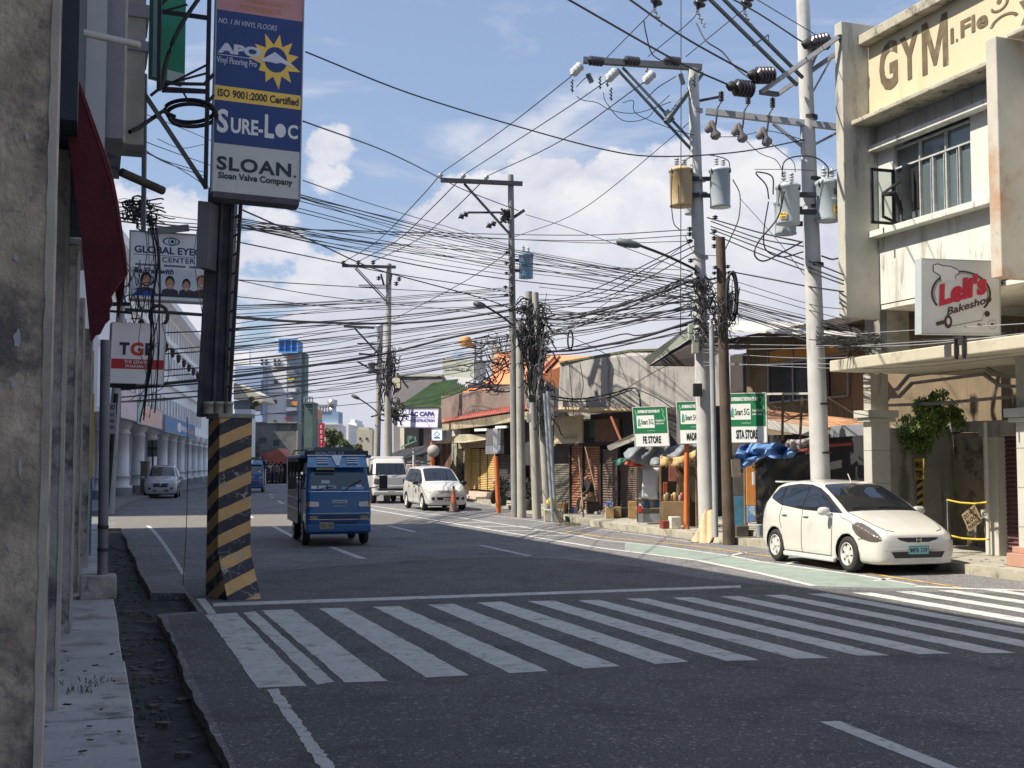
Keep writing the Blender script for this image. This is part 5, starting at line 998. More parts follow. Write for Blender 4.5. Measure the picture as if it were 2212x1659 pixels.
def rslat(u0, u1, vt, mt, n=26, z0=.3):
    zt = RFm.px((u0+u1)/2, vt, 0)[1]; m = MB(); vs = []; h = (zt-z0)/n
    for k in range(n): z = z0+k*h; vs += [RFm.P(rx(u0), 0, z), RFm.P(rx(u1), 0, z), RFm.P(rx(u0), RS*.04, z+h*.5), RFm.P(rx(u1), RS*.04, z+h*.5)]
    vs += [RFm.P(rx(u0), 0, zt), RFm.P(rx(u1), 0, zt)]; r = len(vs)//2; m.add(vs, [(2*i, 2*i+1, 2*i+3, 2*i+2) for i in range(r-1)]); return m.build('roller_shutter', mt, rbx)
YS = mat('shutter_yellow', (.50, .36, .15), .7, .12, 2, .05, stain=(.38, .27, .12), amt=.4)
rslat(1018, 1037, 969, YS, 24, .5); rslat(1039, 1053, 969, YS, 24, .5); rslat(1055, 1070, 969, YS, 24, .5); rslat(1001, 1016, 958, mat('shutter_olive', (.22, .21, .17), .7, .2, 2, .1)); rslat(1080, 1106, 981, mat('shutter_dark', (.06, .055, .06), .6, .2, 2, .1)); rslat(1109, 1130, 985, SH3)
rbox('carved_pelmet', 1005, 1068, 954, 969, .05, .35, mat('carved_wood', (.30, .25, .16), .9, .45, 9, .8, 12), rbx)
for i, u in enumerate((943, 949, 955, 961, 967, 973, 979, 985)): rbox('plank', u, u+5.4, 958, 1085, .05, .12, ink(*[(110, 80, 66), (84, 66, 56), (128, 100, 84), (96, 60, 50)][i % 4], .9), rbx)
rbox('pillar', 990, 1001, 958, 1085, .05, .35, mat('poster_pillar', (.26, .26, .20), .9, .4, 3, .2, stain=(.1, .12, .09), amt=.6, sscale=3), rbx); rbox('pillar', 1016.2, 1018, 966, 1085, .02, .3, mat('cream_pillar', (.5, .4, .2), .8), rbx)
rbox('step', 1003, 1075, 1069, 1085, .1, 1.0, mat('step_pink', (.46, .38, .32), .9, .15, 3, .1), rbx); rbox('step', 1030, 1075, 1062, 1085, .1, .5, mat('step_pink', (.4, .3, .3)), rbx)
rbox('shop_board', 1075, 1108, 926, 962, .4, .55, mat('grey_board', (.10, .10, .11), .8, .3, 2, .1), rbx); rbox('lower_board', 1075, 1108, 962, 981, .4, .56, mat('bluegrey_board', (.16, .18, .22), .8, .2, 2, .1), rbx)
for (u0, v0, u1, v1) in ((1027, 929, 1053, 928), (1072, 923, 1096, 922)):
    m = MB(); m.bar(at(u0, v0, 53), at(u1, v1, 52), .1); m.build('tube_light', ink(225, 235, 225), rbx)
rbox('wall_white', 914, 1003, 934, 957, .2, -.5, mat('shop_white', (.5, .48, .43), .8, .15, 1, .1, stain=(.4, .3, .26), amt=.4), rbx)
m = MB(); m.prism([at(930, 958, 60), at(992, 938, 58), at(1067, 938, 55), at(1067, 947, 55), at(1003, 956, 57), at(970, 956, 59)], (.3, 1.5, 0)); m.build('soffit_panel', mat('soffit_cream', (.40, .36, .27), .8, .2, 1, .1), rbx)
# ---------------------------------------------------------------- green roofed house, construction company and behind
gh = empty('green_roof_house', at(930, 1000, 75), 'grey house with a faded green corrugated roof', 'building')
fwall([(850, 1060, 82), (850, 811, 82), (955, 811, 79), (955, 1060, 79)], (0, 8, 0), 'wall', mat('house_grey', (.16, .155, .16), .9, .2, .5, .2, stain=(.27, .26, .25), amt=.35, sscale=.4), gh)
fwall([(848, 813, 81.8), (848, 808, 81.8), (956, 808, 78.8), (956, 813, 78.8)], (0, 8.5, 0), 'parapet_cap', CONC, gh); fwall([(849, 838, 81.7), (849, 814, 81.7), (864, 814, 81.5), (864, 838, 81.5)], (0, .15, 0), 'cream_panel', mat('cream_panel', (.42, .40, .28), .8, .1, 1, 0), gh)
def ribroof(name, A_, B_, C_, D_, n, mt, par, dz=.14):
    m = MB(); vs = []; A_, B_, C_, D_ = at(*A_), at(*B_), at(*C_), at(*D_)
    for i in range(2*n+1):
        t = i/(2*n); e = Vector((0, 0, dz if i % 2 else 0)); vs += [A_.lerp(B_, t)+e, D_.lerp(C_, t)+e]
    m.add(vs, [(2*i, 2*i+1, 2*i+3, 2*i+2) for i in range(2*n)]); o = m.build(name, mt, par); s = o.modifiers.new('s', 'SOLIDIFY'); s.thickness = .05; return o
GRR = mat('faded_green_roof', (.17, .24, .12), .8, .25, 1.5, .1, stain=(.28, .32, .20), amt=.45, sscale=.6)
ribroof('roof', (938, 829, 80), (990, 822, 78), (954, 880, 70), (862, 880, 72), 22, GRR, gh); ribroof('roof', (976, 823, 78), (1018, 842, 76), (1010, 858, 70), (955, 862, 70), 10, GRR, gh)
fwall([(862, 890, 72), (862, 880, 72), (954, 880, 70), (954, 890, 70)], (0, .3, 0), 'gutter', DSTEEL, gh)
rc = empty('construction_sign', at(902, 920, 66), 'lavender white construction company signboard below the green roof', 'sign')
pn = panel_px((859, 921, 68), (945, 922, 64), (861, 886, 68), rc); pn.body('box', mat('sign_lavender', srgb(200, 200, 222), .6, .03, 1, 0), .4, ink(150, 150, 165), .05)
PU = ink(60, 60, 115); pn.text('RC CAPA', .33, .62, .93, .90, PU, .02, bold=.05); pn.text('ENGINEERING WORKS AND', .33, .50, .93, .57, PU, .02, bold=.01); pn.text('CONSTRUCTION', .33, .28, .93, .44, PU, .02, bold=.03); pn.ring('logo_ring', .165, .55, .135, .26, .12, PU, a0=0, a1=360, n=4, tilt=0); pn.rect('logo_bar', .06, .6, .26, .66, PU); pn.text('T', .18, .42, .27, .66, PU, .02, bold=.04)
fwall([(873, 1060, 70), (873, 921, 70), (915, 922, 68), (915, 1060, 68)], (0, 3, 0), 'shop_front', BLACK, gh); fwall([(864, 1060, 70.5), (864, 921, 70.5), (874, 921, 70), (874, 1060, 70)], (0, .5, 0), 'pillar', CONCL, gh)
fwall([(915, 962, 67), (915, 924, 67), (934, 924, 66), (934, 962, 66)], (0, 2, 0), 'pink_wall', mat('pinkish_wall', (.42, .32, .28), .9, .2, 2, .1), gh)
bl2 = empty('small_blue_sign', at(944, 950, 62), 'small square white sign with a blue emblem under the awning', 'sign'); pn = panel_px((933, 951, 62), (955, 951, 61), (933, 928, 62), bl2); pn.body('board', ink(205, 215, 225), .2, ink(120, 140, 170), .03); pn.ring('emblem', .5, .55, .3, .3, .3, ink(60, 100, 150), n=4); pn.rect('bar', .2, .15, .8, .3, ink(60, 100, 150))
ts = empty('rooftop_signbox', at(990, 815, 85), 'faded grey green rooftop signbox above the green roof', 'sign'); pn = panel_px((957, 812, 86), (1022, 817, 84), (957, 775, 86), ts); pn.body('box', mat('faded_box', (.28, .30, .26), .8, .15, .8, .1), 1.2, CONCL, .08); pn.text('SUPPLIES INC', .3, .38, .95, .55, ink(120, 120, 112), .02); pn.ring('logo', .5, .74, .07, .14, .2, ink(120, 120, 112))
fwall([(974, 838, 83), (974, 816, 83), (1022, 819, 82), (1022, 842, 82)], (0, 3, 0), 'attic', WHW, gh); fwall([(985, 838, 82.9), (985, 819, 82.9), (1004, 820, 82.6), (1004, 839, 82.6)], (0, .1, 0), 'attic_window', BLACK, gh)
rm = empty('radio_mast', at(1033, 842, 80), 'lattice radio mast beside the rooftop signbox', 'mast'); m = MB()
for u in (1027, 1040): m.bar(at(u, 860, 80), at(u, 735, 80), .12)
for k in range(9): m.bar(at(1027 if k % 2 else 1040, 855-k*13, 80), at(1040 if k % 2 else 1027, 842-k*13, 80), .08)
m.build('lattice', STEEL, rm); m = MB(); m.bar(at(998, 742, 80), at(1026, 745, 80), .2); m.lathe(at(1006, 748, 80), (0, 0, 1), [(0, .35), (.3, .45), (.6, .3)], 10); m.build('orange_head', mat('orange_head', (.6, .28, .05), .6, .1, 2, 0), rm)
oh = empty('orange_house', at(1120, 1000, 66), 'bright orange house with a low gable behind the parapets', 'building')
ORG = mat('orange_wall', (.62, .24, .11), .8, .1, 1, .05, stain=(.5, .18, .09), amt=.3)
fwall([(1000, 870, 70), (1000, 846, 70), (1040, 832, 69), (1060, 818, 68), (1072, 764, 68), (1110, 758, 66), (1185, 767, 63), (1292, 770, 60), (1215, 790, 60), (1205, 870, 62)], (.5, 6, 0), 'wall', ORG, oh)
fwall([(1010, 836, 66.5), (1010, 830, 66.5), (1180, 830, 61), (1180, 836, 61)], (0, 1, 0), 'dark_fascia', DSTEEL, oh)
for q in ((1178, 805, 1210, 770), (1172, 800, 1200, 770), (1180, 806, 1207, 778)): m = MB(); m.bar(at(q[0], q[1], 50), at(q[2], q[3], 50), .12); m.build('brace', mat('rust_red', (.2, .1, .1)), oh)
ys = empty('yellow_tower', at(1070, 800, 72), 'thin yellow lattice tower beside the orange house', 'tower'); m = MB()
for u in (1064, 1075): m.bar(at(u, 840, 72), at(u, 748, 72), .1)
for k in range(9): m.bar(at(1064 if k % 2 else 1075, 835-k*9.5, 72), at(1075 if k % 2 else 1064, 826-k*9.5, 72), .07)
m.build('lattice', mat('tower_yellow', (.45, .36, .14), .7, .2, 3, 0), ys)
# black awning stall left of the shops
ba = empty('black_awning', at(890, 985, 62), 'sloping black shop awning behind the white van', 'awning')
m = MB(); m.prism([at(846, 979, 66), at(870, 970, 65), at(930, 960, 63), at(942, 960, 62), at(942, 972, 60), at(870, 991, 62), at(850, 993, 63)], (.2, 1.6, 0)); m.build('canvas', BLACK, ba); m = MB(); [m.cyl(G(u, 1078, .1), at(u, 970, 60.5), .05, .05, 8) for u in (893,)]; m.build('post', STEEL, ba)
m = MB(); [m.bar(at(q[0], q[1], 62), at(q[2], q[3], 62), .07) for q in ((868, 965, 900, 952), (868, 965, 868, 970), (882, 958, 882, 943), (897, 953, 897, 943), (882, 943, 893, 943), (882, 950, 893, 943))]; tag(m.build('steel_stand', mat('green_paint', (.2, .42, .3), .6, .1, 3, 0)), 'pale green steel frame standing on the black awning', 'frame')
gd = empty('market_goods', G(915, 1068), 'rack of hanging market goods under the black awning', 'rack'); m = MB(); [m.bar(at(q[0], q[1], 61), at(q[2], q[3], 61), .08) for q in ((880, 998, 905, 996), (895, 985, 895, 1060), (905, 1005, 905, 1060), (908, 998, 940, 996))]; m.build('rack_bar', STEEL, gd)
for i in range(5): p = at(884+i*11, 1003, 61); m = MB(); m.box(p.x-.14, p.x+.14, 60.8, 61, p.z-.5, p.z+.0); m.build('goods', ink(*[(190, 190, 190), (190, 110, 60), (70, 70, 80), (150, 140, 120), (90, 60, 50)][i]), gd, bev=.03)
m = MB(); p = at(893, 1030, 60.5); m.box(p.x-1.1, p.x+.9, 60, 61.5, .15, p.z); m.build('dark_counter', mat('dark_counter', (.06, .06, .065), .7, .3, 3, .1), gd)
# ================================================================ UTILITY POLES
XF = mat('transformer_grey', srgb(170, 182, 188), .45, .06, 2, .03, stain=srgb(120, 125, 125), amt=.25, streak=True); XY = mat('transformer_rust', (.50, .39, .22), .6, .12, 3, .05, stain=(.38, .18, .06), amt=.5, streak=True, sscale=1.6); XB = mat('transformer_blue', srgb(110, 150, 175), .5, .08, 2, .03, stain=srgb(80, 110, 130), amt=.3)
PORC = mat('porcelain_grey', (.45, .47, .47), .25, .05, 3, 0); PORD = mat('porcelain_brown', (.035, .03, .04), .25, .1, 3, 0)
def pole(name, base, top, r0, r1, mt, label, group=None, n=18, Y=None, zb=.0):
    b = G(base[0], base[1], zb) if Y is None else Vector((at(base[0], base[1], Y).x, Y, zb)); t = at(top[0], top[1], b.y); e = empty(name, b, label, 'pole', group)
    m = MB(); m.cyl(b-Vector((0, 0, .05)), t, r0, r1, n); m.build('shaft', mt, e); e['_Y'] = b.y; return e, b.y
def bars(name, L_, mt, par, Y):
    for q in L_: m = MB(); m.bar(at(q[0], q[1], q[5] if len(q) > 5 else Y), at(q[2], q[3], q[6] if len(q) > 6 else Y), q[4]*Y/FPX); m.build(name, mt, par)
def insul(p, q, r, mt, par, n=4, name='insulator'):
    p = Vector(p); q = Vector(q); L_ = (q-p).length; pr = [(0, r*.3)]
    for k in range(n): t = L_*(.1+.8*k/n); s = L_*.8/n; pr += [(t, r*.35), (t+s*.25, r), (t+s*.55, r*.95), (t+s*.9, r*.35)]
    pr += [(L_, r*.25)]; m = MB(); m.lathe(p, q-p, pr, 12); return m.build(name, mt, par)
def transformer(u0, u1, v0, v1, Y, mt, label, hang, group='transformers on the poles', texts=False, bush=True):
    c = at((u0+u1)/2, v1, Y); t = at((u0+u1)/2, v0, Y); r = (u1-u0)/2*Y/FPX*.96; H = t.z-c.z
    e = empty('transformer', (c.x, c.y, c.z), label, 'transformer', group)
    m = MB(); m.lathe((c.x, c.y, c.z), (0, 0, 1), [(0, r*.86), (.03, r*.95), (.05, r*.95), (H-.12, r*.97), (H-.1, r*1.06), (H-.05, r*1.06), (H-.04, r*.98), (H, r*.75), (H+.02, r*.1)], 28); m.build('tank', mt, e)
    m = MB(); m.lathe((c.x, c.y, c.z-.012), (0, 0, 1), [(0, r*.8), (.01, r*.99), (.035, r*.99)], 24); m.build('base_ring', mt, e)
    if bush:
        for dx, h in ((-.35*r, .26), (.3*r, .22)): insul((c.x+dx, c.y-.1*r, c.z+H-.03), (c.x+dx, c.y-.1*r, c.z+H+h), r*.22, PORC, e, 4, 'bushing')
    for s in (-1, 1):
        m = MB(); m.box(c.x+s*r*.8-.03, c.x+s*r*.8+.03, c.y-r*.62, c.y-r*.5, c.z+H-.16, c.z+H-.06); m.build('lug', DSTEEL, e)
    m = MB(); m.bar((c.x, c.y, c.z+H*.72), (hang[0], c.y+.02, c.z+H*.72), .09); m.build('hanger', DSTEEL, e); m = MB(); m.bar((c.x, c.y, c.z+H*.3), (hang[0], c.y+.02, c.z+H*.3), .09); m.build('hanger', DSTEEL, e)
    return e, c, r, H
# -- near right pole
pr_, YR = pole('utility_pole', (1778, 1179), (1732, -60), .195, .125, POLEC, 'tall concrete utility pole standing behind the white hatchback', 'utility poles', 22, 23.6, .15)
bars('crossarm', [(1525, 241, 1820, 276, 13, 23.9, 23.4)], STEEL, pr_, YR); bars('brace', [(1670, 267, 1735, 318, 6), (1814, 284, 1758, 313, 5)], STEEL, pr_, YR)
bars('crossarm', [(1644, 199, 1811, 80, 9, 23.2, 22.8), (1679, 204, 1849, 86, 9, 23.9, 23.5)], STEEL, pr_, YR); bars('arm_end', [(1644, 199, 1679, 204, 10, 23.2, 23.9), (1811, 80, 1849, 86, 10, 22.8, 23.5)], DSTEEL, pr_, YR)
bars('long_brace', [(1532, -3, 1722, 184, 6, 22, 23.4), (1562, -3, 1734, 168, 6, 22.4, 23.4)], PSTEEL, pr_, YR); bars('brace', [(1764, 117, 1729, 199, 6), (1796, 126, 1755, 200, 4)], STEEL, pr_, YR); bars('spacer', [(1626, 99, 1660, 75, 3), (1660, 75, 1660, 98, 2)], PSTEEL, pr_, 23)
for (u, v, tu, tv) in ((1790, 88, 1745, 97), (1672, 163, 1628, 163), (1628, 194, 1582, 188)): insul(at(u, v, 23.2), at(tu, tv, 23.0), .17, PORD, pr_, 5); m = MB(); m.lathe(at(tu+4, tv, 23.0), at(tu-12, tv-4, 23)-at(tu+4, tv, 23), [(0, .09), (.08, .10), (.16, .03)], 10); m.build('clamp', BLACK, pr_)
for (u, v) in ((1420, 2), (1513, 6), (1614, 6)): insul(at(u+5, v-18, 24), at(u-6, v+14, 24), .13, PORD, pr_, 2, 'hung_insulator'); m = MB(); m.tube([at(u-8+4*math.sin(i*2.3)+i*1.6, v+16+i*3.4, 24) for i in range(12)], .022, 5); m.build('preformed_tie', STEEL, pr_)
for i, (u, v) in enumerate(((1558, 212), (1616, 218), (1669, 226))):
    insul(at(u, v-16, 23.7), at(u, v+10, 23.7), .055, PORD, pr_, 6, 'fuse_insulator'); m = MB(); m.tube([at(u, v+8, 23.6), at(u-8, v+22, 23.6), at(u-10, v+40, 23.6), at(u-12, v+58, 23.6)], .02, 6); m.build('fuse_arm', DSTEEL, pr_)
    m = MB(); m.lathe(at(u-22, v+48, 23.5), at(u-10, v+88, 23.5)-at(u-22, v+48, 23.5), [(0, .03), (.1, .07), (.2, .05), (.3, .11), (.36, .09), (.40, .02)], 9); m.lathe(at(u-24, v+50, 23.5), at(u-30, v+76, 23.5)-at(u-24, v+50, 23.5), [(0, .03), (.1, .07), (.2, .08), (.24, .02)], 8); m.build('cutout_cover', mat('cutout_grey', (.16, .15, .16), .8, .3, 8, .2), pr_)
def band(u, v, Y, r, par, h=.06, mt=STEEL): p = at(u, v, Y); m = MB(); m.lathe(p, (0, 0, 1), [(0, r), (h, r)], 16); return m.build('pole_band', mt, par)
for (u, v, r) in ((1748, 258, .165), (1755, 392, .165), (1756, 452, .17), (1760, 576, .175), (1766, 748, .18), (1771, 875, .185), (1775, 980, .19)): band(u, v, YR, r, pr_, .035 if v > 600 else .07, DSTEEL if v < 500 else CABLE)
T1 = transformer(1676, 1730, 396, 484, 23.2, XF, 'grey transformer with yellow sticker left of the near concrete pole', at(1752, 430, YR)); T2 = transformer(1762, 1818, 388, 478, 23.3, XF, 'grey transformer marked 50 beside the gym building', at(1758, 430, YR))
T3 = transformer(1672, 1722, 430, 506, 24.2, XF, 'lowest grey transformer half hidden behind the one with the sticker', at(1750, 470, YR), bush=False)
def cyltext(T, s, fx, fz, w, h, mt, bg=None):   # lettering laid on the tank facing the street
    e, c, r, H = T; ang = math.asin(max(-.9, min(.9, fx))); d = Vector((math.sin(ang), -math.cos(ang), 0)); t = Vector((math.cos(ang), math.sin(ang), 0)); o = Vector((c.x, c.y, c.z+H*fz))+d*(r*1.0+.004)-t*w/2
    p = Panel(o, t*w, Vector((0, 0, h)), e)
    if bg: p.rect('sticker', -.06, -.12, 1.06, 1.12, bg, .004)
    if s: p.text(s, 0.02, .05, .98, .95, mt, .008, bold=.03)
cyltext(T2, '50', .45, .58, .17, .12, ink(60, 60, 60)); cyltext(T2, 'TR-032B', .55, .22, .2, .07, BLACK, YEL); cyltext(T2, '120/240', .55, .11, .2, .07, BLACK, YEL); cyltext(T2, '', .4, .47, .2, .03, WT, WT); cyltext(T1, 'TR-12', -.6, .17, .12, .05, BLACK, YEL); cyltext(T1, '1500', -.6, .09, .12, .05, BLACK, YEL)
# -- middle pole with rusty transformer
pm, YM = pole('utility_pole', (1528, 1150), (1497, 150), .20, .125, POLEC, 'tall concrete utility pole carrying the rusty and the pale transformer', 'utility poles', 22, 29.2, .15)
bars('crossarm', [(1260, 130, 1516, 146, 13)], mat('dark_arm', (.10, .11, .12), .6, .2, 4, .1, metal=.2), pm, YM); bars('brace', [(1333, 149, 1496, 326, 5, 28.9, 29.2), (1345, 146, 1513, 325, 5)], PSTEEL, pm, YM); bars('side_arm', [(1516, 158, 1438, 264, 9, 29.6, 28.6)], PSTEEL, pm, YM); bars('side_arm', [(1509, 218, 1556, 209, 5)], DSTEEL, pm, YM)
for u in (1290, 1368, 1456): insul(at(u+14, 134, 29), at(u-22, 130, 28.7), .12, PORD, pm, 4)
for (u, v) in ((1246, 152), (1322, 164), (1402, 169)): insul(at(u+10, v-12, 28.8), at(u-12, v+10, 28.6), .12, PORC, pm, 3)
for (u, v) in ((1236, 172), (1312, 160), (1398, 148), (1320, 190), (1296, 165), (1500, 160)): m = MB(); m.tube([at(u+2.5*math.sin(i*2.2), v+i*2.7, 28.8) for i in range(11)], .025, 5); m.build('preformed_tie', DSTEEL, pm)
bars('bracket', [(1438, 240, 1452, 262, 12), (1470, 160, 1476, 182, 9), (1270, 160, 1278, 178, 10)], PSTEEL, pm, 28.8)
for (u, v, r) in ((1505, 243, .15), (1511, 392, .165), (1513, 424, .17), (1515, 560, .17), (1517, 690, .18)): band(u, v, YM, r, pm, .08)
transformer(1445, 1498, 362, 446, 29.0, XY, 'rust stained yellowish transformer on the middle pole', at(1508, 400, YM)); transformer(1532, 1580, 362, 448, 29.0, XF, 'pale blue grey transformer right of the rusty one', at(1512, 400, YM)); transformer(1478, 1506, 425, 463, 29.9, XF, 'small transformer base peeking out behind the rusty one', at(1510, 450, YM), bush=False)
for (u, v) in ((1490, 495), (1490, 506), (1490, 521), (1545, 470), (1543, 500), (1543, 515), (1543, 532), (1492, 563)): insul(at(u, v-5, 29), at(u, v+5, 29), .07, PORD, pm, 2, 'spool')
def box_at(u0, u1, v0, v1, Y, dep, mt, name, label, cat, rot=0):
    p, q = at(u0, v1, Y), at(u1, v0, Y); m = MB(); m.box(p.x, q.x, Y, Y+dep, p.z, q.z); return tag(m.build(name, mt, bev=.012), label, cat)
box_at(1496, 1510, 733, 763, 28.9, .2, ink(165, 165, 150), 'meter_box', 'small cream meter box on the middle utility pole', 'box'); box_at(1499, 1517, 828, 856, 28.8, .2, BLACK, 'meter_box', 'black box with white marks on the middle utility pole', 'box'); box_at(1488, 1497, 700, 733, 28.9, .2, ink(170, 180, 165), 'meter_box', 'pale green meter box high on the middle utility pole', 'box')
# conduit, wooden pole
m = MB(); b = G(1546, 1160, .15); m.cyl(b, at(1537, 700, b.y), .062, .058, 12); tag(m.build('conduit_pole', mat('conduit_grey', (.36, .38, .41), .5, .12, 3, .05, stain=(.25, .26, .28), amt=.3, streak=True)), 'slim pale grey conduit between the concrete and wooden poles', 'pipe')
pw, YW = pole('wooden_pole', (1575, 1177), (1556, 513), .135, .105, WOODP, 'dark wooden pole with cable coil in front of the middle concrete pole', None, 16, None, 0)
bars('notice', [(1588, 992, 1590, 1030, 18)], ink(120, 110, 95), pw, YW-.15)
for (u, v) in ((1545, 578), (1572, 576), (1543, 590), (1574, 590)): insul(at(u, v-4, YW-.1), at(u, v+4, YW-.1), .06, PORD, pw, 2, 'spool')
cc = empty('cable_coil', at(1583, 640, 26.3), 'hanging black cable coil on the wooden pole', 'cable coil'); m = MB()
for k in range(10):
    ox = random.uniform(-3, 3); m.tube([at(1581+ox+11*math.cos(t/24*2*math.pi), 640+(52+ox)*math.sin(t/24*2*math.pi), 26.2+k*.012) for t in range(25)], .022, 5)
m.build('loops', CABLE, cc)
# -- pole group by the shops
pl, YL = pole('utility_pole', (1113, 1117), (1103, 378), .135, .10, mat('pole_grey', (.24, .24, .23), .9, .15, 2, .3, stain=(.14, .13, .12), amt=.5, streak=True), 'concrete utility pole with blue transformer beside the parapet building', 'utility poles', 18, 40.6, 0)
bars('crossarm', [(952, 389, 1129, 397, 9)], DSTEEL, pl, YL-.15); bars('brace', [(1003, 397, 1103, 508, 5)], DSTEEL, pl, YL-.15); bars('side_arm', [(1010, 459, 1085, 459, 4), (1100, 476, 1133, 454, 6)], DSTEEL, pl, YL)
for (u, v) in ((952, 377), (1001, 379), (1051, 382)): insul(at(u, v-4, YL-.15), at(u, v+8, YL-.15), .09, PORC, pl, 1)
for (u, v) in ((1002, 466), (1062, 486)): insul(at(u+10, v-6, YL-.2), at(u-12, v+5, YL-.2), .11, PORD, pl, 2)
for (u, v) in ((1099, 545), (1099, 568), (1099, 590), (1097, 620), (1110, 622), (1099, 637), (1112, 638)): insul(at(u-5, v-3, YL-.2), at(u-5, v+4, YL-.2), .08, PORD, pl, 2, 'spool')
m = MB()
for k in range(16): m.tube([at(1092+random.uniform(-12, 10), 462+random.uniform(-12, 22), YL-.2) for _ in range(4)], .03, 4)
m.build('jumper_leads', CABLE, pl); transformer(1120, 1153, 547, 601, YL, XB, 'weathered blue transformer on the pole by the shops', at(1106, 570, YL), None)
GRP = 'poles clustered by the shops'
def opole(base, top, r, mt, label, Y, n=8): return pole('pole', base, top, r, r*.8, mt, label, GRP, n, Y, 0)
PLT = mat('pole_pale', (.36, .35, .31), .9, .12, 2, .3, stain=(.22, .21, .19), amt=.5, streak=True)
opole((1127, 1121), (1122, 690), .15, PLT, 'squarish pale pole just right of the pole with the blue transformer', 40.2, 8); opole((1160, 1125), (1142, 630), .145, PLT, 'pale pole wrapped in cables, left one of the cable covered pair', 39.2, 8); opole((1184, 1127), (1156, 632), .13, PLT, 'leaning pale pole wrapped in cables beside the concrete block', 38.6, 8)
for (b, t, r, lab) in (((1194, 1126), (1176, 850), .05, 'thin galvanised conduit strapped to the leaning pale pole'), ((1200, 1124), (1183, 845), .06, 'thicker galvanised conduit strapped to the leaning pale pole')):
    m = MB(); m.cyl(G(*b, .05), at(t[0], t[1], G(*b, .05).y), r, r, 10); tag(m.build('conduit', mat('galv_pipe', (.36, .42, .46), .4, .1, 3, 0, metal=.3)), lab, 'pipe')
p0 = G(1176, 1128, 0); p1 = G(1217, 1128, 0); m = MB(); m.hexa([p0, p1, p1+Vector((0, .7, 0)), p0+Vector((0, .7, 0))]+[q+Z*.37 for q in (p0, p1, p1+Vector((0, .7, 0)), p0+Vector((0, .7, 0)))]); tag(m.build('concrete_block', KERBM, bev=.02), 'concrete block at the foot of the leaning pole', 'block')
m = MB(); c = at(1189, 1083, p0.y+.05)
m.lathe(c-Z*.13, (0, 0, 1), [(0, .05), (.04, .11), (.1, .13), (.17, .11), (.22, .05), (.25, .06)], 9); tag(m.build('plastic_bag', ink(225, 195, 70), bev=0), 'crumpled yellow plastic bag tied on the leaning pole', 'bag')
for (u0, u1, v0, v1, c, lab) in ((1137, 1144, 862, 881, (175, 175, 165), 'white junction box upper on the cable wrapped pole'), (1138, 1148, 891, 912, (190, 190, 180), 'white junction box lower on the cable wrapped pole'), (1142, 1157, 853, 869, (50, 50, 55), 'dark framed junction box between the two cable wrapped poles')): box_at(u0, u1, v0, v1, 38.3, .15, ink(*c), 'junction_box', lab, 'box')
# -- far poles
def fpole(base, top, r, Y, label, mt=PLT): return pole('utility_pole', base, top, r, r*.75, mt, label, 'utility poles', 10, Y, 0)
pf, YF = fpole((836, 1080), (840, 570), .17, 58, 'far utility pole with a wide crossarm behind the white van')
bars('crossarm', [(739, 574, 855, 577, 6)], DSTEEL, pf, YF-.2); bars('brace', [(767, 580, 833, 650, 3), (770, 578, 836, 647, 2)], DSTEEL, pf, YF-.2); bars('side_arm', [(775, 616, 838, 616, 2), (775, 620, 838, 620, 2), (823, 592, 829, 615, 4), (846, 592, 842, 615, 4)], DSTEEL, pf, YF-.2)
for (u, v) in ((742, 567), (774, 566), (806, 566), (862, 602), (856, 612), (818, 600)): insul(at(u, v-4, YF-.2), at(u, v+6, YF-.2), .12, PORD, pf, 2)
pg, YG = fpole((812, 1066), (822, 700), .19, 66, 'farther utility pole with two small transformers'); bars('crossarm', [(743, 705, 809, 708, 5)], DSTEEL, pg, YG-.2); bars('brace', [(767, 710, 818, 765, 4)], DSTEEL, pg, YG-.2); bars('side_arm', [(772, 742, 822, 743, 3), (775, 764, 816, 768, 4), (772, 781, 820, 808, 4), (790, 805, 815, 806, 2)], DSTEEL, pg, YG-.2)
transformer(811, 825, 702, 727, YG-.4, XF, 'small far transformer high on the farther pole', at(822, 715, YG), None, bush=False); transformer(795, 811, 782, 805, YG-.4, mat('xf_dark', (.12, .12, .15), .5), 'small dark far transformer low on the farther pole', at(818, 790, YG), None, bush=False)
fpole((841, 1072), (842, 783), .16, 62, 'short sunlit pole right of the far utility pole', POLEC)
# street lights
def slight(head, mid, end, Y0, Y1, label):
    e = empty('street_light', at(*end, Y1), label, 'street light', 'street lights on the poles'); m = MB(); A_ = at(*end, Y1); pts = [A_, at(end[0]+(mid[0]-end[0])*.5, end[1]+(mid[1]-end[1])*.55, (Y0+Y1)/2), at(*mid, Y0)]; m.tube(smooth(pts, 5), .035 if Y1 > 35 else .032, 7); m.build('arm', DSTEEL, e)
    h0 = at(*head, Y0); h1 = at(*mid, Y0); d = (h1-h0); m = MB(); m.lathe(h0, d, [(0, .02), (.04, .08), (d.length*.5, .10), (d.length*.85, .075), (d.length, .035)], 12); o = m.build('lamp_head', PSTEEL, e); m = MB(); cpt = h0.lerp(h1, .4)-Z*.1; m.lathe(cpt, (0, 0, 1), [(0, .03), (.03, .05)], 8); m.build('sensor', BLACK, o)
def smooth(pts, k=6):
    P = [Vector(p) for p in pts]
    if len(P) == 2: return [P[0].lerp(P[1], i/k) for i in range(k+1)]
    P = [P[0]*2-P[1]]+P+[P[-1]*2-P[-2]]; out = []
    for i in range(1, len(P)-2):
        for j in range(k):
            t = j/k; a, b, c, d = P[i-1], P[i], P[i+1], P[i+2]
            out.append(.5*((2*b)+(c-a)*t+(2*a-5*b+4*c-d)*t*t+(3*b-a-3*c+d)*t*t*t))
    return out+[P[-2]]
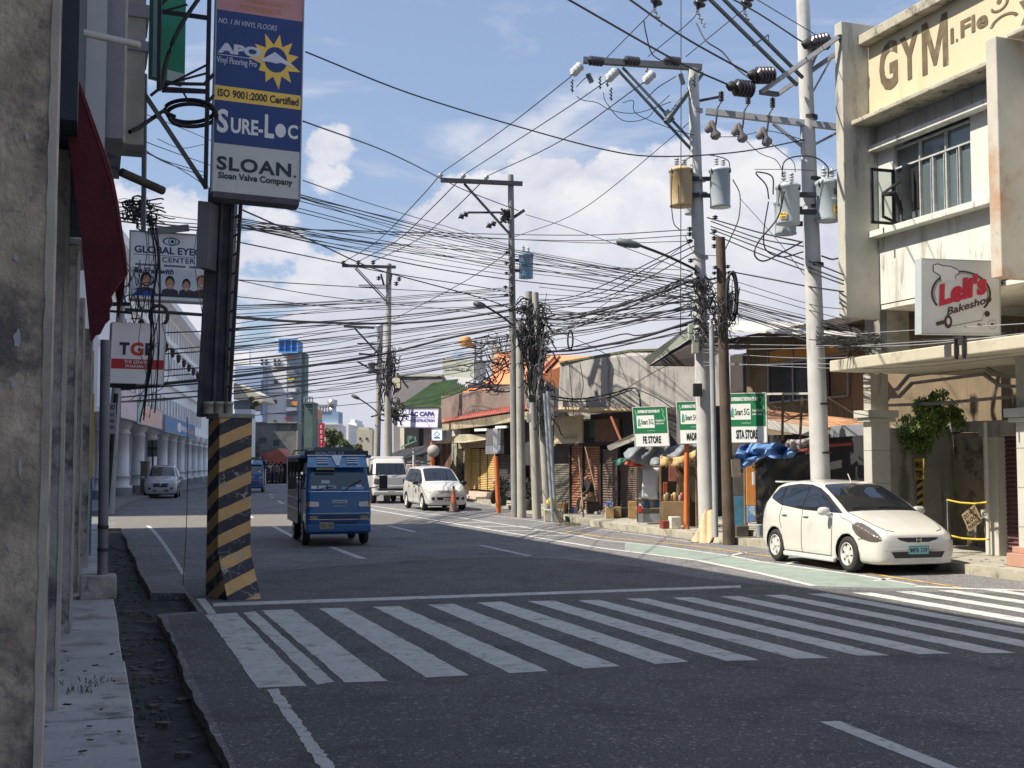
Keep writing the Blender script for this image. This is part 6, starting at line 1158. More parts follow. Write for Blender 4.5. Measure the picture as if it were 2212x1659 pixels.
slight((1331, 521), (1384, 531), (1500, 581), 27.5, 29.1, 'street light on a long arm from the middle utility pole'); slight((1022, 654), (1050, 662), (1108, 702), 39, 40.5, 'street light on the pole with the blue transformer'); slight((759, 853), (777, 862), (815, 890), 64, 66, 'small far street light on the farther pole')
# ================================================================ WIRES
def wire(pts, w, group, label, r=None, k=7, mt=None):
    P = [at(*p) for p in pts]; Ym = sum(p[2] for p in pts)/len(pts); m = MB(); m.tube(smooth(P, k), r or max(.0045, w*.5*Ym/FPX*1.12), 5); o = m.build('cable', mt or CABLE); return tag(o, label, 'cable', group)
def run(lst, group, label, mt=None):
    for q in lst: wire(q[1:], q[0], group, label, mt=mt)
gA = 'cables fanning down right from behind the billboard'; lA = 'thin black cable fanning down to the right from behind the billboard'
run([(2.2, (540, 392, 24), (907, 489, 36), (1101, 537, 40.3), (1253, 567, 36), (1505, 612, 29.3)), (2.2, (540, 398, 24), (907, 496, 36), (1101, 541, 40.3), (1253, 572, 36), (1505, 620, 29.3)), (1.6, (540, 406, 24), (907, 502, 36), (1101, 546, 40.3), (1253, 580, 36), (1505, 628, 29.3)),
     (1.6, (530, 420, 24), (907, 517, 36), (1101, 561, 40.3), (1253, 586, 36), (1505, 634, 29.3)), (1.6, (525, 428, 24), (907, 523, 36), (1101, 567, 40.3), (1253, 597, 36), (1505, 642, 29.3)), (1.6, (510, 470, 24), (907, 546, 36), (1101, 574, 40.3), (1253, 599, 36), (1505, 648, 29.3)),
     (1.5, (510, 478, 24), (907, 551, 36), (1101, 585, 40.3), (1253, 604, 36), (1505, 655, 29.3)), (1.5, (510, 484, 24), (907, 564, 36), (1101, 594, 40.3)), (2.6, (510, 488, 24), (907, 574, 36), (1101, 604, 40.3), (1300, 625, 34), (1505, 645, 29.3)),
     (2.6, (520, 452, 24), (691, 528, 30), (772, 566, 34), (837, 589, 36), (1037, 643, 39), (1108, 668, 40.3)), (2, (500, 520, 24), (691, 559, 30), (741, 569, 33), (841, 590, 36), (1037, 620, 39), (1101, 632, 40.3)),
     (1.4, (540, 408, 24), (640, 425, 27), (907, 511, 36), (1101, 551, 40.3), (1505, 600, 29.3)), (1.4, (540, 400, 24), (907, 485, 36), (1101, 532, 40.3))], gA, lA)
gB = 'near level cables crossing the street'; lB = 'nearly level thin black cable crossing high over the street'
run([(2, (505, 492, 24), (907, 502, 34), (1253, 508, 33), (1492, 496, 29.2)), (1.8, (505, 486, 24), (907, 509, 34), (1253, 520, 33), (1492, 508, 29.2)), (1.5, (505, 497, 24), (800, 499, 34), (1253, 524, 33), (1492, 521, 29.2)), (1.6, (505, 604, 24), (700, 616, 30), (907, 628, 36), (1101, 638, 40.3)),
     (1.4, (505, 660, 24), (700, 658, 30), (907, 652, 36), (1101, 648, 40.3)), (1.4, (440, 590, 24), (700, 640, 30), (1000, 672, 38), (1108, 690, 40.3)), (1.4, (505, 640, 24), (800, 668, 36), (1108, 660, 40.3))], gB, lB)
wire([(660, 112, 20), (880, 200, 22), (1100, 268, 24), (1300, 322, 24), (1420, 338, 24), (1590, 329, 23.8), (1738, 302, 23.5)], 3, None, 'long sagging black cable from behind the billboard to the near right pole')
wire([(655, 262, 20), (840, 330, 28), (965, 392, 36), (1012, 414, 38), (1119, 455, 40.5)], 2.2, None, 'black cable from behind the billboard to the top of the pole with the blue transformer')
wire([(655, 390, 22), (800, 440, 30), (1000, 500, 38), (1103, 530, 40.4)], 1.5, None, 'fine cable from the billboard foot to the pole with the blue transformer')
gC = 'power lines between the crossarms'; lC = 'straight power line running between the pole crossarms'
run([(2, (951, 375, 40.4), (1080, 285, 35), (1210, 184, 30), (1236, 162, 28.6)), (2, (1001, 378, 40.4), (1210, 243, 33), (1312, 174, 28.6)), (2, (1051, 381, 40.4), (1210, 305, 34), (1391, 178, 28.6)), (1.8, (742, 566, 57.8), (816, 520, 52), (907, 428, 44), (951, 377, 40.4)), (1.8, (774, 565, 57.8), (857, 520, 52), (930, 452, 44), (1001, 380, 40.4)), (1.8, (806, 565, 57.8), (898, 520, 52), (970, 462, 44), (1051, 383, 40.4)),
     (2, (1310, 125, 29), (1400, 34, 26), (1414, 18, 24)), (2, (1400, 122, 29), (1491, 46, 26), (1506, 22, 24)), (2, (1482, 122, 29), (1576, 45, 26), (1606, 22, 24)), (1.5, (1108, 513, 40.4), (1253, 455, 36), (1459, 290, 30), (1500, 250, 29.2)), (1.5, (1135, 463, 40.6), (1253, 500, 37), (1500, 590, 29.3)), (1.4, (1094, 548, 40.4), (1000, 610, 46), (850, 690, 57)), (1.3, (1240, 700, 36), (1330, 640, 32), (1490, 520, 29.2))], gC, lC)
gD = 'heavy cables at the top of the picture'; lD = 'heavy black cable slanting down to the right at the top'
run([(4.2, (1205, -14, 19), (1462, 132, 22), (1575, 184, 23)), (4.2, (1345, -12, 19), (1474, 78, 22), (1600, 149, 23), (1622, 161, 23)), (3.4, (1560, -14, 20), (1640, 30, 22), (1726, 86, 23), (1745, 95, 23)), (2, (1620, -10, 20), (1767, 78, 23))], gD, lD)
gE = 'jumper loops beside the poles'; lE = 'curved black jumper lead hanging between insulators'
run([(2.4, (1391, 46, 27), (1396, 74, 27.5), (1410, 118, 28), (1445, 138, 28.5), (1462, 143, 29)), (3, (1504, 50, 24), (1525, 88, 23.6), (1560, 112, 23.5), (1590, 146, 23.3), (1632, 179, 23)), (2, (1245, 188, 28.6), (1260, 172, 28.6), (1276, 160, 28.8)), (2, (1398, 212, 28.6), (1420, 190, 28.8), (1460, 165, 29)), (1.6, (1246, 208, 28.6), (1258, 216, 28.6), (1290, 222, 28.6), (1320, 238, 28.6), (1375, 244, 28.7), (1450, 220, 28.9)),
     (1.6, (1303, 200, 28.6), (1310, 222, 28.6), (1345, 260, 28.6), (1395, 256, 28.6), (1420, 230, 28.8), (1446, 206, 28.9)), (1.6, (1345, 222, 28.6), (1368, 218, 28.6), (1375, 246, 28.7), (1450, 278, 28.8), (1500, 292, 29)), (2.2, (1468, 362, 28.8), (1490, 340, 28.8), (1530, 335, 28.8), (1570, 345, 28.8), (1577, 364, 28.8)), (2.4, (1583, 388, 28.8), (1598, 420, 28.8), (1596, 470, 28.4), (1580, 510, 27.8), (1563, 545, 27)),
     (2, (1452, 380, 28.7), (1450, 430, 28.7), (1455, 480, 28.8), (1468, 496, 29)), (3, (1690, 380, 23), (1694, 350, 23), (1720, 338, 23), (1760, 340, 23), (1787, 360, 23), (1789, 384, 23)), (3, (1661, 430, 23), (1655, 400, 23), (1634, 376, 23), (1640, 372, 23), (1668, 382, 23), (1670, 420, 23)), (3.4, (1694, 414, 22.9), (1680, 470, 22.9), (1640, 520, 22.9), (1630, 550, 22.9), (1650, 564, 22.9), (1690, 545, 23), (1733, 522, 23.4)),
     (2.8, (1660, 436, 22.9), (1650, 500, 22.9), (1655, 540, 23), (1690, 555, 23.1), (1735, 544, 23.4)), (3.4, (1815, 392, 23.2), (1830, 430, 23), (1832, 520, 23), (1825, 548, 23), (1800, 560, 23.2), (1775, 553, 23.5)), (1.6, (1552, 296, 23.6), (1600, 294, 23.6), (1660, 283, 23.6), (1735, 302, 23.5)), (1.6, (1606, 298, 23.5), (1640, 330, 23.4), (1675, 345, 23.3), (1690, 368, 23.2)), (1.6, (1655, 300, 23.5), (1690, 330, 23.4), (1714, 350, 23.3), (1718, 372, 23.2)),
     (2, (1780, 375, 23.3), (1805, 368, 23.2), (1830, 345, 23.2)), (1.4, (1480, 510, 29), (1500, 545, 29), (1540, 552, 28), (1562, 550, 27)), (1.4, (1630, 366, 23.3), (1690, 366, 23.3), (1760, 368, 23.3))], gE, lE)
wire([(1471, -10, 28), (1471, 300, 28), (1470, 725, 28)], 1.8, None, 'vertical guy wire dropping past the middle of the picture right of centre')
gF = 'cables rising to the right over the far street'; lF = 'thin black cable rising gently to the right over the far street'
run([(2, (262, 722, 27), (505, 713, 30), (700, 703, 40), (830, 697, 48), (1104, 655, 40.5)), (1.8, (262, 762, 27), (505, 741, 32), (743, 706, 60)), (1.8, (262, 770, 27), (505, 752, 32), (690, 722, 50), (770, 709, 64)), (2, (262, 806, 27), (505, 789, 30), (640, 776, 36), (827, 750, 44), (960, 722, 42), (1104, 699, 40.5)), (1.8, (262, 822, 27), (505, 800, 30), (827, 775, 44), (1104, 713, 40.5)),
     (2.6, (262, 842, 27), (505, 822, 30), (640, 808, 36), (827, 783, 44), (1104, 735, 40.5)), (2, (262, 858, 27), (505, 838, 30), (640, 824, 36), (827, 799, 44), (1000, 766, 42), (1104, 745, 40.5)), (2.6, (262, 868, 27), (505, 850, 30), (650, 832, 36), (827, 806, 44), (1104, 758, 40.5)), (1.6, (505, 846, 30), (827, 819, 44), (1104, 770, 40.5)), (1.5, (505, 765, 30), (700, 745, 40), (827, 722, 46), (1104, 682, 40.5)),
     (1.5, (505, 780, 30), (700, 758, 40), (827, 736, 46), (1104, 692, 40.5)), (1.5, (505, 832, 30), (827, 790, 44), (1104, 728, 40.5)), (1.4, (505, 862, 30), (827, 832, 44), (1104, 785, 40.5)), (1.4, (830, 810, 58), (960, 792, 50), (1104, 752, 40.5)), (1.6, (845, 875, 58), (960, 850, 50), (1040, 810, 45), (1108, 776, 40.5)), (2.4, (850, 882, 60), (930, 868, 54), (1010, 840, 48), (1108, 782, 40.5)),
     (1.3, (660, 768, 60), (740, 760, 60), (828, 745, 58)), (1.3, (660, 845, 60), (740, 838, 62), (820, 826, 64)), (1.3, (660, 862, 62), (740, 853, 63), (820, 838, 64)), (1.4, (530, 900, 70), (700, 880, 68), (820, 868, 64)), (1.2, (505, 700, 30), (690, 672, 44), (830, 660, 57.5), (1104, 640, 40.5)), (1.2, (505, 727, 30), (827, 690, 57.5), (1104, 660, 40.5))], gF, lF)
wire([(262, 668, 27), (505, 685, 30), (650, 695, 38), (827, 699, 46), (960, 691, 42), (1104, 669, 40.5), (1140, 660, 40)], 5.2, None, 'thickest black cable bundle drooping across the middle of the sky', mt=CABLE)
wire([(262, 838, 27), (505, 813, 30), (650, 793, 36), (827, 765, 44), (980, 728, 42), (1104, 704, 40.5)], 5.2, None, 'thick black cable bundle rising right just above the tower block')
gG = 'cables between the two pole groups on the right'; lG = 'black cable curving between the cable wrapped poles and the middle pole'
run([(2, (1125, 652, 40), (1167, 650, 39.5), (1240, 640, 37), (1327, 605, 33), (1496, 520, 29)), (2, (1125, 660, 40), (1167, 657, 39.5), (1300, 632, 34), (1400, 578, 31), (1496, 533, 29)), (2, (1125, 666, 40), (1180, 669, 39), (1290, 648, 35), (1400, 600, 31), (1496, 546, 29)), (4.4, (1125, 690, 40), (1177, 689, 39), (1240, 687, 37), (1382, 647, 31), (1510, 600, 29)), (2, (1160, 724, 39), (1210, 713, 38), (1382, 655, 31), (1510, 612, 29)), (2.2, (1165, 716, 39), (1225, 719, 37), (1382, 690, 31), (1510, 650, 29)),
     (5, (1170, 760, 39), (1237, 757, 37), (1287, 749, 35), (1382, 730, 31), (1510, 690, 29)), (2.6, (1170, 768, 39), (1230, 765, 37), (1300, 755, 35), (1382, 738, 31), (1510, 708, 29)), (2.6, (1180, 764, 39), (1260, 744, 37), (1345, 722, 33), (1385, 724, 31), (1510, 697, 29)), (1.5, (1165, 680, 39), (1300, 668, 34), (1510, 588, 29)), (1.5, (1160, 700, 39), (1300, 690, 34), (1510, 625, 29)), (1.5, (1165, 705, 39), (1300, 700, 34), (1510, 635, 29)),
     (1.5, (1165, 646, 39), (1300, 652, 34), (1510, 640, 29)), (1.5, (1165, 660, 39), (1300, 664, 34), (1510, 648, 29)), (1.5, (1165, 620, 39), (1300, 634, 34), (1510, 645, 29)), (1.4, (1150, 635, 39), (1300, 643, 34), (1510, 660, 29)), (1.4, (1165, 740, 39), (1300, 716, 34), (1510, 668, 29)), (1.4, (1170, 700, 39), (1260, 740, 36), (1310, 765, 35)), (1.4, (1165, 752, 39), (1330, 744, 33), (1510, 715, 29)), (1.4, (1165, 730, 39), (1330, 700, 33), (1510, 655, 29))], gG, lG)
gH = 'cables between the two big transformer poles'; lH = 'black cable stretched between the two big transformer poles'
run([(3, (1528, 470, 29), (1640, 502, 26), (1733, 523, 23.6)), (2.6, (1536, 478, 29), (1640, 515, 26), (1735, 532, 23.6)), (2.8, (1536, 489, 29), (1640, 525, 26), (1742, 562, 23.6), (1822, 593, 21.9)), (2.8, (1536, 495, 29), (1640, 535, 26), (1742, 575, 23.6), (1822, 606, 21.9)), (2.8, (1534, 503, 29), (1640, 548, 26), (1742, 585, 23.6), (1822, 614, 21.9)), (3, (1575, 586, 26.6), (1660, 602, 25), (1742, 618, 23.6), (1822, 630, 21.9)), (1.5, (1565, 600, 26.6), (1742, 655, 23.6), (1822, 668, 21.9)), (1.5, (1565, 615, 26.6), (1742, 668, 23.6), (1822, 690, 21.9)), (1.4, (1600, 430, 26), (1680, 520, 25), (1742, 600, 23.8))], gH, lH)
gI = 'low cables leading to the gym building'; lI = 'low cable in the bundle leading to the gym building'
random.seed(31)
for k in range(16):
    o = k*3.2; wire([(1565, 640+k*2.5, 26.8), (1650, 664+o*.8+random.uniform(-4, 4), 25.2), (1750, 688+o+random.uniform(-4, 4), 23.8), (1850, 712+o*.8+random.uniform(-8, 6), 22.6), (1905, 735+random.uniform(-12, 12), 22.3)], random.choice([1.3, 1.5, 2.4]), gI, lI)
for k, v in enumerate((722, 742, 748, 790, 770, 782)): wire([(1520, v+random.uniform(-12, 8), 28.8), (1750, v+4, 23.7), (1960, v-2+(6 if k % 2 else -6), 20.8), (2230, v-24, 18.5)], 1.3, 'pale thin cables before the gym building', 'pale thin cable running level in front of the gym building', mt=CABLEG)
for k in range(10): wire([(1750, 700+k*5, 23.7), (1800, 728+random.uniform(-14, 14), 22.8), (1870, 735+random.uniform(-10, 24), 22.4), (1990, 742+random.uniform(-8, 14), 21.6), (2180, 728+random.uniform(-12, 10), 20)], 1.4, 'dark thin cables before the gym building', 'dark thin cable drooping in front of the gym building')
random.seed(55)
for k in range(24): v0 = random.uniform(640, 870); v1 = v0-(v0-560)*.28; wire([(505, v0, 30), (680, v0-(v0-v1)*.3+random.uniform(-2, 3), 38), (830, v0-(v0-v1)*.6, 46), (1108, v1-12, 40.5)], random.choice([1.2, 1.4, 1.8]), gF, lF)
for k in range(20): v0 = random.uniform(630, 760); v1 = random.uniform(585, 705); wire([(1130, v0, 40), (1260, (v0*2+v1)/3+random.uniform(6, 16), 36), (1390, (v0+v1*2)/3+random.uniform(4, 12), 32), (1505, v1, 29)], random.choice([1.2, 1.5, 2]), gG, lG)
for k in range(7): v0 = random.uniform(470, 500); wire([(505, v0, 24), (800, v0+random.uniform(20, 50), 34), (1103, v0+random.uniform(60, 110), 40.4), (1505, v0+random.uniform(110, 150), 29)], 1.3, gA, lA)
# left side leads
gJ = 'cables on the left below the concrete fin'; lJ = 'thin black cable running right from below the concrete fin'
run([(1.8, (262, 285, 18), (345, 318, 20), (440, 352, 24), (505, 375, 26)), (2, (297, 312, 18), (350, 345, 20), (440, 372, 24)), (2, (297, 316, 18), (360, 352, 20), (440, 380, 24)), (1.6, (297, 322, 18), (380, 360, 22), (445, 402, 24), (500, 440, 26)), (1.6, (297, 240, 18), (400, 280, 22), (470, 310, 26)), (3, (262, 470, 20), (350, 484, 22), (430, 492, 24), (520, 498, 26)), (3, (262, 478, 20), (350, 490, 22), (430, 498, 24)), (2, (262, 462, 20), (350, 478, 22), (430, 484, 24)), (1.5, (340, 300, 20), (390, 320, 22), (440, 312, 24)), (1.5, (262, 440, 20), (340, 462, 22), (430, 476, 24))], gJ, lJ)
gK = 'cables hanging down before the left signs'; lK = 'black cable hanging down in front of the eye clinic and pharmacy signs'
random.seed(8)
for k in range(9): u = 338+random.uniform(-12, 12); wire([(u-8, 470+k, 19.6), (u+random.uniform(-10, 10), 560, 19.6), (u+random.uniform(-8, 12), 660, 19.5), (u-8+random.uniform(-10, 10), 760, 19.5), (u-16+random.uniform(-20, 18), 880+k*4, 19.6)], random.choice([1.3, 1.6, 3]), gK, lK)
run([(1.6, (300, 440, 19.6), (318, 540, 19.6), (296, 640, 19.6)), (1.4, (270, 560, 19.6), (310, 640, 19.5), (300, 740, 19.5), (318, 830, 19.5), (282, 864, 19.6)), (1.6, (430, 470, 23), (420, 560, 20), (440, 700, 17), (436, 760, 16.6)), (1.6, (395, 1265, 16), (402, 1150, 16.1), (406, 980, 16.2), (404, 900, 16.2)), (1.4, (350, 700, 19.5), (364, 760, 19.5), (358, 830, 19.5), (300, 862, 19.6)), (2.4, (262, 868, 20), (340, 866, 24), (430, 855, 27)), (1.6, (1160, 1010, 38), (1172, 1060, 37.5), (1196, 1100, 37), (1212, 1132, 36.8)), (1.6, (1202, 1010, 38), (1216, 1070, 37.5), (1210, 1110, 37), (1224, 1130, 36.6))], gK, 'loose cable dangling along a pole or sign')
m = MB()
for k in range(14): m.tube([at(343+random.uniform(-1, 1)+(17+k*.35)*math.cos(t/20*2*math.pi), 682+(20+k*.3)*math.sin(t/20*2*math.pi), 20.6+k*.01) for t in range(21)], .014, 5)
tag(m.build('cable_coil', CABLE), 'round coil of black cable above the pharmacy sign', 'cable coil')
# tangles
def tangle(cu, cv, ru, rv, Y, n, label, rr=.012, seed=1, mt=None, dep=.35):
    random.seed(seed); m = MB()
    for k in range(n):
        x = cu+random.gauss(0, .42)*ru; y = cv+random.uniform(-1, .7)*rv; y0 = Y+random.uniform(-dep, dep); p = [at(x, y, y0)]; kind = random.random()
        if kind < .30:   # hanging loop
            w = random.uniform(.25, .9)*ru; h = random.uniform(.25, .8)*rv; sl = random.uniform(-.3, .3)*rv
            p = [at(x+w*(t/6-.5), y+h*(1-(t/3-1)**2)+sl*(t/6), y0) for t in range(7)]
        elif kind < .42:  # small coil
            w = random.uniform(.2, .45)*ru; h = random.uniform(.15, .35)*rv; p = [at(x+w*math.cos(t*.9), y+h*math.sin(t*.9)+t*.3, y0) for t in range(9)]
        elif kind < .75:  # lead running down the pole
            for q in range(4): x += random.gauss(0, .16)*ru; y += random.uniform(.08, .3)*rv; p.append(at(x, y, y0))
        else:             # lead coming in from a span
            s = random.choice((-1, 1)); 
            for q in range(4): x += s*random.uniform(.15, .5)*ru; y += random.uniform(-.12, .22)*rv; p.append(at(x, y, y0))
        m.tube(smooth(p, 4), rr*random.choice((.45, .6, .6, .9, 1.3)), 4)
    return tag(m.build('cable_tangle', mt or CABLE), label, 'cable tangle')
tangle(1153, 700, 32, 55, 38.7, 120, 'dense tangle of black cables round the cable wrapped poles', .02, 1); tangle(1150, 775, 20, 60, 38.6, 80, 'lower tangle of cables hanging on the cable wrapped poles', .02, 2); tangle(1170, 770, 16, 50, 38.3, 50, 'grey looped cables hanging right of the cable wrapped poles', .018, 3, mat('tangle_grey', (.10, .10, .12), .5, .2, 3, 0)); tangle(1175, 880, 14, 60, 38.3, 40, 'cables running down the cable wrapped poles', .018, 13)
tangle(1525, 640, 28, 45, 28.8, 90, 'tangle of cables round the middle utility pole', .014, 4); tangle(1530, 715, 32, 30, 28.6, 60, 'lower cable tangle on the middle utility pole', .013, 5); tangle(1570, 680, 26, 60, 26.5, 60, 'tangle of cables on the dark wooden pole', .012, 6)
tangle(838, 800, 18, 60, 58, 60, 'cable tangle on the far utility poles', .03, 7); tangle(850, 885, 24, 24, 60, 60, 'knot of cables beside the construction company sign', .03, 9); tangle(300, 455, 38, 30, 19.8, 90, 'tangle of wires below the concrete fin on the left', .010, 10); tangle(300, 620, 40, 60, 20.2, 24, 'loose wires between the eye clinic and pharmacy signs', .008, 12)
tangle(1075, 765, 50, 46, 44, 46, 'loose mesh of cables left of the pole with the blue transformer', .02, 14); tangle(1840, 745, 40, 16, 22.3, 60, 'knot of wires at the corner of the gym building', .010, 15); tangle(1060, 830, 28, 24, 44, 30, 'stray wires before the orange house', .02, 16)
m = MB()
for k in range(12): m.tube([at(1232+(8+k*.2)*math.cos(t/16*2*math.pi)*.6, 735+(20+k*.2)*math.sin(t/16*2*math.pi), 37+k*.01) for t in range(17)], .018, 5)
tag(m.build('cable_coil', CABLE), 'narrow cable coil hanging right of the cable wrapped poles', 'cable coil')
# cables stapled on the blank wall
gL = 'cables along the blank concrete wall'
run([(3.5, (1190, 856, 39.5), (1250, 862, 38.7), (1320, 850, 37.8), (1368, 838, 37.6), (1380, 850, 37.4), (1384, 880, 37.2)), (2.5, (1190, 862, 39.5), (1250, 868, 38.7), (1310, 860, 37.9), (1366, 842, 37.6)), (1.5, (1252, 780, 40), (1260, 830, 39), (1254, 870, 38.6), (1270, 880, 38.4)), (1.5, (1230, 790, 40.5), (1236, 860, 39), (1240, 905, 38.5)), (2, (1380, 842, 37.4), (1420, 860, 36.5), (1450, 880, 35.5)), (1.5, (1300, 872, 38), (1420, 800, 37), (1480, 780, 36))], gL, 'black cable clipped along the blank concrete wall')
# ================================================================ VEHICLES
def paint(name, c, rough=.24, coat=1.0): return mat(name, c, rough, .03, 2, 0, coat=coat, stain=tuple(q*.82 for q in c), amt=.2, sscale=1.2)
CARW = paint('car_white', (.62, .61, .565)); CARW2 = paint('van_white', (.56, .56, .54), .4); CARS = paint('car_silver', (.36, .38, .42), .3); JBLUE = paint('jeep_blue', srgb(8, 82, 140), .35, .35); CG = glass('car_glass', (.012, .015, .02), .04, 1.0)
SMOKE = mat('smoked_lens', (.10, .085, .075), .08, .1, 4, 0, coat=1); LENS = mat('clear_lens', (.45, .45, .42), .08, .15, 8, 0, coat=1); AMBER = mat('amber_lens', (.6, .2, .03), .15, .1, 4, 0); SEAM = mat('panel_gap', (.06, .06, .055), .8, 0, 1, 0); RIM = mat('alloy', (.58, .57, .53), .35, .08, 6, 0, metal=.1)
GRILL = mat('grille_black', (.02, .02, .022), .4, .1, 8, 0)
def polyclip(pts, step):   # dense triangulated fill of a 2D polygon
    B = []
    for i in range(len(pts)):
        a, b = Vector(pts[i]), Vector(pts[(i+1) % len(pts)]); n = max(1, int((b-a).length/step))
        for j in range(n): B.append(a.lerp(b, j/n))
    def inside(p):
        c = False
        for i in range(len(pts)):
            x1, y1 = pts[i]; x2, y2 = pts[(i+1) % len(pts)]
            if (y1 > p[1]) != (y2 > p[1]) and p[0] < (x2-x1)*(p[1]-y1)/(y2-y1)+x1: c = not c
        return c
    I = []; xs = [p[0] for p in pts]; ys = [p[1] for p in pts]; x = min(xs)+step*.5
    while x < max(xs):
        y = min(ys)+step*.5
        while y < max(ys):
            if inside((x, y)) and min((Vector((x, y))-b).length for b in B) > step*.45: I.append(Vector((x, y)))
            y += step
        x += step
    n = len(B); r = delaunay_2d_cdt(B+I, [(i, (i+1) % n) for i in range(n)], [list(range(n))], 1, 1e-6)
    return r[0], r[2]
def wheel(par, x, y, r, side, w=.19, spokes=6, rim=RIM, hub=True):
    e = LMB(); c = Vector((x, y, r)); ax_ = Vector((0, side, 0))
    e.lathe(c-ax_*w/2, ax_, [(.04, r*.60), (0, r*.62), (0, r*.90), (.02, r*.97), (.05, r), (w-.05, r), (w-.02, r*.97), (w, r*.90), (w, r*.64), (w-.045, r*.60)], 32); t = e.build('wheel', RUBBER, par)
    m = LMB(); m.lathe(c+ax_*(w/2-.05), ax_, [(0, r*.64), (.02, r*.64)], 24); m.build('wheel_well_disc', BLACK, t)
    m = LMB(); m.lathe(c+ax_*(w/2-.03), ax_, [(0, r*.645), (.035, r*.645), (.036, r*.60), (0, r*.58)], 28); m.lathe(c+ax_*(w/2-.03), ax_, [(0, r*.17), (.035, r*.15), (.04, r*.05)], 12)
    for k in range(spokes):
        a = 2*math.pi*k/spokes+.3; d = Vector((math.cos(a), 0, math.sin(a))); q = d.cross(Vector((0, 1, 0))); p0 = c+ax_*(w/2-.005); hw0, hw1 = r*.10, r*.17
        pts = [p0+d*r*.1-q*hw0, p0+d*r*.1+q*hw0, p0+d*r*.61+q*hw1-ax_*.012, p0+d*r*.61-q*hw1-ax_*.012]; m.prism(pts, ax_*-.02)
    m.build('rim', rim, t); return t
def interp(rows, x):
    if x >= rows[0][0]: return rows[0][1:]
    for i in range(len(rows)-1):
        if rows[i][0] >= x >= rows[i+1][0]:
            t = (rows[i][0]-x)/(rows[i][0]-rows[i+1][0]); p0 = rows[max(i-1, 0)]; p1 = rows[i]; p2 = rows[i+1]; p3 = rows[min(i+2, len(rows)-1)]; out = []
            for k in range(1, len(p1)):   # monotone cubic with real spacing
                h = p1[0]-p2[0]; d1 = (p2[k]-p1[k])/h; m0 = (p1[k]-p0[k])/max(p0[0]-p1[0], 1e-6) if i else d1; m3 = (p3[k]-p2[k])/max(p2[0]-p3[0], 1e-6) if i < len(rows)-2 else d1
                ma = 0 if m0*d1 <= 0 else 2*m0*d1/(m0+d1); mb = 0 if d1*m3 <= 0 else 2*d1*m3/(d1+m3)
                out.append((2*t**3-3*t**2+1)*p1[k]+(t**3-2*t**2+t)*h*ma+(-2*t**3+3*t**2)*p2[k]+(t**3-t**2)*h*mb)
            return out
    return rows[-1][1:]
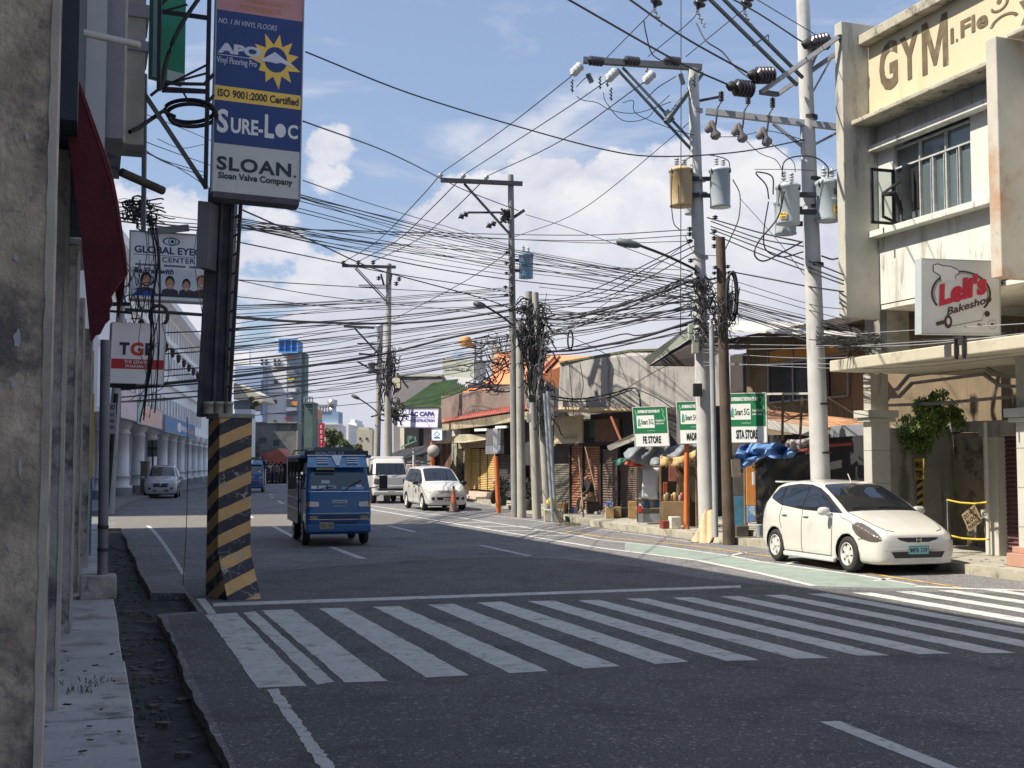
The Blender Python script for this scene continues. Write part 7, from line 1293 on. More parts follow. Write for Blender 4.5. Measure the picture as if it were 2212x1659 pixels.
class Car:
    def __init__(s, rows, name, label, cat, loc, head, sc_, pm, group=None, r=.30, wb=2.45, ov=None, track=.74, archr=.345):
        s.rows = rows; rz_ = math.atan2(head[1], head[0]); s.e = empty(name, loc, label, cat, group, rz_); s.e.scale = (sc_,)*3; s.pm = pm; s.cache = {}
        x0, x1 = rows[0][0], rows[-1][0]; xs = []; x = x0
        while x > x1: xs.append(x); x -= .015 if (x > x0-.15 or x < x1+.12) else .045
        xs.append(x1); m = LMB(); vs = []; nr_ = None
        for x in xs:
            h = s.ring(x); full = h+[(-y, z) for (y, z) in h[-2:0:-1]]; nr_ = len(full); vs += [(x, y, z) for y, z in full]
        n = len(xs); m.add(vs, [(i*nr_+k, i*nr_+(k+1) % nr_, (i+1)*nr_+(k+1) % nr_, (i+1)*nr_+k) for i in range(n-1) for k in range(nr_)], True); m.add(vs[:nr_], [list(range(nr_))]); m.add(vs[-nr_:], [list(range(nr_))[::-1]])
        o = m.build('body', pm, s.e); bm = bmesh.new(); bm.from_mesh(o.data); bmesh.ops.remove_doubles(bm, verts=bm.verts, dist=1e-5); bmesh.ops.recalc_face_normals(bm, faces=bm.faces); bm.to_mesh(o.data); bm.free()
        for p in o.data.polygons: p.use_smooth = True
        cm = MB(); 
        for xx in (0, -wb):
            for sd in (1, -1): cm.cyl((xx, sd*.50, r), (xx, sd*1.05, r), archr, archr, 40)
        cut = cm.build('cut', BLACK); cut.parent = None; o.parent = None
        md = o.modifiers.new('b', 'BOOLEAN'); md.operation = 'DIFFERENCE'; md.object = cut; md.solver = 'EXACT'
        dg = bpy.context.evaluated_depsgraph_get(); me = bpy.data.meshes.new_from_object(o.evaluated_get(dg)); o.modifiers.clear(); o.data = me; o.parent = s.e
        me.materials.clear(); me.materials.append(pm); me.materials.append(BLACK)
        for p in me.polygons:
            c = p.center; inn = any(math.hypot(c.x-xx, c.z-r) < archr*1.002 and abs(c.y) < s.S(c.x, max(c.z, .3))-.012 for xx in (0, -wb)); p.material_index = 1 if inn else 0
            if inn: p.use_smooth = False
        bpy.data.objects.remove(cut); s.body = o; s.wb = wb; s.r = r
        for xx in (0, -wb):
            for sd in (1, -1): wheel(s.e, xx, sd*track, r, sd)
        m = LMB(); m.box(x1+.35, x0-.3, -.6, .6, .17, .30); m.build('underbody', BLACK, s.e)
    def ring(s, x):
        k = round(x, 4)
        if k in s.cache: return s.cache[k]
        top, edge, wr, belt, wbt, wm, zb = interp(s.rows, x); zm = zb+(belt-zb)*.5
        P = [(0, zb), (wm*.86, zb), (wm*.965, zb+.05), (wm, zb+.18), (wm*1.0, zm+.02), (wm*.992, zm+(belt-zm)*.55), (wbt, belt), (wbt*.975, belt+(edge-belt)*.12), (wr*1.03, edge-(edge-belt)*.12), (wr*.97, edge+(top-edge)*.25), (wr*.6, edge+(top-edge)*.78), (0, top)]
        for _ in range(2):
            Q = [P[0]]
            for a, b in zip(P, P[1:]): Q += [(a[0]*.75+b[0]*.25, a[1]*.75+b[1]*.25), (a[0]*.25+b[0]*.75, a[1]*.25+b[1]*.75)]
            P = Q+[P[-1]]
        s.cache[k] = P; return P
    def S(s, x, z):
        P = s.ring(x); best = 0
        for a, b in zip(P, P[1:]):
            if min(a[1], b[1]) <= z <= max(a[1], b[1]) and abs(a[1]-b[1]) > 1e-6:
                t = (z-a[1])/(b[1]-a[1]); best = max(best, a[0]+(b[0]-a[0])*t)
        return best if best else max(p[0] for p in P)*.9
    def T(s, x, y):
        P = s.ring(x); y = abs(y); best = 0
        for a, b in zip(P[len(P)//3:], P[len(P)//3+1:]):
            if min(a[0], b[0]) <= y <= max(a[0], b[0]) and abs(a[0]-b[0]) > 1e-6: best = max(best, a[1]+(b[1]-a[1])*(y-a[0])/(b[0]-a[0]))
        return best or P[-1][1]
    def X(s, y, z):
        x = s.rows[0][0]
        while x > s.rows[0][0]-1.2:
            P = s.ring(x)
            if P[0][1] <= z <= s.T(x, y) and abs(y) <= s.S(x, z): return x
            x -= .01
        return x
    def side(s, name, pts, mt, off=.006, par=None, both=True, step=.05):
        V, F = polyclip(pts, step)
        out = []
        for sd in ((1, -1) if both else (-1,)):
            m = LMB(); m.add([(v.x, sd*(s.S(v.x, v.y)+off), v.y) for v in V], F, True); out.append(m.build(name, mt, par or s.e))
        return out
    def front(s, name, pts, mt, off=.006, par=None, step=.05):
        V, F = polyclip(pts, step); m = LMB(); m.add([(s.X(v.x, v.y)+off, v.x, v.y) for v in V], F, True); return m.build(name, mt, par or s.e)
    def top(s, name, pts, mt, off=.006, par=None, step=.06):   # (x,y)
        V, F = polyclip(pts, step); m = LMB(); m.add([(v.x, v.y, s.T(v.x, v.y)+off) for v in V], F, True); return m.build(name, mt, par or s.e)
    def seam(s, name, pts, w=.010, mt=SEAM, kind='side', off=.003):
        P = []
        for a, b in zip(pts, pts[1:]):
            n = max(1, int(math.hypot(b[0]-a[0], b[1]-a[1])/.05)); P += [(a[0]+(b[0]-a[0])*i/n, a[1]+(b[1]-a[1])*i/n) for i in range(n)]
        P.append(pts[-1])
        for sd in (1, -1):
            Q = [Vector((x, sd*(s.S(x, z)+off), z)) if kind == 'side' else Vector((x, sd*z, s.T(x, z)+off)) for x, z in P]; m = LMB(); m.tube(Q, w*.6, 4); m.build(name, mt, s.body)
def mirror(e, x, y, z, sd, mt, sz=1):
    m = LMB(); M_ = Matrix.Translation((x, sd*y, z)) @ Matrix.Diagonal((.07*sz, .115*sz, .075*sz, 1)); vs = []; n, k = 14, 9
    for i in range(k+1):
        f = math.pi*i/k
        for j in range(n): t = 2*math.pi*j/n; q = Vector((math.copysign(abs(math.sin(f)*math.cos(t))**.8, math.cos(t)), math.copysign(abs(math.sin(f)*math.sin(t))**.8, math.sin(t)), math.copysign(abs(math.cos(f))**.8, math.cos(f)))); vs.append(M_ @ q)
    m.add(vs, [(i*n+j, i*n+(j+1) % n, (i+1)*n+(j+1) % n, (i+1)*n+j) for i in range(k) for j in range(n)], True); m.bar((x+.01, sd*(y-.02), z-.04), (x+.06, sd*(y-.17), z-.12), .05); return m.build('mirror', mt, e)
def plate(par, x, y0, y1, z0, z1, s_, col, txt, border=None):
    m = LMB(); m.box(x-.01, x, y0, y1, z0, z1); o = m.build('number_plate', col, par, bev=.004)
    vs, fs = text_mesh(s_, .02); xs = [v.x for v in vs]; ys = [v.y for v in vs]; m = LMB(); a0, a1, b0, b1 = min(xs), max(xs), min(ys), max(ys); h = z1-z0; w = y1-y0
    m.add([(x+.003, y0+w*.08+(v.x-a0)/(a1-a0)*w*.84, z0+h*.22+(v.y-b0)/(b1-b0)*h*.56) for v in vs], fs); t = m.build('plate_number', txt, o)
    if border: 
        m = LMB(); [m.box(x-.004, x+.002, a, b, c, d) for a, b, c, d in ((y0, y1, z0, z0+.012), (y0, y1, z1-.012, z1), (y0, y0+.012, z0, z1), (y1-.012, y1, z0, z1))]; m.build('plate_border', border, o)
# ---- parked white hatchback
FIT = [(.80, .635, .62, .36, .55, .50, .54, .24), (.79, .652, .637, .46, .56, .58, .61, .20), (.765, .68, .662, .53, .58, .645, .675, .17), (.70, .725, .70, .585, .62, .71, .735, .16), (.55, .79, .76, .63, .685, .76, .785, .15), (.25, .895, .86, .675, .785, .795, .815, .15), (0, .97, .932, .70, .86, .80, .832, .15), (-.18, 1.02, .98, .71, .905, .80, .838, .15),
       (-.45, 1.155, 1.12, .69, .935, .80, .84, .15), (-.85, 1.335, 1.30, .645, .955, .80, .84, .15), (-1.12, 1.44, 1.405, .615, .97, .80, .84, .15), (-1.45, 1.50, 1.46, .59, .985, .80, .84, .15), (-1.9, 1.52, 1.475, .58, 1.015, .80, .84, .15), (-2.4, 1.495, 1.445, .57, 1.06, .79, .84, .16), (-2.75, 1.43, 1.375, .565, 1.09, .77, .83, .18), (-2.92, 1.29, 1.245, .58, 1.06, .74, .80, .2), (-3.0, 1.06, 1.03, .61, .93, .72, .78, .22), (-3.05, .84, .81, .62, .74, .69, .74, .26), (-3.07, .6, .58, .55, .52, .6, .64, .32)]
Pf = G(1833, 1236.5); Pr = G(1676, 1212); hd = (Pf-Pr).normalized(); lf = Vector((-hd.y, hd.x, 0)); fc = Pf+lf*.78
c1 = Car(FIT, 'parked_car', 'white hatchback parked at the kerb before the gym building', 'car', (fc.x, fc.y, .008), (hd.x, hd.y), .975, CARW, track=.73, r=.298, archr=.34)
c1.side('window_surround', [(-.22, .965), (-1.45, .985), (-2.25, 1.045), (-2.72, 1.16), (-2.76, 1.22), (-2.62, 1.36), (-2.3, 1.405), (-1.9, 1.44), (-1.45, 1.43), (-1.12, 1.375), (-.8, 1.255), (-.4, 1.06)], GRILL, .004)
for pts in ([(-.36, .99), (-.66, .99), (-.66, 1.135)], [(-.72, .99), (-1.43, 1.005), (-1.43, 1.385), (-1.15, 1.335), (-.86, 1.225), (-.72, 1.16)], [(-1.50, 1.007), (-2.17, 1.055), (-2.25, 1.36), (-1.95, 1.385), (-1.50, 1.39)], [(-2.27, 1.065), (-2.64, 1.165), (-2.66, 1.24), (-2.58, 1.315), (-2.33, 1.36)]): c1.side('side_window', pts, CG, .009)
ws = c1.top('windshield', [(-.215, -.60), (-.20, -.3), (-.195, 0), (-.20, .3), (-.215, .60), (-.24, .66), (-.6, .615), (-1.05, .555), (-1.12, .50), (-1.14, 0), (-1.12, -.50), (-1.05, -.555), (-.6, -.615), (-.24, -.66)], CG, .006)
c1.top('windshield_seal', [(-.175, -.69), (-.155, 0), (-.175, .69), (-.6, .64), (-1.08, .575), (-1.16, .52), (-1.175, 0), (-1.16, -.52), (-1.08, -.575), (-.6, -.64)], GRILL, .003)
c1.side('headlight', [(.765, .555), (.755, .60), (.70, .655), (.60, .715), (.45, .775), (.30, .825), (.20, .838), (.14, .81), (.16, .73), (.26, .64), (.42, .575), (.60, .54), (.72, .535)], SMOKE, .007, step=.03)
c1.front('grille', [(-.40, .605), (.40, .605), (.34, .565), (.20, .53), (-.20, .53), (-.34, .565)], GRILL, .006, step=.04)
c1.front('lower_intake', [(-.50, .375), (.50, .375), (.44, .275), (-.44, .275)], GRILL, .006, step=.04)
m = LMB(); x = c1.X(0, .56)+.015
for q in ((-.055, -.03), (.03, .055)): m.box(x, x+.012, q[0], q[1]-.008, .54, .60)
m.box(x, x+.011, -.04, .04, .565, .577); m.build('emblem', CHROME, c1.e)
x = c1.X(0, .42)+.02; plate(c1.e, x, -.19, .19, .33, .47, 'MFB 339', ink(150, 200, 200), ink(30, 60, 80), ink(50, 120, 110))
for pts in ([(-.47, .96), (-.44, .75), (-.46, .35), (-.50, .24)], [(-1.46, .98), (-1.46, .5), (-1.46, .24)], [(-2.20, 1.05), (-2.26, .80), (-2.18, .62)], [(-.50, .235), (-1.46, .235), (-2.06, .235)], [(.13, .82), (.0, .86), (-.2, .90), (-.3, .95)]): c1.seam('door_gap', pts)
c1.seam('bonnet_gap', [(.735, .40), (.68, .52), (.5, .60), (.2, .655), (-.17, .69)], kind='top'); c1.seam('bumper_gap', [(.62, .60), (.45, .585), (.32, .56)])
for sd in (1, -1):
    for xx in (-1.33, -2.08):
        m = LMB(); y = c1.S(xx, .875); m.box(xx-.09, xx+.09, sd*(y-.01), sd*(y+.035), .865, .895); m.build('door_handle', CARW, c1.e, bev=.012)
        m = LMB(); m.lathe((xx, sd*(y-.01), .862), (0, sd, 0), [(0, .045), (.014, .04)], 12); m.build('handle_recess', SEAM, c1.e)
    mirror(c1.e, -.52, .94, .99, sd, CARW)
    m = LMB(); m.box(-2.1, -.38, sd*.78, sd*.865, .13, .22); m.build('side_skirt', CARW, c1.e, bev=.03)
for (y0, y1) in ((-.55, .02), (-.05, .5)):
    m = LMB(); m.tube([(-.23-.03*math.sin(i), y0+(y1-y0)*i/6, c1.T(-.25-.02*math.sin(i/6*3.14), y0+(y1-y0)*i/6)+.02) for i in range(7)], .009, 4); m.build('wiper', BLACK, c1.e)
m = LMB(); m.bar((-1.32, .1, 1.48), (-1.42, .1, 1.62), .012); m.build('antenna', CARW, c1.e)
m = LMB(); m.box(-3.02, -2.72, -.5, .5, 1.445, 1.475); m.build('roof_spoiler', CARW, c1.e, bev=.012)
c1.front('bumper_lip', [(-.66, .225), (.66, .225), (.66, .19), (-.66, .19)], CARW, .02)
# ---- MPVs
MPV = [(.76, .66, .64, .3, .54, .42, .46, .28), (.745, .71, .69, .42, .58, .56, .60, .23), (.70, .79, .76, .54, .66, .66, .70, .21), (.58, .88, .85, .61, .75, .735, .765, .2), (.3, .98, .94, .66, .85, .78, .805, .2), (0, 1.05, 1.01, .68, .92, .79, .825, .2), (-.14, 1.085, 1.045, .69, .95, .79, .83, .2), (-.5, 1.28, 1.245, .665, .97, .79, .83, .2), (-.85, 1.48, 1.445, .63, .985, .79, .83, .2), (-1.05, 1.57, 1.53, .61, .99, .79, .83, .2),
       (-1.4, 1.63, 1.585, .60, 1.0, .79, .83, .2), (-2.2, 1.67, 1.62, .595, 1.03, .79, .83, .2), (-2.95, 1.655, 1.60, .585, 1.07, .78, .83, .2), (-3.22, 1.58, 1.53, .59, 1.09, .76, .82, .22), (-3.33, 1.25, 1.21, .62, 1.0, .74, .79, .24), (-3.38, .9, .87, .62, .8, .7, .75, .28), (-3.40, .65, .63, .5, .55, .6, .62, .35)]
def mpv(loc, head, pm, label, silver):
    c = Car(MPV, 'parked_car' if not silver else 'moving_car', label, 'car', loc, head, 1.0, pm, None, .305, 2.655, track=.735, archr=.35)
    c.side('window_surround', [(-.25, .975), (-1.4, 1.0), (-3.05, 1.09), (-3.15, 1.2), (-3.05, 1.5), (-2.9, 1.54), (-1.4, 1.535), (-1.05, 1.49), (-.8, 1.38), (-.4, 1.13)], GRILL, .004)
    for pts in ([(-.62, 1.0), (-1.36, 1.02), (-1.36, 1.50), (-1.1, 1.465), (-.85, 1.37), (-.62, 1.22)], [(-1.44, 1.02), (-2.22, 1.05), (-2.26, 1.51), (-1.44, 1.505)], [(-2.34, 1.06), (-3.0, 1.11), (-3.06, 1.22), (-2.98, 1.49), (-2.34, 1.51)]): c.side('side_window', pts, CG, .009)
    c.top('windshield', [(-.19, -.6), (-.175, 0), (-.19, .6), (-.22, .64), (-.6, .60), (-1.02, .55), (-1.06, .48), (-1.07, 0), (-1.06, -.48), (-1.02, -.55), (-.6, -.60), (-.22, -.64)], CG, .006)
    if silver:
        c.front('grille', [(-.42, .76), (.42, .76), (.33, .56), (-.33, .56)], GRILL, .008); c.front('chrome_bar', [(-.46, .78), (.46, .78), (.44, .76), (-.44, .76)], CHROME, .012); c.front('lower_intake', [(-.42, .40), (.42, .40), (.36, .33), (-.36, .33)], GRILL, .008)
        for sd in (1, -1): c.front('fog_recess', [(sd*.46, .52), (sd*.60, .56), (sd*.60, .44), (sd*.50, .42)][::sd], GRILL, .008)
        m = LMB(); x = c.X(0, .68)+.03; m.lathe((x-.01, 0, .69), (1, 0, 0), [(0, .07), (.02, .06)], 16); m.build('emblem', CHROME, c.e)
        m = LMB(); m.box(x-.4, x-.39, -.2, .2, 1.62, 1.63)
    else:
        c.front('grille', [(-.36, .745), (.36, .745), (.30, .69), (-.30, .69)], GRILL, .008); c.front('chrome_bar', [(-.40, .735), (.40, .735), (.38, .715), (-.38, .715)], CHROME, .014); c.front('chrome_bar', [(-.36, .69), (.36, .69), (.34, .672), (-.34, .672)], CHROME, .014); c.front('lower_intake', [(-.44, .505), (.44, .505), (.40, .40), (-.40, .40)], GRILL, .008)
        m = LMB(); x = c.X(0, .715)+.03; m.lathe((x-.01, 0, .715), (1, 0, 0), [(0, .065), (.02, .055)], 16); m.build('emblem', CHROME, c.e)
        for sd in (1, -1): m = LMB(); x = c.X(sd*.56, .46); m.lathe((x-.02, sd*.56, .46), (1, sd*.3, 0), [(0, .065), (.04, .06), (.045, .03)], 14); m.build('fog_light', GRILL, c.e)
        m = LMB(); y = c.S(-.95, .75)+.008; m.lathe((-.95, -y, .72), (0, -1, 0), [(0, .10), (.003, .10)], 20); m.build('door_seal', ink(70, 80, 80), c.e)
    c.side('headlight', [(.70, .66), (.68, .74), (.55, .83), (.35, .905), (.2, .935), (.22, .86), (.40, .76), (.6, .67)], LENS, .008, step=.04)
    for pts in ([(-.45, .97), (-.42, .7), (-.46, .3)], [(-1.4, 1.0), (-1.4, .3)], [(-2.28, 1.05), (-2.30, .75), (-2.2, .66)]): c.seam('door_gap', pts)
    c.seam('bonnet_gap', [(.66, .44), (.5, .58), (.2, .64), (-.14, .68)], kind='top')
    plate(c.e, c.X(0, .36)+.02, -.18, .18, .34, .46, 'YY 2404' if not silver else 'NDA 7812', ink(200, 200, 190), BLACK)
    for sd in (1, -1):
        mirror(c.e, -.5, .95, 1.02, sd, GRILL if not silver else pm)
        for xx in (-1.25, -2.15): m = LMB(); y = c.S(xx, .88); m.box(xx-.08, xx+.08, sd*(y-.01), sd*(y+.03), .865, .895); m.build('door_handle', GRILL, c.e, bev=.01)
    return c
p = G(957, 1104.5); hv = Vector((.30, -.954, 0)); mpv((p.x-.05, 46.3, .01), (hv.x, hv.y), CARW, 'white minivan parked behind the orange traffic cone', False)
p = G(366, 1074); mpv((p.x, 62.6, .01), (.22, -.975), CARS, 'silver minivan driving toward the camera by the white colonnade', True)
# ---- cab-over vehicles lofted level by level
class Cab:
    def __init__(s, e, lv, pm, name='cab', rc=.10):   # levels: z, xf, xr, hw
        s.lv = lv; s.rc = rc; s.e = e; zs = []
        for a, b in zip(lv, lv[1:]):
            n = max(1, int((b[0]-a[0])/.05)); zs += [a[0]+(b[0]-a[0])*i/n for i in range(n)]
        zs.append(lv[-1][0]); m = LMB(); N_ = None; vs = []
        for z in zs: r = s.ringz(z); N_ = len(r); vs += [(x, y, z) for x, y in r]
        m.add(vs, [(i*N_+k, i*N_+(k+1) % N_, (i+1)*N_+(k+1) % N_, (i+1)*N_+k) for i in range(len(zs)-1) for k in range(N_)], True)
        zt, xf, xr, hw = lv[-1]; r = s.ringz(zt); cap = []
        for sc2, dz in ((.93, .03), (.8, .045)): cap.append([((xf+xr)/2+(x-(xf+xr)/2)*sc2, y*sc2, zt+dz) for x, y in r])
        vv = [(x, y, zt) for x, y in r]+cap[0]+cap[1]; m.add(vv, [(i*N_+k, i*N_+(k+1) % N_, (i+1)*N_+(k+1) % N_, (i+1)*N_+k) for i in range(2) for k in range(N_)]+[[2*N_+k for k in range(N_)]], True)
        m.add([(x, y, zs[0]) for x, y in s.ringz(zs[0])], [list(range(N_))[::-1]]); s.o = m.build(name, pm, e)
    def par(s, z):
        lv = s.lv
        if z <= lv[0][0]: return lv[0][1:]
        for a, b in zip(lv, lv[1:]):
            if a[0] <= z <= b[0]: t = (z-a[0])/(b[0]-a[0]); return [p+(q-p)*t for p, q in zip(a[1:], b[1:])]
        return lv[-1][1:]
    def ringz(s, z):
        xf, xr, hw = s.par(z); rc = s.rc; out = []
        for (cx, cy, a0) in ((xf-rc, hw-rc, 0), (xr+rc*.4, hw-rc*.4, 90), (xr+rc*.4, -hw+rc*.4, 180), (xf-rc, -hw+rc, 270)):
            rr_ = rc if a0 in (0, 270) else rc*.4
            for k in range(6): t = R(a0+90*k/5); out.append((cx+rr_*math.cos(t), cy+rr_*math.sin(t)))
        return out
    def X(s, y, z):
        xf, xr, hw = s.par(z); d = abs(y)-(hw-s.rc); bow = .03*(1-(abs(y)/hw)**2)
        return xf if d <= 0 else xf-s.rc+math.sqrt(max(0, s.rc**2-d*d))
    def front(s, name, pts, mt, off=.006, th=.004, par=None, step=.06):
        V, F = polyclip(pts, step); m = LMB(); m.add([(s.X(v.x, v.y)+off, v.x, v.y) for v in V], F, True); return m.build(name, mt, par or s.e)
    def side(s, name, pts, mt, off=.005, par=None, sides=(1, -1)):
        for sd in sides: V, F = polyclip(pts, .1); m = LMB(); m.add([(v.x, sd*(s.par(v.y)[2]+off), v.y) for v in V], F); m.build(name, mt, par or s.e)
def rod(par, name, pts, r, mt, n=6): m = LMB(); m.tube(pts, r, n); return m.build(name, mt, par)
def bx(par, name, x0, x1, y0, y1, z0, z1, mt, bev=.008): m = LMB(); m.box(x0, x1, y0, y1, z0, z1); return m.build(name, mt, par, bev=bev)
# jeepney minitruck
JD = mat('jeep_dark', (.03, .04, .055), .6, .2, 4, .05); JPAN = mat('jeep_panel', (.045, .06, .09), .4, .5, 6, .05, stain=(.2, .2, .2), amt=.3, sscale=3); SILV = mat('stainless', (.55, .57, .6), .25, .1, 5, .02, metal=.8)
def jeep(loc, head, label, rt='ROUTE 13', detail=True):
    e = empty('jeepney', loc, label, 'jeepney', 'blue jeepneys on the road', math.atan2(head[1], head[0]))
    cb_ = Cab(e, [(.25, .56, -.5, .66), (.34, .66, -.5, .69), (.72, .67, -.5, .70), (.76, .645, -.5, .70), (1.02, .63, -.5, .70), (1.16, .595, -.5, .695), (1.62, .30, -.5, .655), (1.74, .22, -.5, .63), (1.78, .18, -.5, .62)], JBLUE)
    w = cb_.front('windshield', [(-.60, 1.20), (.60, 1.20), (.565, 1.59), (-.565, 1.59)], glass('jeep_glass', (.03, .05, .055), .05, 1), .008)
    for (y0, y1, z0, z1, c) in ((-.58, -.46, 1.22, 1.28, (200, 210, 220)), (-.43, -.27, 1.21, 1.28, (190, 195, 205)), (-.22, -.05, 1.22, 1.29, (150, 160, 170)), (-.36, -.18, 1.33, 1.40, (170, 180, 190)), (.08, .55, 1.20, 1.255, (120, 150, 190)), (.38, .50, 1.25, 1.30, (190, 200, 215))): cb_.front('windshield_card', [(y0, z0), (y1, z0), (y1, z1), (y0, z1)], ink(*c), .011, step=.05)
    for (a, b) in (((-.50, 1.18), (-.10, 1.26)), ((.10, 1.17), (.50, 1.40))): rod(e, 'wiper', [(cb_.X(y, z)+.03, y, z) for y, z in (a, ((a[0]+b[0])/2, (a[1]+b[1])/2+.02), b)], .009, BLACK)
    for sd in (1, -1):
        cb_.front('headlight', [(sd*.42, .865), (sd*.44, .94), (sd*.62, .95), (sd*.64, .84), (sd*.46, .835)][::sd], LENS, .014, step=.04); cb_.front('indicator', [(sd*.645, .95), (sd*.69, .94), (sd*.69, .83), (sd*.65, .83)][::sd], AMBER, .012, step=.04)
        cb_.front('bumper_light', [(sd*.46, .64), (sd*.62, .64), (sd*.62, .575), (sd*.46, .575)][::sd], mat('dull_amber', (.35, .22, .08), .3), .02, step=.04)
        bx(e, 'mirror', .50, .54, sd*.98-.09, sd*.98+.09, 1.22, 1.50, BLACK, .02); rod(e, 'mirror_arm', [(.42, sd*.66, 1.22), (.47, sd*.80, 1.24), (.50, sd*.93, 1.28)], .012, BLACK); rod(e, 'mirror_arm', [(.35, sd*.66, 1.50), (.45, sd*.82, 1.52), (.50, sd*.93, 1.46)], .012, BLACK)
        m = LMB(); m.lathe((0, sd*.60, .28), (0, sd, 0), [(0, .30), (.012, .30)], 24); m.build('wheel_well', BLACK, e)
        cb_.side('door_window', [(-.38, 1.20), (.26, 1.20), (.06, 1.55), (-.38, 1.55)], CG, .006, sides=(sd,)); wheel(e, 0, sd*.635, .275, sd, .15, 5, SILV); wheel(e, -1.88, sd*.635, .275, sd, .15, 5, SILV)
        bx(e, 'mudguard', -.34, .34, sd*.66-.05, sd*.66+.05, .30, .36, JD, .01)
    bx(e, 'bumper', .62, .715, -.69, .69, .29, .47, JBLUE, .03); cb_.front('bumper_slot', [(-.43, .655), (.43, .655), (.43, .63), (-.43, .63)], JD, .014); cb_.front('bumper_slot', [(-.43, .61), (.43, .61), (.43, .585), (-.43, .585)], JD, .014); cb_.front('lower_intake', [(-.38, .52), (.40, .52), (.38, .46), (-.36, .46)], GRILL, .012)
    plate(e, .73, -.42, -.12, .37, .51, 'XU 142', ink(150, 145, 125), ink(40, 45, 60))
    m = LMB(); m.box(cb_.X(0, .95)+.008, cb_.X(0, .95)+.012, -.14, .18, .91, .98); o = m.build('front_sticker', ink(190, 200, 210), e); vs, fs = text_mesh('JL02YAD', .03); k = max(v.x for v in vs); m = LMB(); m.add([(cb_.X(0, .95)+.015, -.12+v.x/k*.28, .925+v.y*.055) for v in vs], fs); m.build('sticker_text', ink(50, 70, 100), o)
    vs, fs = text_mesh('FIESTA', .03); k = max(v.x for v in vs); m = LMB(); m.add([(cb_.X(0, .85)+.012, -.12+v.x/k*.26, .835+v.y*.05) for v in vs], fs); m.build('front_lettering', ink(150, 165, 185), e)
    for z in (.56, .69, 1.15): cb_.front('chrome_trim', [(-.66, z), (.66, z), (.66, z+.014), (-.66, z+.014)], SILV, .022, step=.05)
    # sun visor with louvres, route board, roof
    m = LMB(); q = [(.40, -.66, 1.68), (.40, .66, 1.68), (.18, .62, 1.92), (.18, -.62, 1.92)]; m.prism([Vector(p) for p in q], (-.02, 0, -.02)); v = m.build('sun_visor', mat('visor_blue_steel', (.16, .28, .42), .25, .2, 5, .03, metal=.6), e)
    def von(y, t): return Vector((.40-.22*t+.006, y, 1.68+.24*t+.006))
    for sd in (1, -1):
        for k in range(3): m = LMB(); y0, y1 = sd*.20, sd*.44; t = .25+.2*k; m.hexa([von(y0, t), von(y1, t), von(y1, t)+Vector((.02, 0, .02)), von(y0, t)+Vector((.02, 0, .02)), von(y0, t+.08), von(y1, t+.08), von(y1, t+.08)+Vector((.02, 0, .02)), von(y0, t+.08)+Vector((.02, 0, .02))]); m.build('louvre', SILV, v)
    m = LMB(); m.prism([von(-.12, .98), von(.12, .98), von(.03, .1), von(-.03, .1)], (.012, 0, .012)); m.build('visor_emblem', SILV, v)
    rod(v, 'visor_trim', [(.19, -.64, 1.93), (.19, .64, 1.93)], .018, SILV); bx(e, 'code_board', .415, .43, -.48, -.06, 1.61, 1.68, BLACK, .004); vs, fs = text_mesh('BAG72H3', .03); k = max(v_.x for v_ in vs); m = LMB(); m.add([(.434, -.46+v_.x/k*.38, 1.625+v_.y*.05) for v_ in vs], fs); m.build('code_lettering', ink(190, 180, 120), e)
    bx(e, 'route_board', .10, .16, -.68, .70, 1.94, 2.04, JD, .01); vs, fs = text_mesh(rt, .03); k = max(v_.x for v_ in vs); m = LMB(); m.add([(.165, -.46+v_.x/k*.62, 1.955+v_.y*.085) for v_ in vs], fs); m.build('route_lettering', ink(160, 170, 190), e)
    # passenger body
    for sd in (1, -1):
        bx(e, 'side_panel', -2.95, -.52, sd*.735-.02, sd*.735+.02, .42, 1.36, JPAN, .01); bx(e, 'side_trim', -2.95, -.52, sd*.757-.006, sd*.757+.006, 1.33, 1.37, SILV, .003); bx(e, 'side_trim', -2.95, -.52, sd*.757-.006, sd*.757+.006, .98, 1.0, SILV, .003); bx(e, 'side_trim', -2.95, -.52, sd*.757-.006, sd*.757+.006, .74, .76, SILV, .003)
        for k in range(4): x = -.55-k*.79; bx(e, 'roof_post', x-.03, x+.03, sd*.735-.025, sd*.735+.025, 1.37, 1.88, JD, .005)
        bx(e, 'window_frame_rail', -2.95, -.5, sd*.735-.022, sd*.735+.022, 1.80, 1.88, JD, .005)
    bx(e, 'roof', -3.0, .12, -.78, .78, 1.88, 1.95, JBLUE, .03); bx(e, 'floor', -2.95, -.5, -.70, .70, .50, .58, JD); bx(e, 'bulkhead', -.56, -.52, -.70, .70, .55, 1.5, JD)
    for sd in (1, -1): bx(e, 'bench', -2.9, -.6, sd*.42-.18, sd*.42+.18, .85, .93, mat('bench_vinyl', (.12, .02, .02), .6), .02)
    bx(e, 'rear_panel', -2.98, -2.94, -.72, .72, 1.55, 1.88, JD); bx(e, 'chassis', -2.8, .4, -.42, .42, .30, .42, BLACK)
    m = LMB(); pr = [(-.1, -.55, 1.96), (-.1, .55, 1.96), (-.2, .42, 2.12), (-.2, -.42, 2.12)]; m.prism([Vector(p) for p in pr], (-2.0, 0, .0)); m.build('roof_hump', mat('jeep_roofpod', (.03, .06, .06), .35), e)
    rod(e, 'roof_rail', [(-.1, -.66, 1.95), (-.1, -.62, 2.06), (-2.8, -.62, 2.06), (-2.8, -.66, 1.95)], .015, BLACK); rod(e, 'roof_rail', [(-.1, .66, 1.95), (-.1, .62, 2.06), (-2.8, .62, 2.06), (-2.8, .66, 1.95)], .015, BLACK)
    return e
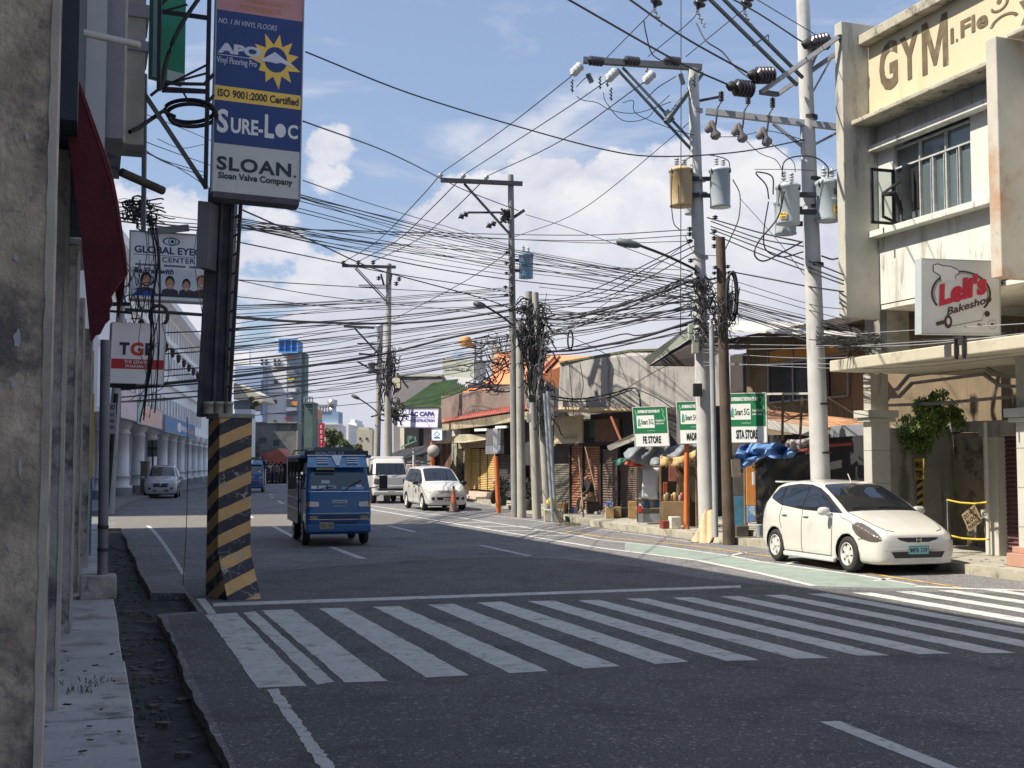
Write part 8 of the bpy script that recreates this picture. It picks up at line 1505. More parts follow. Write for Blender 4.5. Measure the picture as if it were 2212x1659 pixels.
f_ = Vector((.27, -.963, 0)); j1 = jeep((-3.88, 27.0, .01), (f_.x, f_.y), 'blue jeepney with route board and sun visor driving toward the crosswalk')
j2 = copy_tree(j1); j2.location = (-15.75, 74.5, .01); j2.rotation_euler = (0, 0, math.atan2(-.985, .17)); j2['label'] = 'far blue jeepney half hidden behind the striped column'
# white delivery van
def van(loc, head):
    e = empty('delivery_van', loc, 'white cab-over van with a raised box body parked behind the minivan', 'van', None, math.atan2(head[1], head[0]))
    c = Cab(e, [(.36, .60, -.9, .78), (.5, .68, -.9, .80), (.78, .68, -.9, .80), (.82, .655, -.9, .80), (1.15, .62, -.9, .80), (1.22, .60, -.9, .79), (1.80, .22, -.9, .70), (1.93, .08, -.9, .67)], CARW2, rc=.14)
    c.front('windshield', [(-.68, 1.26), (.68, 1.26), (.62, 1.76), (-.62, 1.76)], CG, .01); c.side('door_window', [(-.5, 1.25), (.30, 1.25), (.08, 1.72), (-.5, 1.72)], CG)
    c.front('grille', [(-.5, 1.09), (.5, 1.09), (.48, .84), (-.48, .84)], mat('van_grille', (.42, .43, .43), .5, .05), .008); c.front('lower_intake', [(-.62, .66), (.62, .66), (.55, .56), (-.55, .56)], GRILL, .01)
    for sd in (1, -1):
        c.front('headlight', [(sd*.52, 1.06), (sd*.74, 1.08), (sd*.77, .86), (sd*.54, .82)][::sd], SMOKE, .012, step=.04); bx(e, 'mirror', .38, .44, sd*1.0-.08, sd*1.0+.08, 1.25, 1.6, GRILL, .03); rod(e, 'mirror_arm', [(.38, sd*.76, 1.62), (.42, sd*.9, 1.68), (.42, sd*.98, 1.6)], .012, BLACK)
        for x in (0, -2.45): wheel(e, x, sd*.66, .32, sd, .18, 5, SILV)
        m = LMB(); m.lathe((0, sd*.70, .34), (0, sd, 0), [(0, .37), (.108, .37)], 24); m.build('wheel_well', BLACK, e)
    for y0, y1 in ((-.55, -.02), (.0, .5)): rod(e, 'wiper', [(c.X(y0, 1.24)+.03, y0, 1.24), (c.X(y1, 1.30)+.03, y1, 1.30)], .009, BLACK)
    bx(e, 'box_body', -3.4, -.75, -.83, .83, .62, 2.06, CARW2, .05); bx(e, 'roof_fairing', -1.1, -.2, -.72, .72, 1.90, 2.05, CARW2, .06); bx(e, 'chassis', -3.3, .4, -.4, .4, .38, .55, BLACK); bx(e, 'bumper', .60, .72, -.79, .79, .40, .54, CARW2, .04)
    for sd in (1, -1): bx(e, 'box_window', -2.6, -1.2, sd*.83-.006, sd*.83+.006, 1.25, 1.80, CG, .002)
    bx(e, 'number_plate', .73, .74, -.18, .18, .46, .57, ink(215, 215, 205), .003)
v_ = van((G(842, 1086).x, 54.6, .01), (.27, -.963))
# ================================================================ STALLS, BANNERS, TARPS
from mathutils import noise as mnoise
def drape(name, poly, Y, mt, par, amp=.10, fs=.03, step=9, thick=.012, slope=0, fold=(1, 0), seed=0):
    V, F = polyclip(poly, step); cu = sum(p[0] for p in poly)/len(poly); cv = sum(p[1] for p in poly)/len(poly); vs = []
    for v in V:
        s = (v.x*fold[0]+v.y*fold[1])*fs*6; n = mnoise.noise(Vector((v.x*fs, v.y*fs, seed)))*amp*1.4+math.sin(s+3*mnoise.noise(Vector((v.x*fs*.7, v.y*fs*.7, seed+5))))*amp*.45
        vs.append(at(v.x, v.y, Y+n+slope*(v.y-cv)))
    m = MB(); m.add(vs, F, True); o = m.build(name, mt, par)
    if thick: s = o.modifiers.new('s', 'SOLIDIFY'); s.thickness = thick
    return o
GB = mat('banner_green', srgb(10, 112, 68), .6, .06, 2, 0); BWH = mat('banner_white', srgb(222, 226, 224), .6, .03, 2, 0)
def banner(bl, br, tl, word, label):
    e = empty('store_banner', at(*bl), label, 'banner', 'green store banners above the stalls'); pn = panel_px(bl, br, tl, e); pn.body('board', BWH, .04, ink(190, 190, 190), .02); pn.rect('green_field', .012, .32, .988, .99, GB)
    pn.text('EXPERIENCE THE POWER OF', .14, .85, .80, .93, BWH, .007, bold=.06); pn.rect('white_card', .09, .46, .62, .79, BWH, .006); pn.poly('leaf_logo', [(.12, .52), (.17, .50), (.21, .55), (.19, .68), (.16, .73), (.13, .64)], ink(60, 130, 180), .008); pn.poly('leaf_logo', [(.16, .50), (.21, .52), (.21, .60), (.17, .66)], ink(120, 190, 70), .009)
    pn.text('Smart', .225, .55, .42, .69, ink(40, 60, 50), .008, bold=.03); pn.text('5G', .45, .55, .59, .69, ink(40, 60, 50), .008, bold=.02); pn.text('Available in', .66, .62, .90, .68, BWH, .007); pn.text('select areas', .66, .55, .90, .60, BWH, .007); pn.text('www.smart5g.com', .38, .375, .62, .40, BWH, .007)
    for x in (.86, .04): pn.line('spark', [(x, .95), (x+.06, .86), (x+.02, .80), (x+.08, .70), (x+.05, .62)] if x > .5 else [(x+.02, .93), (x+.06, .84), (x+.02, .80)], .018, ink(140, 215, 150), .0075)
    if word: pn.text(word, .24, .06, .78, .25, ink(25, 25, 25), .007, bold=.03)
    return e
banner((1373, 963.4, 31.6), (1445, 961.8, 31.2), (1367, 881, 31.6), 'FE STORE', 'green and white banner reading FE STORE, leftmost of the three')
banner((1466, 957, 30.4), (1542, 956, 30.0), (1462, 869, 30.4), 'MADRONA', 'green and white banner partly hidden behind the concrete utility pole')
banner((1570, 954.5, 27.9), (1656, 953.8, 27.5), (1568, 851.5, 27.9), 'SITA STORE', 'green and white banner reading SITA STORE, rightmost of the three')
TGY = mat('tarp_grey', (.20, .22, .24), .55, .25, 2.5, .2, stain=(.09, .10, .11), amt=.45, sscale=2); TBK = mat('tarp_black', (.035, .037, .042), .5, .3, 2, .2); TBL_ = mat('tarp_blue', srgb(92, 132, 185), .5, .15, 2.5, .2, stain=srgb(65, 105, 160), amt=.3, sscale=1.5)
# kiosk frame of the first stall
s1 = empty('water_stall', G(1402, 1130, .15), 'small stall with grey tarp roof, white sheet and water jugs', 'stall')
drape('tarp_roof', [(1347, 980), (1358, 969), (1385, 963), (1410, 966), (1436, 962), (1448, 968), (1432, 980), (1424, 1003), (1400, 1007), (1375, 1000), (1350, 990)], 32.2, TGY, s1, .35, .035, 7, slope=-.008, fold=(.7, .7), seed=1)
drape('red_awning_edge', [(1348, 1003), (1362, 990), (1386, 998), (1394, 1008), (1370, 1009)], 32.3, mat('red_cloth', (.48, .10, .07), .8, .3, 4, .1), s1, .15, .06, 6, seed=2); drape('green_awning_edge', [(1322, 998), (1342, 989), (1356, 992), (1349, 1003), (1335, 1006)], 32.6, mat('green_cloth', (.05, .16, .12), .8, .3, 4, .1), s1, .15, .06, 6, seed=3)
drape('white_sheet', [(1389, 1011), (1424, 1010), (1420, 1078), (1386, 1076)], 32.5, mat('white_cloth', (.66, .66, .70), .8, .05, 3, .1), s1, .05, .05, 8, fold=(1, .1), seed=4)
def pxbox(name, u0, u1, v0, v1, Y, dep, mt, par, bev=.01, zb=None):
    p, q = at(u0, v1, Y), at(u1, v0, Y); m = MB(); m.box(p.x, q.x, Y, Y+dep, p.z if zb is None else zb, q.z); return m.build(name, mt, par, bev=bev)
for (u0, u1, v0, v1) in ((1376, 1378, 1000, 1128), (1427, 1429, 1000, 1132)): pxbox('post', u0, u1, v0, v1, 32.6, .05, WOODP, s1)
pxbox('back_board', 1379, 1427, 1008, 1126, 33.6, .05, mat('stall_back', (.08, .07, .065), .9), s1); pxbox('counter', 1377, 1428, 1077, 1080, 32.7, .6, mat('counter_wood', (.25, .2, .13), .8), s1); pxbox('shelf', 1377, 1428, 1097, 1100, 32.7, .6, mat('counter_wood', (.25, .2, .13)), s1); pxbox('tin_skirt', 1378, 1427, 1110, 1129, 32.7, .02, mat('tin_sheet', (.36, .38, .40), .4, .15, 3, .1, metal=.4), s1)
JUG = mat('jug_blue', (.06, .22, .52), .15, .2, 5, 0); JUGC = mat('jug_clear', (.40, .52, .62), .12, .2, 6, 0); k = 0
for (v, n) in ((1077, 4), (1097, 4)):
    for i in range(n):
        k += 1; p = at(1386+i*11.4, v, 32.85); m = MB(); z0 = p.z; h = .24 if v == 1097 else .20
        m.lathe((p.x, p.y, z0+.002), (0, 0, 1), [(0, .055), (.01, .062), (h*.3, .062), (h*.35, .058), (h*.6, .062), (h*.75, .055), (h*.86, .022), (h, .022)], 12)
        tag(m.build('water_jug', JUG if i % 2 else JUGC), ('blue' if i % 2 else 'clear')+' water jug on the '+('upper counter' if v == 1077 else 'lower shelf')+' of the stall, '+['first', 'second', 'third', 'fourth'][i]+' from the left', 'jug', 'water jugs on the stall')
pxbox('extinguisher_box', 1379, 1386, 1092, 1107, 32.55, .08, mat('red_plastic', (.5, .04, .04), .4), s1)
# second kiosk
s2 = empty('wooden_kiosk', G(1468, 1138, .15), 'wooden kiosk with scalloped yellow awning fringe and brown counter', 'kiosk')
KW = mat('kiosk_wood', (.20, .14, .085), .85, .3, 3, .2, stain=(.1, .07, .05), amt=.4); KB_ = mat('kiosk_board', (.30, .22, .12), .85, .15, 2, .1, stain=(.42, .34, .2), amt=.35)
drape('tarp_roof', [(1427, 985), (1440, 968), (1465, 962), (1512, 960), (1512, 978), (1490, 984), (1470, 990), (1445, 988)], 31.2, TGY, s2, .3, .035, 7, slope=-.01, fold=(.5, .8), seed=6)
V0 = [(1426, 984), (1445, 989), (1468, 987), (1486, 981), (1503, 972)]; lo_ = []
for i in range(19): t = i/18; u = 1503-(1503-1426)*t; b = 996+10*math.sin(t*2.2)-(t < .3)*(10-t*33); lo_.append((u, b+(4 if i % 2 else 0)))
drape('fringe', V0+lo_, 30.9, mat('fringe_yellow', (.55, .38, .18), .8, .15, 3, .1), s2, .08, .05, 6, seed=7)
pxbox('counter_board', 1430, 1480, 1083, 1134, 30.9, .05, KB_, s2); pxbox('side_board', 1482, 1506, 1084, 1138, 31.1, .05, mat('kiosk_dark', (.10, .075, .05), .85), s2); pxbox('back_wall', 1428, 1508, 1000, 1136, 32.4, .06, mat('kiosk_inside', (.07, .05, .04), .9, .4, 3, .1), s2)
for (u0, u1, v0) in ((1426, 1429, 998), (1463, 1466, 1005), (1478, 1481, 1005), (1503, 1507, 985), (1487, 1489, 1005)): pxbox('post', u0, u1, v0, 1138, 30.95, .07, KW, s2)
for (u0, u1, v0, v1, c) in ((1445, 1462, 1008, 1040, (150, 95, 80)), (1433, 1442, 1042, 1080, (150, 75, 45)), (1490, 1504, 1008, 1030, (120, 105, 70)), (1467, 1477, 1010, 1070, (90, 75, 50))): pxbox('hanging_goods', u0, u1, v0, v1, 31.3, .05, mat('goods_%d' % u0, srgb(*c), .9, .25, 8, .1), s2)
pxbox('cream_leg', 1508, 1515, 1080, 1134, 31.0, .1, ink(190, 170, 130), s2)
# blue tarp stall
s3 = empty('blue_tarp_stall', G(1660, 1150, .15), 'street stall wrapped in black sheeting under a crumpled blue tarp', 'stall')
drape('blue_tarp', [(1590, 979), (1599, 962), (1624, 958), (1650, 958), (1682, 957), (1706, 964), (1722, 976), (1712, 988), (1690, 991), (1671, 991), (1655, 985), (1640, 992), (1629, 999), (1605, 1013), (1586, 1016), (1583, 1006)], 27.3, TBL_, s3, .42, .04, 6, slope=-.012, fold=(.25, 1), seed=9)
drape('black_sheet', [(1630, 1000), (1655, 985), (1700, 990), (1760, 975), (1780, 1000), (1775, 1080), (1772, 1160), (1634, 1160), (1640, 1060)], 27.9, TBK, s3, .16, .02, 10, fold=(1, .3), seed=10); drape('clear_sheet', [(1632, 1010), (1655, 1000), (1668, 1030), (1655, 1160), (1634, 1160)], 27.8, mat('plastic_film', (.10, .10, .10), .2, .3, 3, .2), s3, .07, .05, 8, seed=12)
drape('pale_bundle', [(1692, 962), (1702, 950), (1730, 950), (1758, 944), (1764, 952), (1748, 962), (1732, 972), (1714, 972)], 27.2, mat('bundle_cloth', (.40, .36, .36), .8, .35, 6, .2), s3, .2, .08, 5, seed=13); drape('red_sheet', [(1722, 975), (1760, 962), (1840, 955), (1842, 961), (1790, 966), (1750, 978)], 27.0, mat('red_sheet', (.30, .06, .04), .8, .2, 4, .1), s3, .06, .04, 7, seed=14)
pxbox('orange_panel', 1613, 1632, 1008, 1092, 27.7, .05, mat('orange_board', (.60, .24, .06), .6, .2, 5, .05, stain=(.45, .3, .15), amt=.4), s3); pxbox('notice', 1625, 1631, 1020, 1048, 27.65, .03, ink(220, 220, 225), s3); pxbox('blue_poster', 1614, 1632, 1093, 1128, 27.65, .04, mat('poster_blue', srgb(120, 160, 205), .5, .3, 6, 0, stain=srgb(235, 240, 245), amt=.5, sscale=4), s3)
pxbox('picture_board', 1585, 1611, 1073, 1156, 28.2, .05, mat('picture_mix', srgb(70, 130, 160), .6, .25, 4, 0, stain=srgb(90, 90, 80), amt=.6, sscale=2.5), s3); pxbox('grey_board', 1584, 1611, 1022, 1072, 28.3, .05, mat('old_board', (.13, .125, .12), .9, .3, 3, .1), s3); pxbox('post', 1609, 1614, 985, 1156, 27.85, .08, KW, s3)
for i, (u, v, w, h, c, lab) in enumerate(((1640, 1152, 16, 26, (150, 160, 170), 'grey bucket standing under the blue poster of the tarp stall'), (1622, 1156, 12, 14, (60, 60, 65), 'dark crate under the orange panel of the tarp stall'))):
    p = at(u, v, 27.4); m = MB(); s = 27.4/FPX; m.lathe((p.x, p.y, .15), (0, 0, 1), [(0, w*s*.4), (h*s*.9, w*s*.5), (h*s, w*s*.54), (h*s, w*s*.45)], 14); tag(m.build('bucket', ink(*c)), lab, 'bucket')
# orange post near the kiosk with the back of a rounded sign
ORP = mat('orange_post_paint', (.62, .16, .045), .5, .12, 3, .05, stain=(.45, .13, .06), amt=.3)
op = empty('orange_post', G(1482, 1158, .0), 'orange red sign post on a flared base before the wooden kiosk', 'post'); bY = G(1482, 1156).y
m = MB(); m.cyl(G(1482, 1156), at(1484, 886, bY), .062, .058, 14); m.build('post', ORP, op)
m = MB(); b = G(1482, 1157)
for t in range(4): d = Vector((math.cos(t*1.57+.4), math.sin(t*1.57+.4), 0)); m.prism([b+d*.05, b+d*.22, b+d*.05+Z*.26], d.cross(Z)*.015)
m.box(b.x-.2, b.x+.2, b.y-.2, b.y+.2, 0, .02); m.build('base_flange', mat('rust_base', (.22, .10, .06), .9, .3, 6, .2), op)
m = MB(); P = []
for (cx_, cz_, a0) in ((1476, 893, 0), (1467, 893, 90), (1467, 952, 180), (1476, 952, 270)):
    for k in range(5): t = R(a0+22.5*k); P.append(at(cx_+5*math.cos(t), cz_-5*math.sin(t), bY-.1))
m.prism(P, (.0, .02, 0)); m.build('sign_back', mat('sign_back_pink', srgb(170, 160, 165), .5, .05, 2, 0, metal=.1), op); m = MB(); m.bar(at(1470, 898, bY-.07), at(1484, 898, bY-.03), .05); m.build('clamp', ORP, op); m = MB(); m.bar(at(1470, 945, bY-.07), at(1484, 945, bY-.03), .05); m.build('clamp', ORP, op)
o2_ = empty('orange_post', G(1077, 1108), 'orange red post holding a narrow white board before the yellow shutter', 'post'); bY = G(1077, 1108).y
m = MB(); m.cyl(G(1077, 1108), at(1071, 985, bY), .085, .08, 12); m.build('post', ORP, o2_); m = MB(); p, q = at(1066, 978, bY-.1), at(1075, 925, bY-.1); m.box(p.x, q.x, bY-.1, bY+.25, p.z, q.z); m.build('white_board', ink(215, 218, 225), o2_, bev=.01)
o3_ = empty('orange_post', G(934, 1090), 'orange red post with a round sign back behind the white minivan', 'post'); m = MB(); m.cyl(Vector((at(934, 1000, 56).x, 56, 0)), at(934, 955, 56), .10, .10, 10); m.build('post', ORP, o3_)
m = MB(); m.lathe(at(936, 974, 55.9), (0, 1, 0), [(0, .0), (0, .28), (.02, .28)], 24); m.build('sign_back', mat('sign_back_grey', (.38, .36, .34), .6), o3_)
# traffic cone
cn = empty('traffic_cone', G(979.5, 1106), 'faded orange traffic cone beside the white minivan', 'traffic cone'); b = G(979.5, 1106); CO = mat('cone_orange', (.55, .13, .05), .6, .15, 6, .05, stain=(.30, .12, .08), amt=.5, sscale=2); 
m = MB(); m.lathe((b.x, b.y, .02), (0, 0, 1), [(0, .15), (.32, .115), (.34, .11)], 20); m.build('lower_body', mat('cone_grime', (.22, .15, .12), .8, .3, 5, .1), cn); m = MB(); m.lathe((b.x, b.y, .361), (0, 0, 1), [(0, .108), (.44, .045), (.54, .04), (.56, .02)], 20); m.build('upper_body', CO, cn); m = MB(); m.lathe((b.x, b.y, 0), (0, 0, 1), [(0, .27), (.025, .27)], 8); m.build('base', RUBBER, cn); m = MB(); m.lathe((b.x, b.y, .86), (0, 0, 1), [(0, .05), (.09, .03)], 12); m.build('tip', BLACK, cn)
# cardboard
cbd = empty('cardboard_sheet', G(1512, 1172), 'flattened brown cardboard slumped against the conduit between poles', 'cardboard')
CDB = mat('cardboard_tan', (.52, .39, .24), .9, .1, 3, .15); Yc = G(1512, 1173).y
V, F = polyclip([(1491, 1171), (1502, 1155), (1512, 1136), (1518, 1112), (1524, 1099), (1530, 1105), (1536, 1102), (1546, 1108), (1545, 1145), (1541, 1162), (1532, 1175), (1520, 1175)], 4)
m = MB(); m.add([at(v.x, v.y, Yc+.9*((1175-v.y)/76)**.7+.03*math.sin(v.x*.4)) for v in V], F, True); o = m.build('outer_sheet', CDB, cbd); s = o.modifiers.new('s', 'SOLIDIFY'); s.thickness = .02
m = MB(); m.add([at(v.x+4, v.y-2, Yc+.1+.9*((1175-v.y)/76)**.7) for v in V], F, True); m.build('inner_sheet', mat('cardboard_dark', (.34, .25, .15), .9), cbd)
m = MB(); p = G(1560, 1172); m.lathe(p, (0, 0, 1), [(0, .22), (.12, .18), (.2, .06)], 7); tag(m.build('rubble_lump', KERBM), 'lump of broken concrete between the conduit and the wooden pole', 'rubble')
# basket box with blue bag, plant pots, low stools
pb_ = empty('market_box', G(1325, 1114, .15), 'cardboard box with a blue plastic bag before the brown shutter', 'box'); pxbox('box', 1309, 1326, 1096, 1116, 36.3, .35, mat('box_tan', (.48, .34, .16), .9, .1, 4, .1), pb_, zb=.15); pxbox('box', 1327, 1342, 1095, 1113, 36.5, .35, mat('box_brown', (.26, .18, .10), .9), pb_, zb=.15)
m = MB(); leaves(m, at(1317, 1091, 36.4), .13, 60, .06); m.build('blue_bag', mat('bag_blue', (.20, .30, .55), .4, .2, 6, 0), pb_)
pt = []
for i, (u, v, Y, h, lab) in enumerate(((1140, 1098, 42.5, 30, 'dark potted plant behind the pale poles'), (1084, 1090, 47, 26, 'dark potted plant beside the left orange post'))):
    e = empty('potted_plant', Vector((at(u, 1000, Y).x, Y, .15)), lab, 'plant', 'potted plants by the shutters'); p = Vector((at(u, 1000, Y).x, Y, .15)); m = MB(); m.lathe(p, (0, 0, 1), [(0, .16), (.35, .22), (.38, .2)], 12); m.build('pot', ink(60, 58, 56), e); m = MB(); leaves(m, p+Z*.75, .32, 260, .07, (1, 1, 1.2)); m.build('foliage', leafmat('leaf_dark', (.03, .04, .025), (.06, .07, .04)), e)
# ---------------------------------------------------------------- people
def person(joints, radii, edges, mt, name, par):
    me = bpy.data.meshes.new(name); me.from_pydata(joints, edges, []); o = bpy.data.objects.new(name, me); C.objects.link(o); md = o.modifiers.new('skin', 'SKIN'); 
    for i, r in enumerate(radii): me.skin_vertices[0].data[i].radius = (r, r) if not isinstance(r, tuple) else r
    me.skin_vertices[0].data[0].use_root = True
    sd = o.modifiers.new('sub', 'SUBSURF'); sd.levels = 1; sd.render_levels = 1
    dg = bpy.context.evaluated_depsgraph_get(); m2 = bpy.data.meshes.new_from_object(o.evaluated_get(dg)); bpy.data.objects.remove(o); m2.materials.clear(); m2.materials.append(mt)
    for p in m2.polygons: p.use_smooth = True
    q = bpy.data.objects.new(name, m2); C.objects.link(q); q.parent = par; return q
SKIN = mat('skin', (.28, .16, .10), .6, .05, 5, 0)
def stander(loc, head, label, top, bot, hair=(20, 16, 14), step=.12, arm=.1, h=1.0, grp='people at the far end of the street'):
    e = empty('person', loc, label, 'person', grp, head); e.scale = (h, h, h)
    J = [(0, 0, .92), (0, 0, 1.15), (0, 0, 1.38), (0, 0, 1.46), (0, 0, 1.53), (0, 0, 1.63), (.0, 0, 1.70), (0, .17, 1.38), (arm*.3, .22, 1.12), (arm+.08, .2, .88), (arm+.12, .2, .78), (0, -.17, 1.38), (-arm*.3, -.22, 1.12), (-arm*.6, -.22, .88), (-arm*.5, -.22, .78), (0, .09, .88), (step*.6, .10, .48), (step, .10, .09), (step+.14, .10, .04), (0, -.09, .88), (-step*.3, -.10, .48), (-step, -.10, .09), (-step+.14, -.10, .04)]
    rd_ = [(.13, .10), (.135, .10), (.14, .10), .055, .06, .085, .06, .055, .042, .033, .035, .055, .042, .033, .035, .085, .06, .045, .035, .085, .06, .045, .035]
    E = [(0, 1), (1, 2), (2, 3), (3, 4), (4, 5), (5, 6), (2, 7), (7, 8), (8, 9), (9, 10), (2, 11), (11, 12), (12, 13), (13, 14), (0, 15), (15, 16), (16, 17), (17, 18), (0, 19), (19, 20), (20, 21), (21, 22)]
    person(J, rd_, E, SKIN, 'body', e)
    sh_ = [(0, 0, .93), (0, 0, 1.15), (0, 0, 1.38), (0, .17, 1.38), (arm*.15, .195, 1.24), (0, -.17, 1.38), (-arm*.15, -.195, 1.24)]
    person(sh_, [(.155, .12), (.155, .118), (.155, .115), .07, .06, .07, .06], [(0, 1), (1, 2), (2, 3), (3, 4), (2, 5), (5, 6)], ink(*top, .9), 'shirt', e)
    tr2 = [(0, 0, .95), (0, .09, .88), (step*.6, .10, .48), (step, .10, .14), (0, -.09, .88), (-step*.3, -.10, .48), (-step, -.10, .14)]
    person(tr2, [(.145, .11), .098, .075, .062, .098, .075, .062], [(0, 1), (1, 2), (2, 3), (0, 4), (4, 5), (5, 6)], ink(*bot, .9), 'trousers', e)
    m = LMB(); m.lathe((-.012, 0, 1.60), (0, 0, 1), [(0, .088), (.06, .10), (.12, .085), (.155, .03)], 12); m.build('hair', ink(*hair), e)
for i, (u, v, Y, hd_, t, b_, lab) in enumerate(((572, 1046, 101, -1.2, (60, 60, 75), (40, 42, 60), 'far pedestrian in a dark shirt, leftmost of the group by the red stalls'), (581, 1046, 102, -1.8, (190, 190, 195), (50, 55, 80), 'far pedestrian in a white shirt near the red stalls'), (589, 1046, 103, 2.0, (90, 60, 70), (50, 50, 60), 'far pedestrian in a maroon shirt near the red stalls'), (598, 1046, 101, -1.4, (80, 90, 110), (45, 50, 75), 'far pedestrian in a blue grey shirt near the red stalls'), (607, 1046, 104, 1.2, (60, 55, 55), (70, 65, 60), 'far pedestrian in brown, rightmost of the group by the red stalls'))):
    stander((at(u, 1000, Y).x, Y, .15), hd_, lab, t, b_, step=.08+.04*(i % 3), h=.97+.02*(i % 3))
# seated vendor before the red-brown shutter
sp2 = at(1279, 1000, 39.6); ve = empty('person', (sp2.x, sp2.y, .15), 'person in a dark hooded top seated before the red-brown shutter', 'person', None, R(200))
J = [(0, 0, .50), (.06, 0, .72), (.14, 0, .93), (.17, 0, 1.0), (.20, 0, 1.06), (.22, 0, 1.14), (.22, 0, 1.20), (.14, .16, .92), (.26, .20, .70), (.42, .10, .62), (.48, .05, .61), (.14, -.16, .92), (.26, -.20, .70), (.42, -.10, .62), (.48, -.05, .61), (.05, .10, .49), (.40, .14, .47), (.44, .14, .10), (.56, .14, .04), (.05, -.10, .49), (.40, -.14, .47), (.44, -.14, .10), (.56, -.14, .04)]
rd_ = [(.13, .11), (.135, .11), (.14, .10), .055, .06, .082, .06, .055, .042, .033, .035, .055, .042, .033, .035, .085, .065, .045, .035, .085, .065, .045, .035]
E = [(0, 1), (1, 2), (2, 3), (3, 4), (4, 5), (5, 6), (2, 7), (7, 8), (8, 9), (9, 10), (2, 11), (11, 12), (12, 13), (13, 14), (0, 15), (15, 16), (16, 17), (17, 18), (0, 19), (19, 20), (20, 21), (21, 22)]
person(J, rd_, E, SKIN, 'body', ve)
person([(0, 0, .52), (.06, 0, .72), (.14, 0, .93), (.14, .16, .92), (.26, .20, .70), (.38, .12, .64), (.14, -.16, .92), (.26, -.20, .70), (.38, -.12, .64), (.185, 0, 1.03), (.19, 0, 1.16)], [(.155, .13), (.155, .125), (.155, .12), .075, .06, .05, .075, .06, .05, .10, .10], [(0, 1), (1, 2), (2, 3), (3, 4), (4, 5), (2, 6), (6, 7), (7, 8), (2, 9), (9, 10)], ink(45, 40, 42, .9), 'hooded_top', ve)
person([(0, 0, .50), (.05, .10, .49), (.40, .14, .47), (.44, .14, .16), (.05, -.10, .49), (.40, -.14, .47), (.44, -.14, .16)], [(.145, .12), .10, .08, .065, .10, .08, .065], [(0, 1), (1, 2), (2, 3), (0, 4), (4, 5), (5, 6)], ink(130, 115, 95, .9), 'trousers', ve)
m = MB(); m.box(sp2.x-.18, sp2.x+.22, sp2.y-.15, sp2.y+.25, .15, .52); tag(m.build('stool', ink(50, 46, 44), bev=.02), 'dark crate used as a stool by the seated person', 'stool')
# parked motorcycle by the orange post and a grey car nose behind the minivan
mo = empty('motorcycle', G(1066, 1088, .15), 'small dark motorcycle parked beside the left orange post', 'motorcycle'); b = Vector((at(1066, 1000, 49).x, 49, .15))
for dx, dy, n in ((-.0, 0, 'wheel'), (.35, 1.1, 'wheel')):
    m = MB(); m.lathe(b+Vector((dx, dy, .28))-Vector((.04, -.012, 0)), (.08, -.025, 0), [(0, .18), (.0, .28), (.08, .28), (.08, .18)], 20); m.build(n, RUBBER, mo)
m = MB(); m.bar(b+Vector((0, 0, .28)), b+Vector((.10, .3, .95)), .06); m.bar(b+Vector((.10, .3, .55)), b+Vector((.3, .95, .5)), .22, .28); m.build('frame', BLACK, mo, bev=.02); m = MB(); m.bar(b+Vector((.16, .5, .8)), b+Vector((.36, 1.15, .82)), .2, .09); m.build('seat', RUBBER, mo, bev=.03); m = MB(); m.bar(b+Vector((-.22, .35, 1.0)), b+Vector((.44, .2, 1.0)), .03); m.build('handlebar', STEEL, mo)
m = MB(); m.lathe(b+Vector((.05, .12, .88)), (-.1, -1, 0), [(0, .06), (.06, .09), (.08, .07)], 12); m.build('headlight', LENS, mo)
# litter, leaves and small stones on the pavements
random.seed(77); m = MB()
for k in range(260):
    a = random.uniform(2, 33); b_ = random.uniform(13.6, 15.2) if k % 3 else random.uniform(12.9, 13.3); z = .152 if b_ > 13.4 else .002; p = SF.P(a, b_, z); s = random.uniform(.01, .04); t = random.uniform(0, 6)
    d = Vector((math.cos(t), math.sin(t), 0))*s; q = Vector((-d.y, d.x, 0))*.5; m.hexa([p-d-q, p+d-q, p+d+q, p-d+q]+[r_+Z*random.uniform(.004, .015) for r_ in (p-d-q, p+d-q, p+d+q, p-d+q)])
o = m.build('street_litter', mat('litter_mix', (.20, .17, .12), .9, .6, 30, 0)); o['kind'] = 'stuff'; tag(o, 'dry leaves and bits of litter along the right kerb', 'litter')
m = MB()
for k in range(70):
    a = random.uniform(3.5, 18); b_ = random.uniform(-.9, .2); p = SF.P(a, b_, .158); s = random.uniform(.008, .028); t = random.uniform(0, 6); d = Vector((math.cos(t), math.sin(t), 0))*s; q = Vector((-d.y, d.x, 0))*.4; m.hexa([p-d-q, p+d-q, p+d+q, p-d+q]+[r_+Z*.006 for r_ in (p-d-q, p+d-q, p+d+q, p-d+q)])
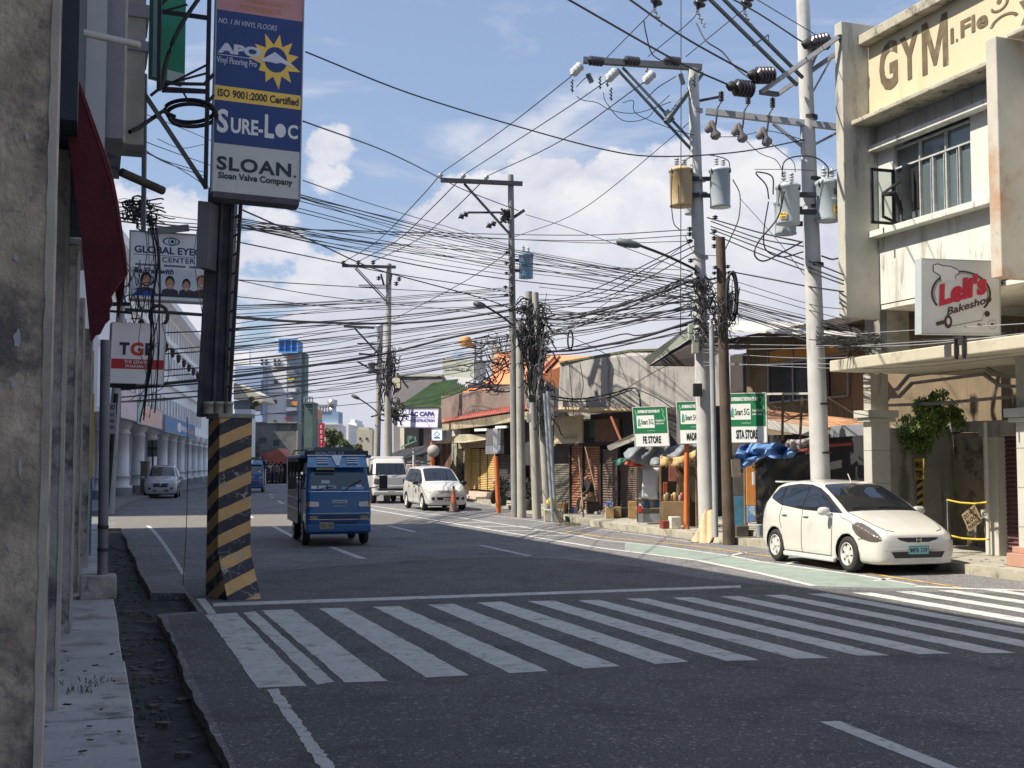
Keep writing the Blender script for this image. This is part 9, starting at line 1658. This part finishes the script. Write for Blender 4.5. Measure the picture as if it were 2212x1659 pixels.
o = m.build('sidewalk_litter', mat('litter_dark', (.03, .03, .03), .9)); o['kind'] = 'stuff'; tag(o, 'dark specks and leaves on the left sidewalk', 'litter')

# odds and ends along the shop fronts and stalls
random.seed(91)
ODD = [(1215, 39.8, .34, .30, .34, (120, 95, 60), 'brown carton beside the leaning pole base'), (1240, 39.6, .3, .3, .22, (60, 70, 90), 'low blue grey crate left of the red-brown shutter'), (1352, 37.2, .45, .35, .28, (45, 42, 40), 'dark sack leaning against the brown shutter'), (1368, 36.4, .3, .3, .5, (150, 120, 80), 'tall tan carton next to the water stall'),
       (1440, 30.6, .32, .26, .2, (130, 62, 50), 'small red crate in front of the wooden kiosk'), (1456, 30.5, .26, .24, .3, (200, 195, 185), 'white bucket in front of the wooden kiosk'), (1598, 27.4, .3, .28, .24, (90, 85, 80), 'grey crate below the picture board'), (1000, 61, .8, .6, .6, (120, 100, 80), 'brown carton stack by the poster covered pillar'), (952, 65, .8, .6, .9, (70, 60, 55), 'dark cabinet before the plank wall')]
for (u, Y, w, d_, h, c_, lab) in ODD:
    p = at(u, 1000, Y); m = MB(); a = random.uniform(-.3, .3); Mx = Matrix.Translation((p.x, Y, .155)) @ Matrix.Rotation(a, 4, 'Z'); m.box(-w/2, w/2, -d_/2, d_/2, 0, h, Mx); o = m.build('crate', mat('crate_%d' % u, srgb(*c_), .85, .3, 5, .2), bev=.02); tag(o, lab, 'crate')
for i in range(9):
    p = at(1432+i*5.2, 1083, 30.95); m = MB(); r_ = .05+.015*(i % 3); m.lathe((p.x, p.y+.05, p.z+.001), (0, 0, 1), [(0, r_*.8), (r_*.6, r_), (r_*2.2, r_*.9), (r_*2.8, r_*.4)], 9); tag(m.build('jar', mat('jar_%d' % (i % 4), srgb(*[(130, 60, 45), (160, 140, 85), (80, 95, 65), (170, 170, 172)][i % 4]), .4, .1, 4, 0)), ['red', 'yellow', 'green', 'white'][i % 4]+' jar on the kiosk counter, number '+['one', 'two', 'three', 'four', 'five', 'six', 'seven', 'eight', 'nine'][i]+' from the left', 'jar', 'jars on the kiosk counter')
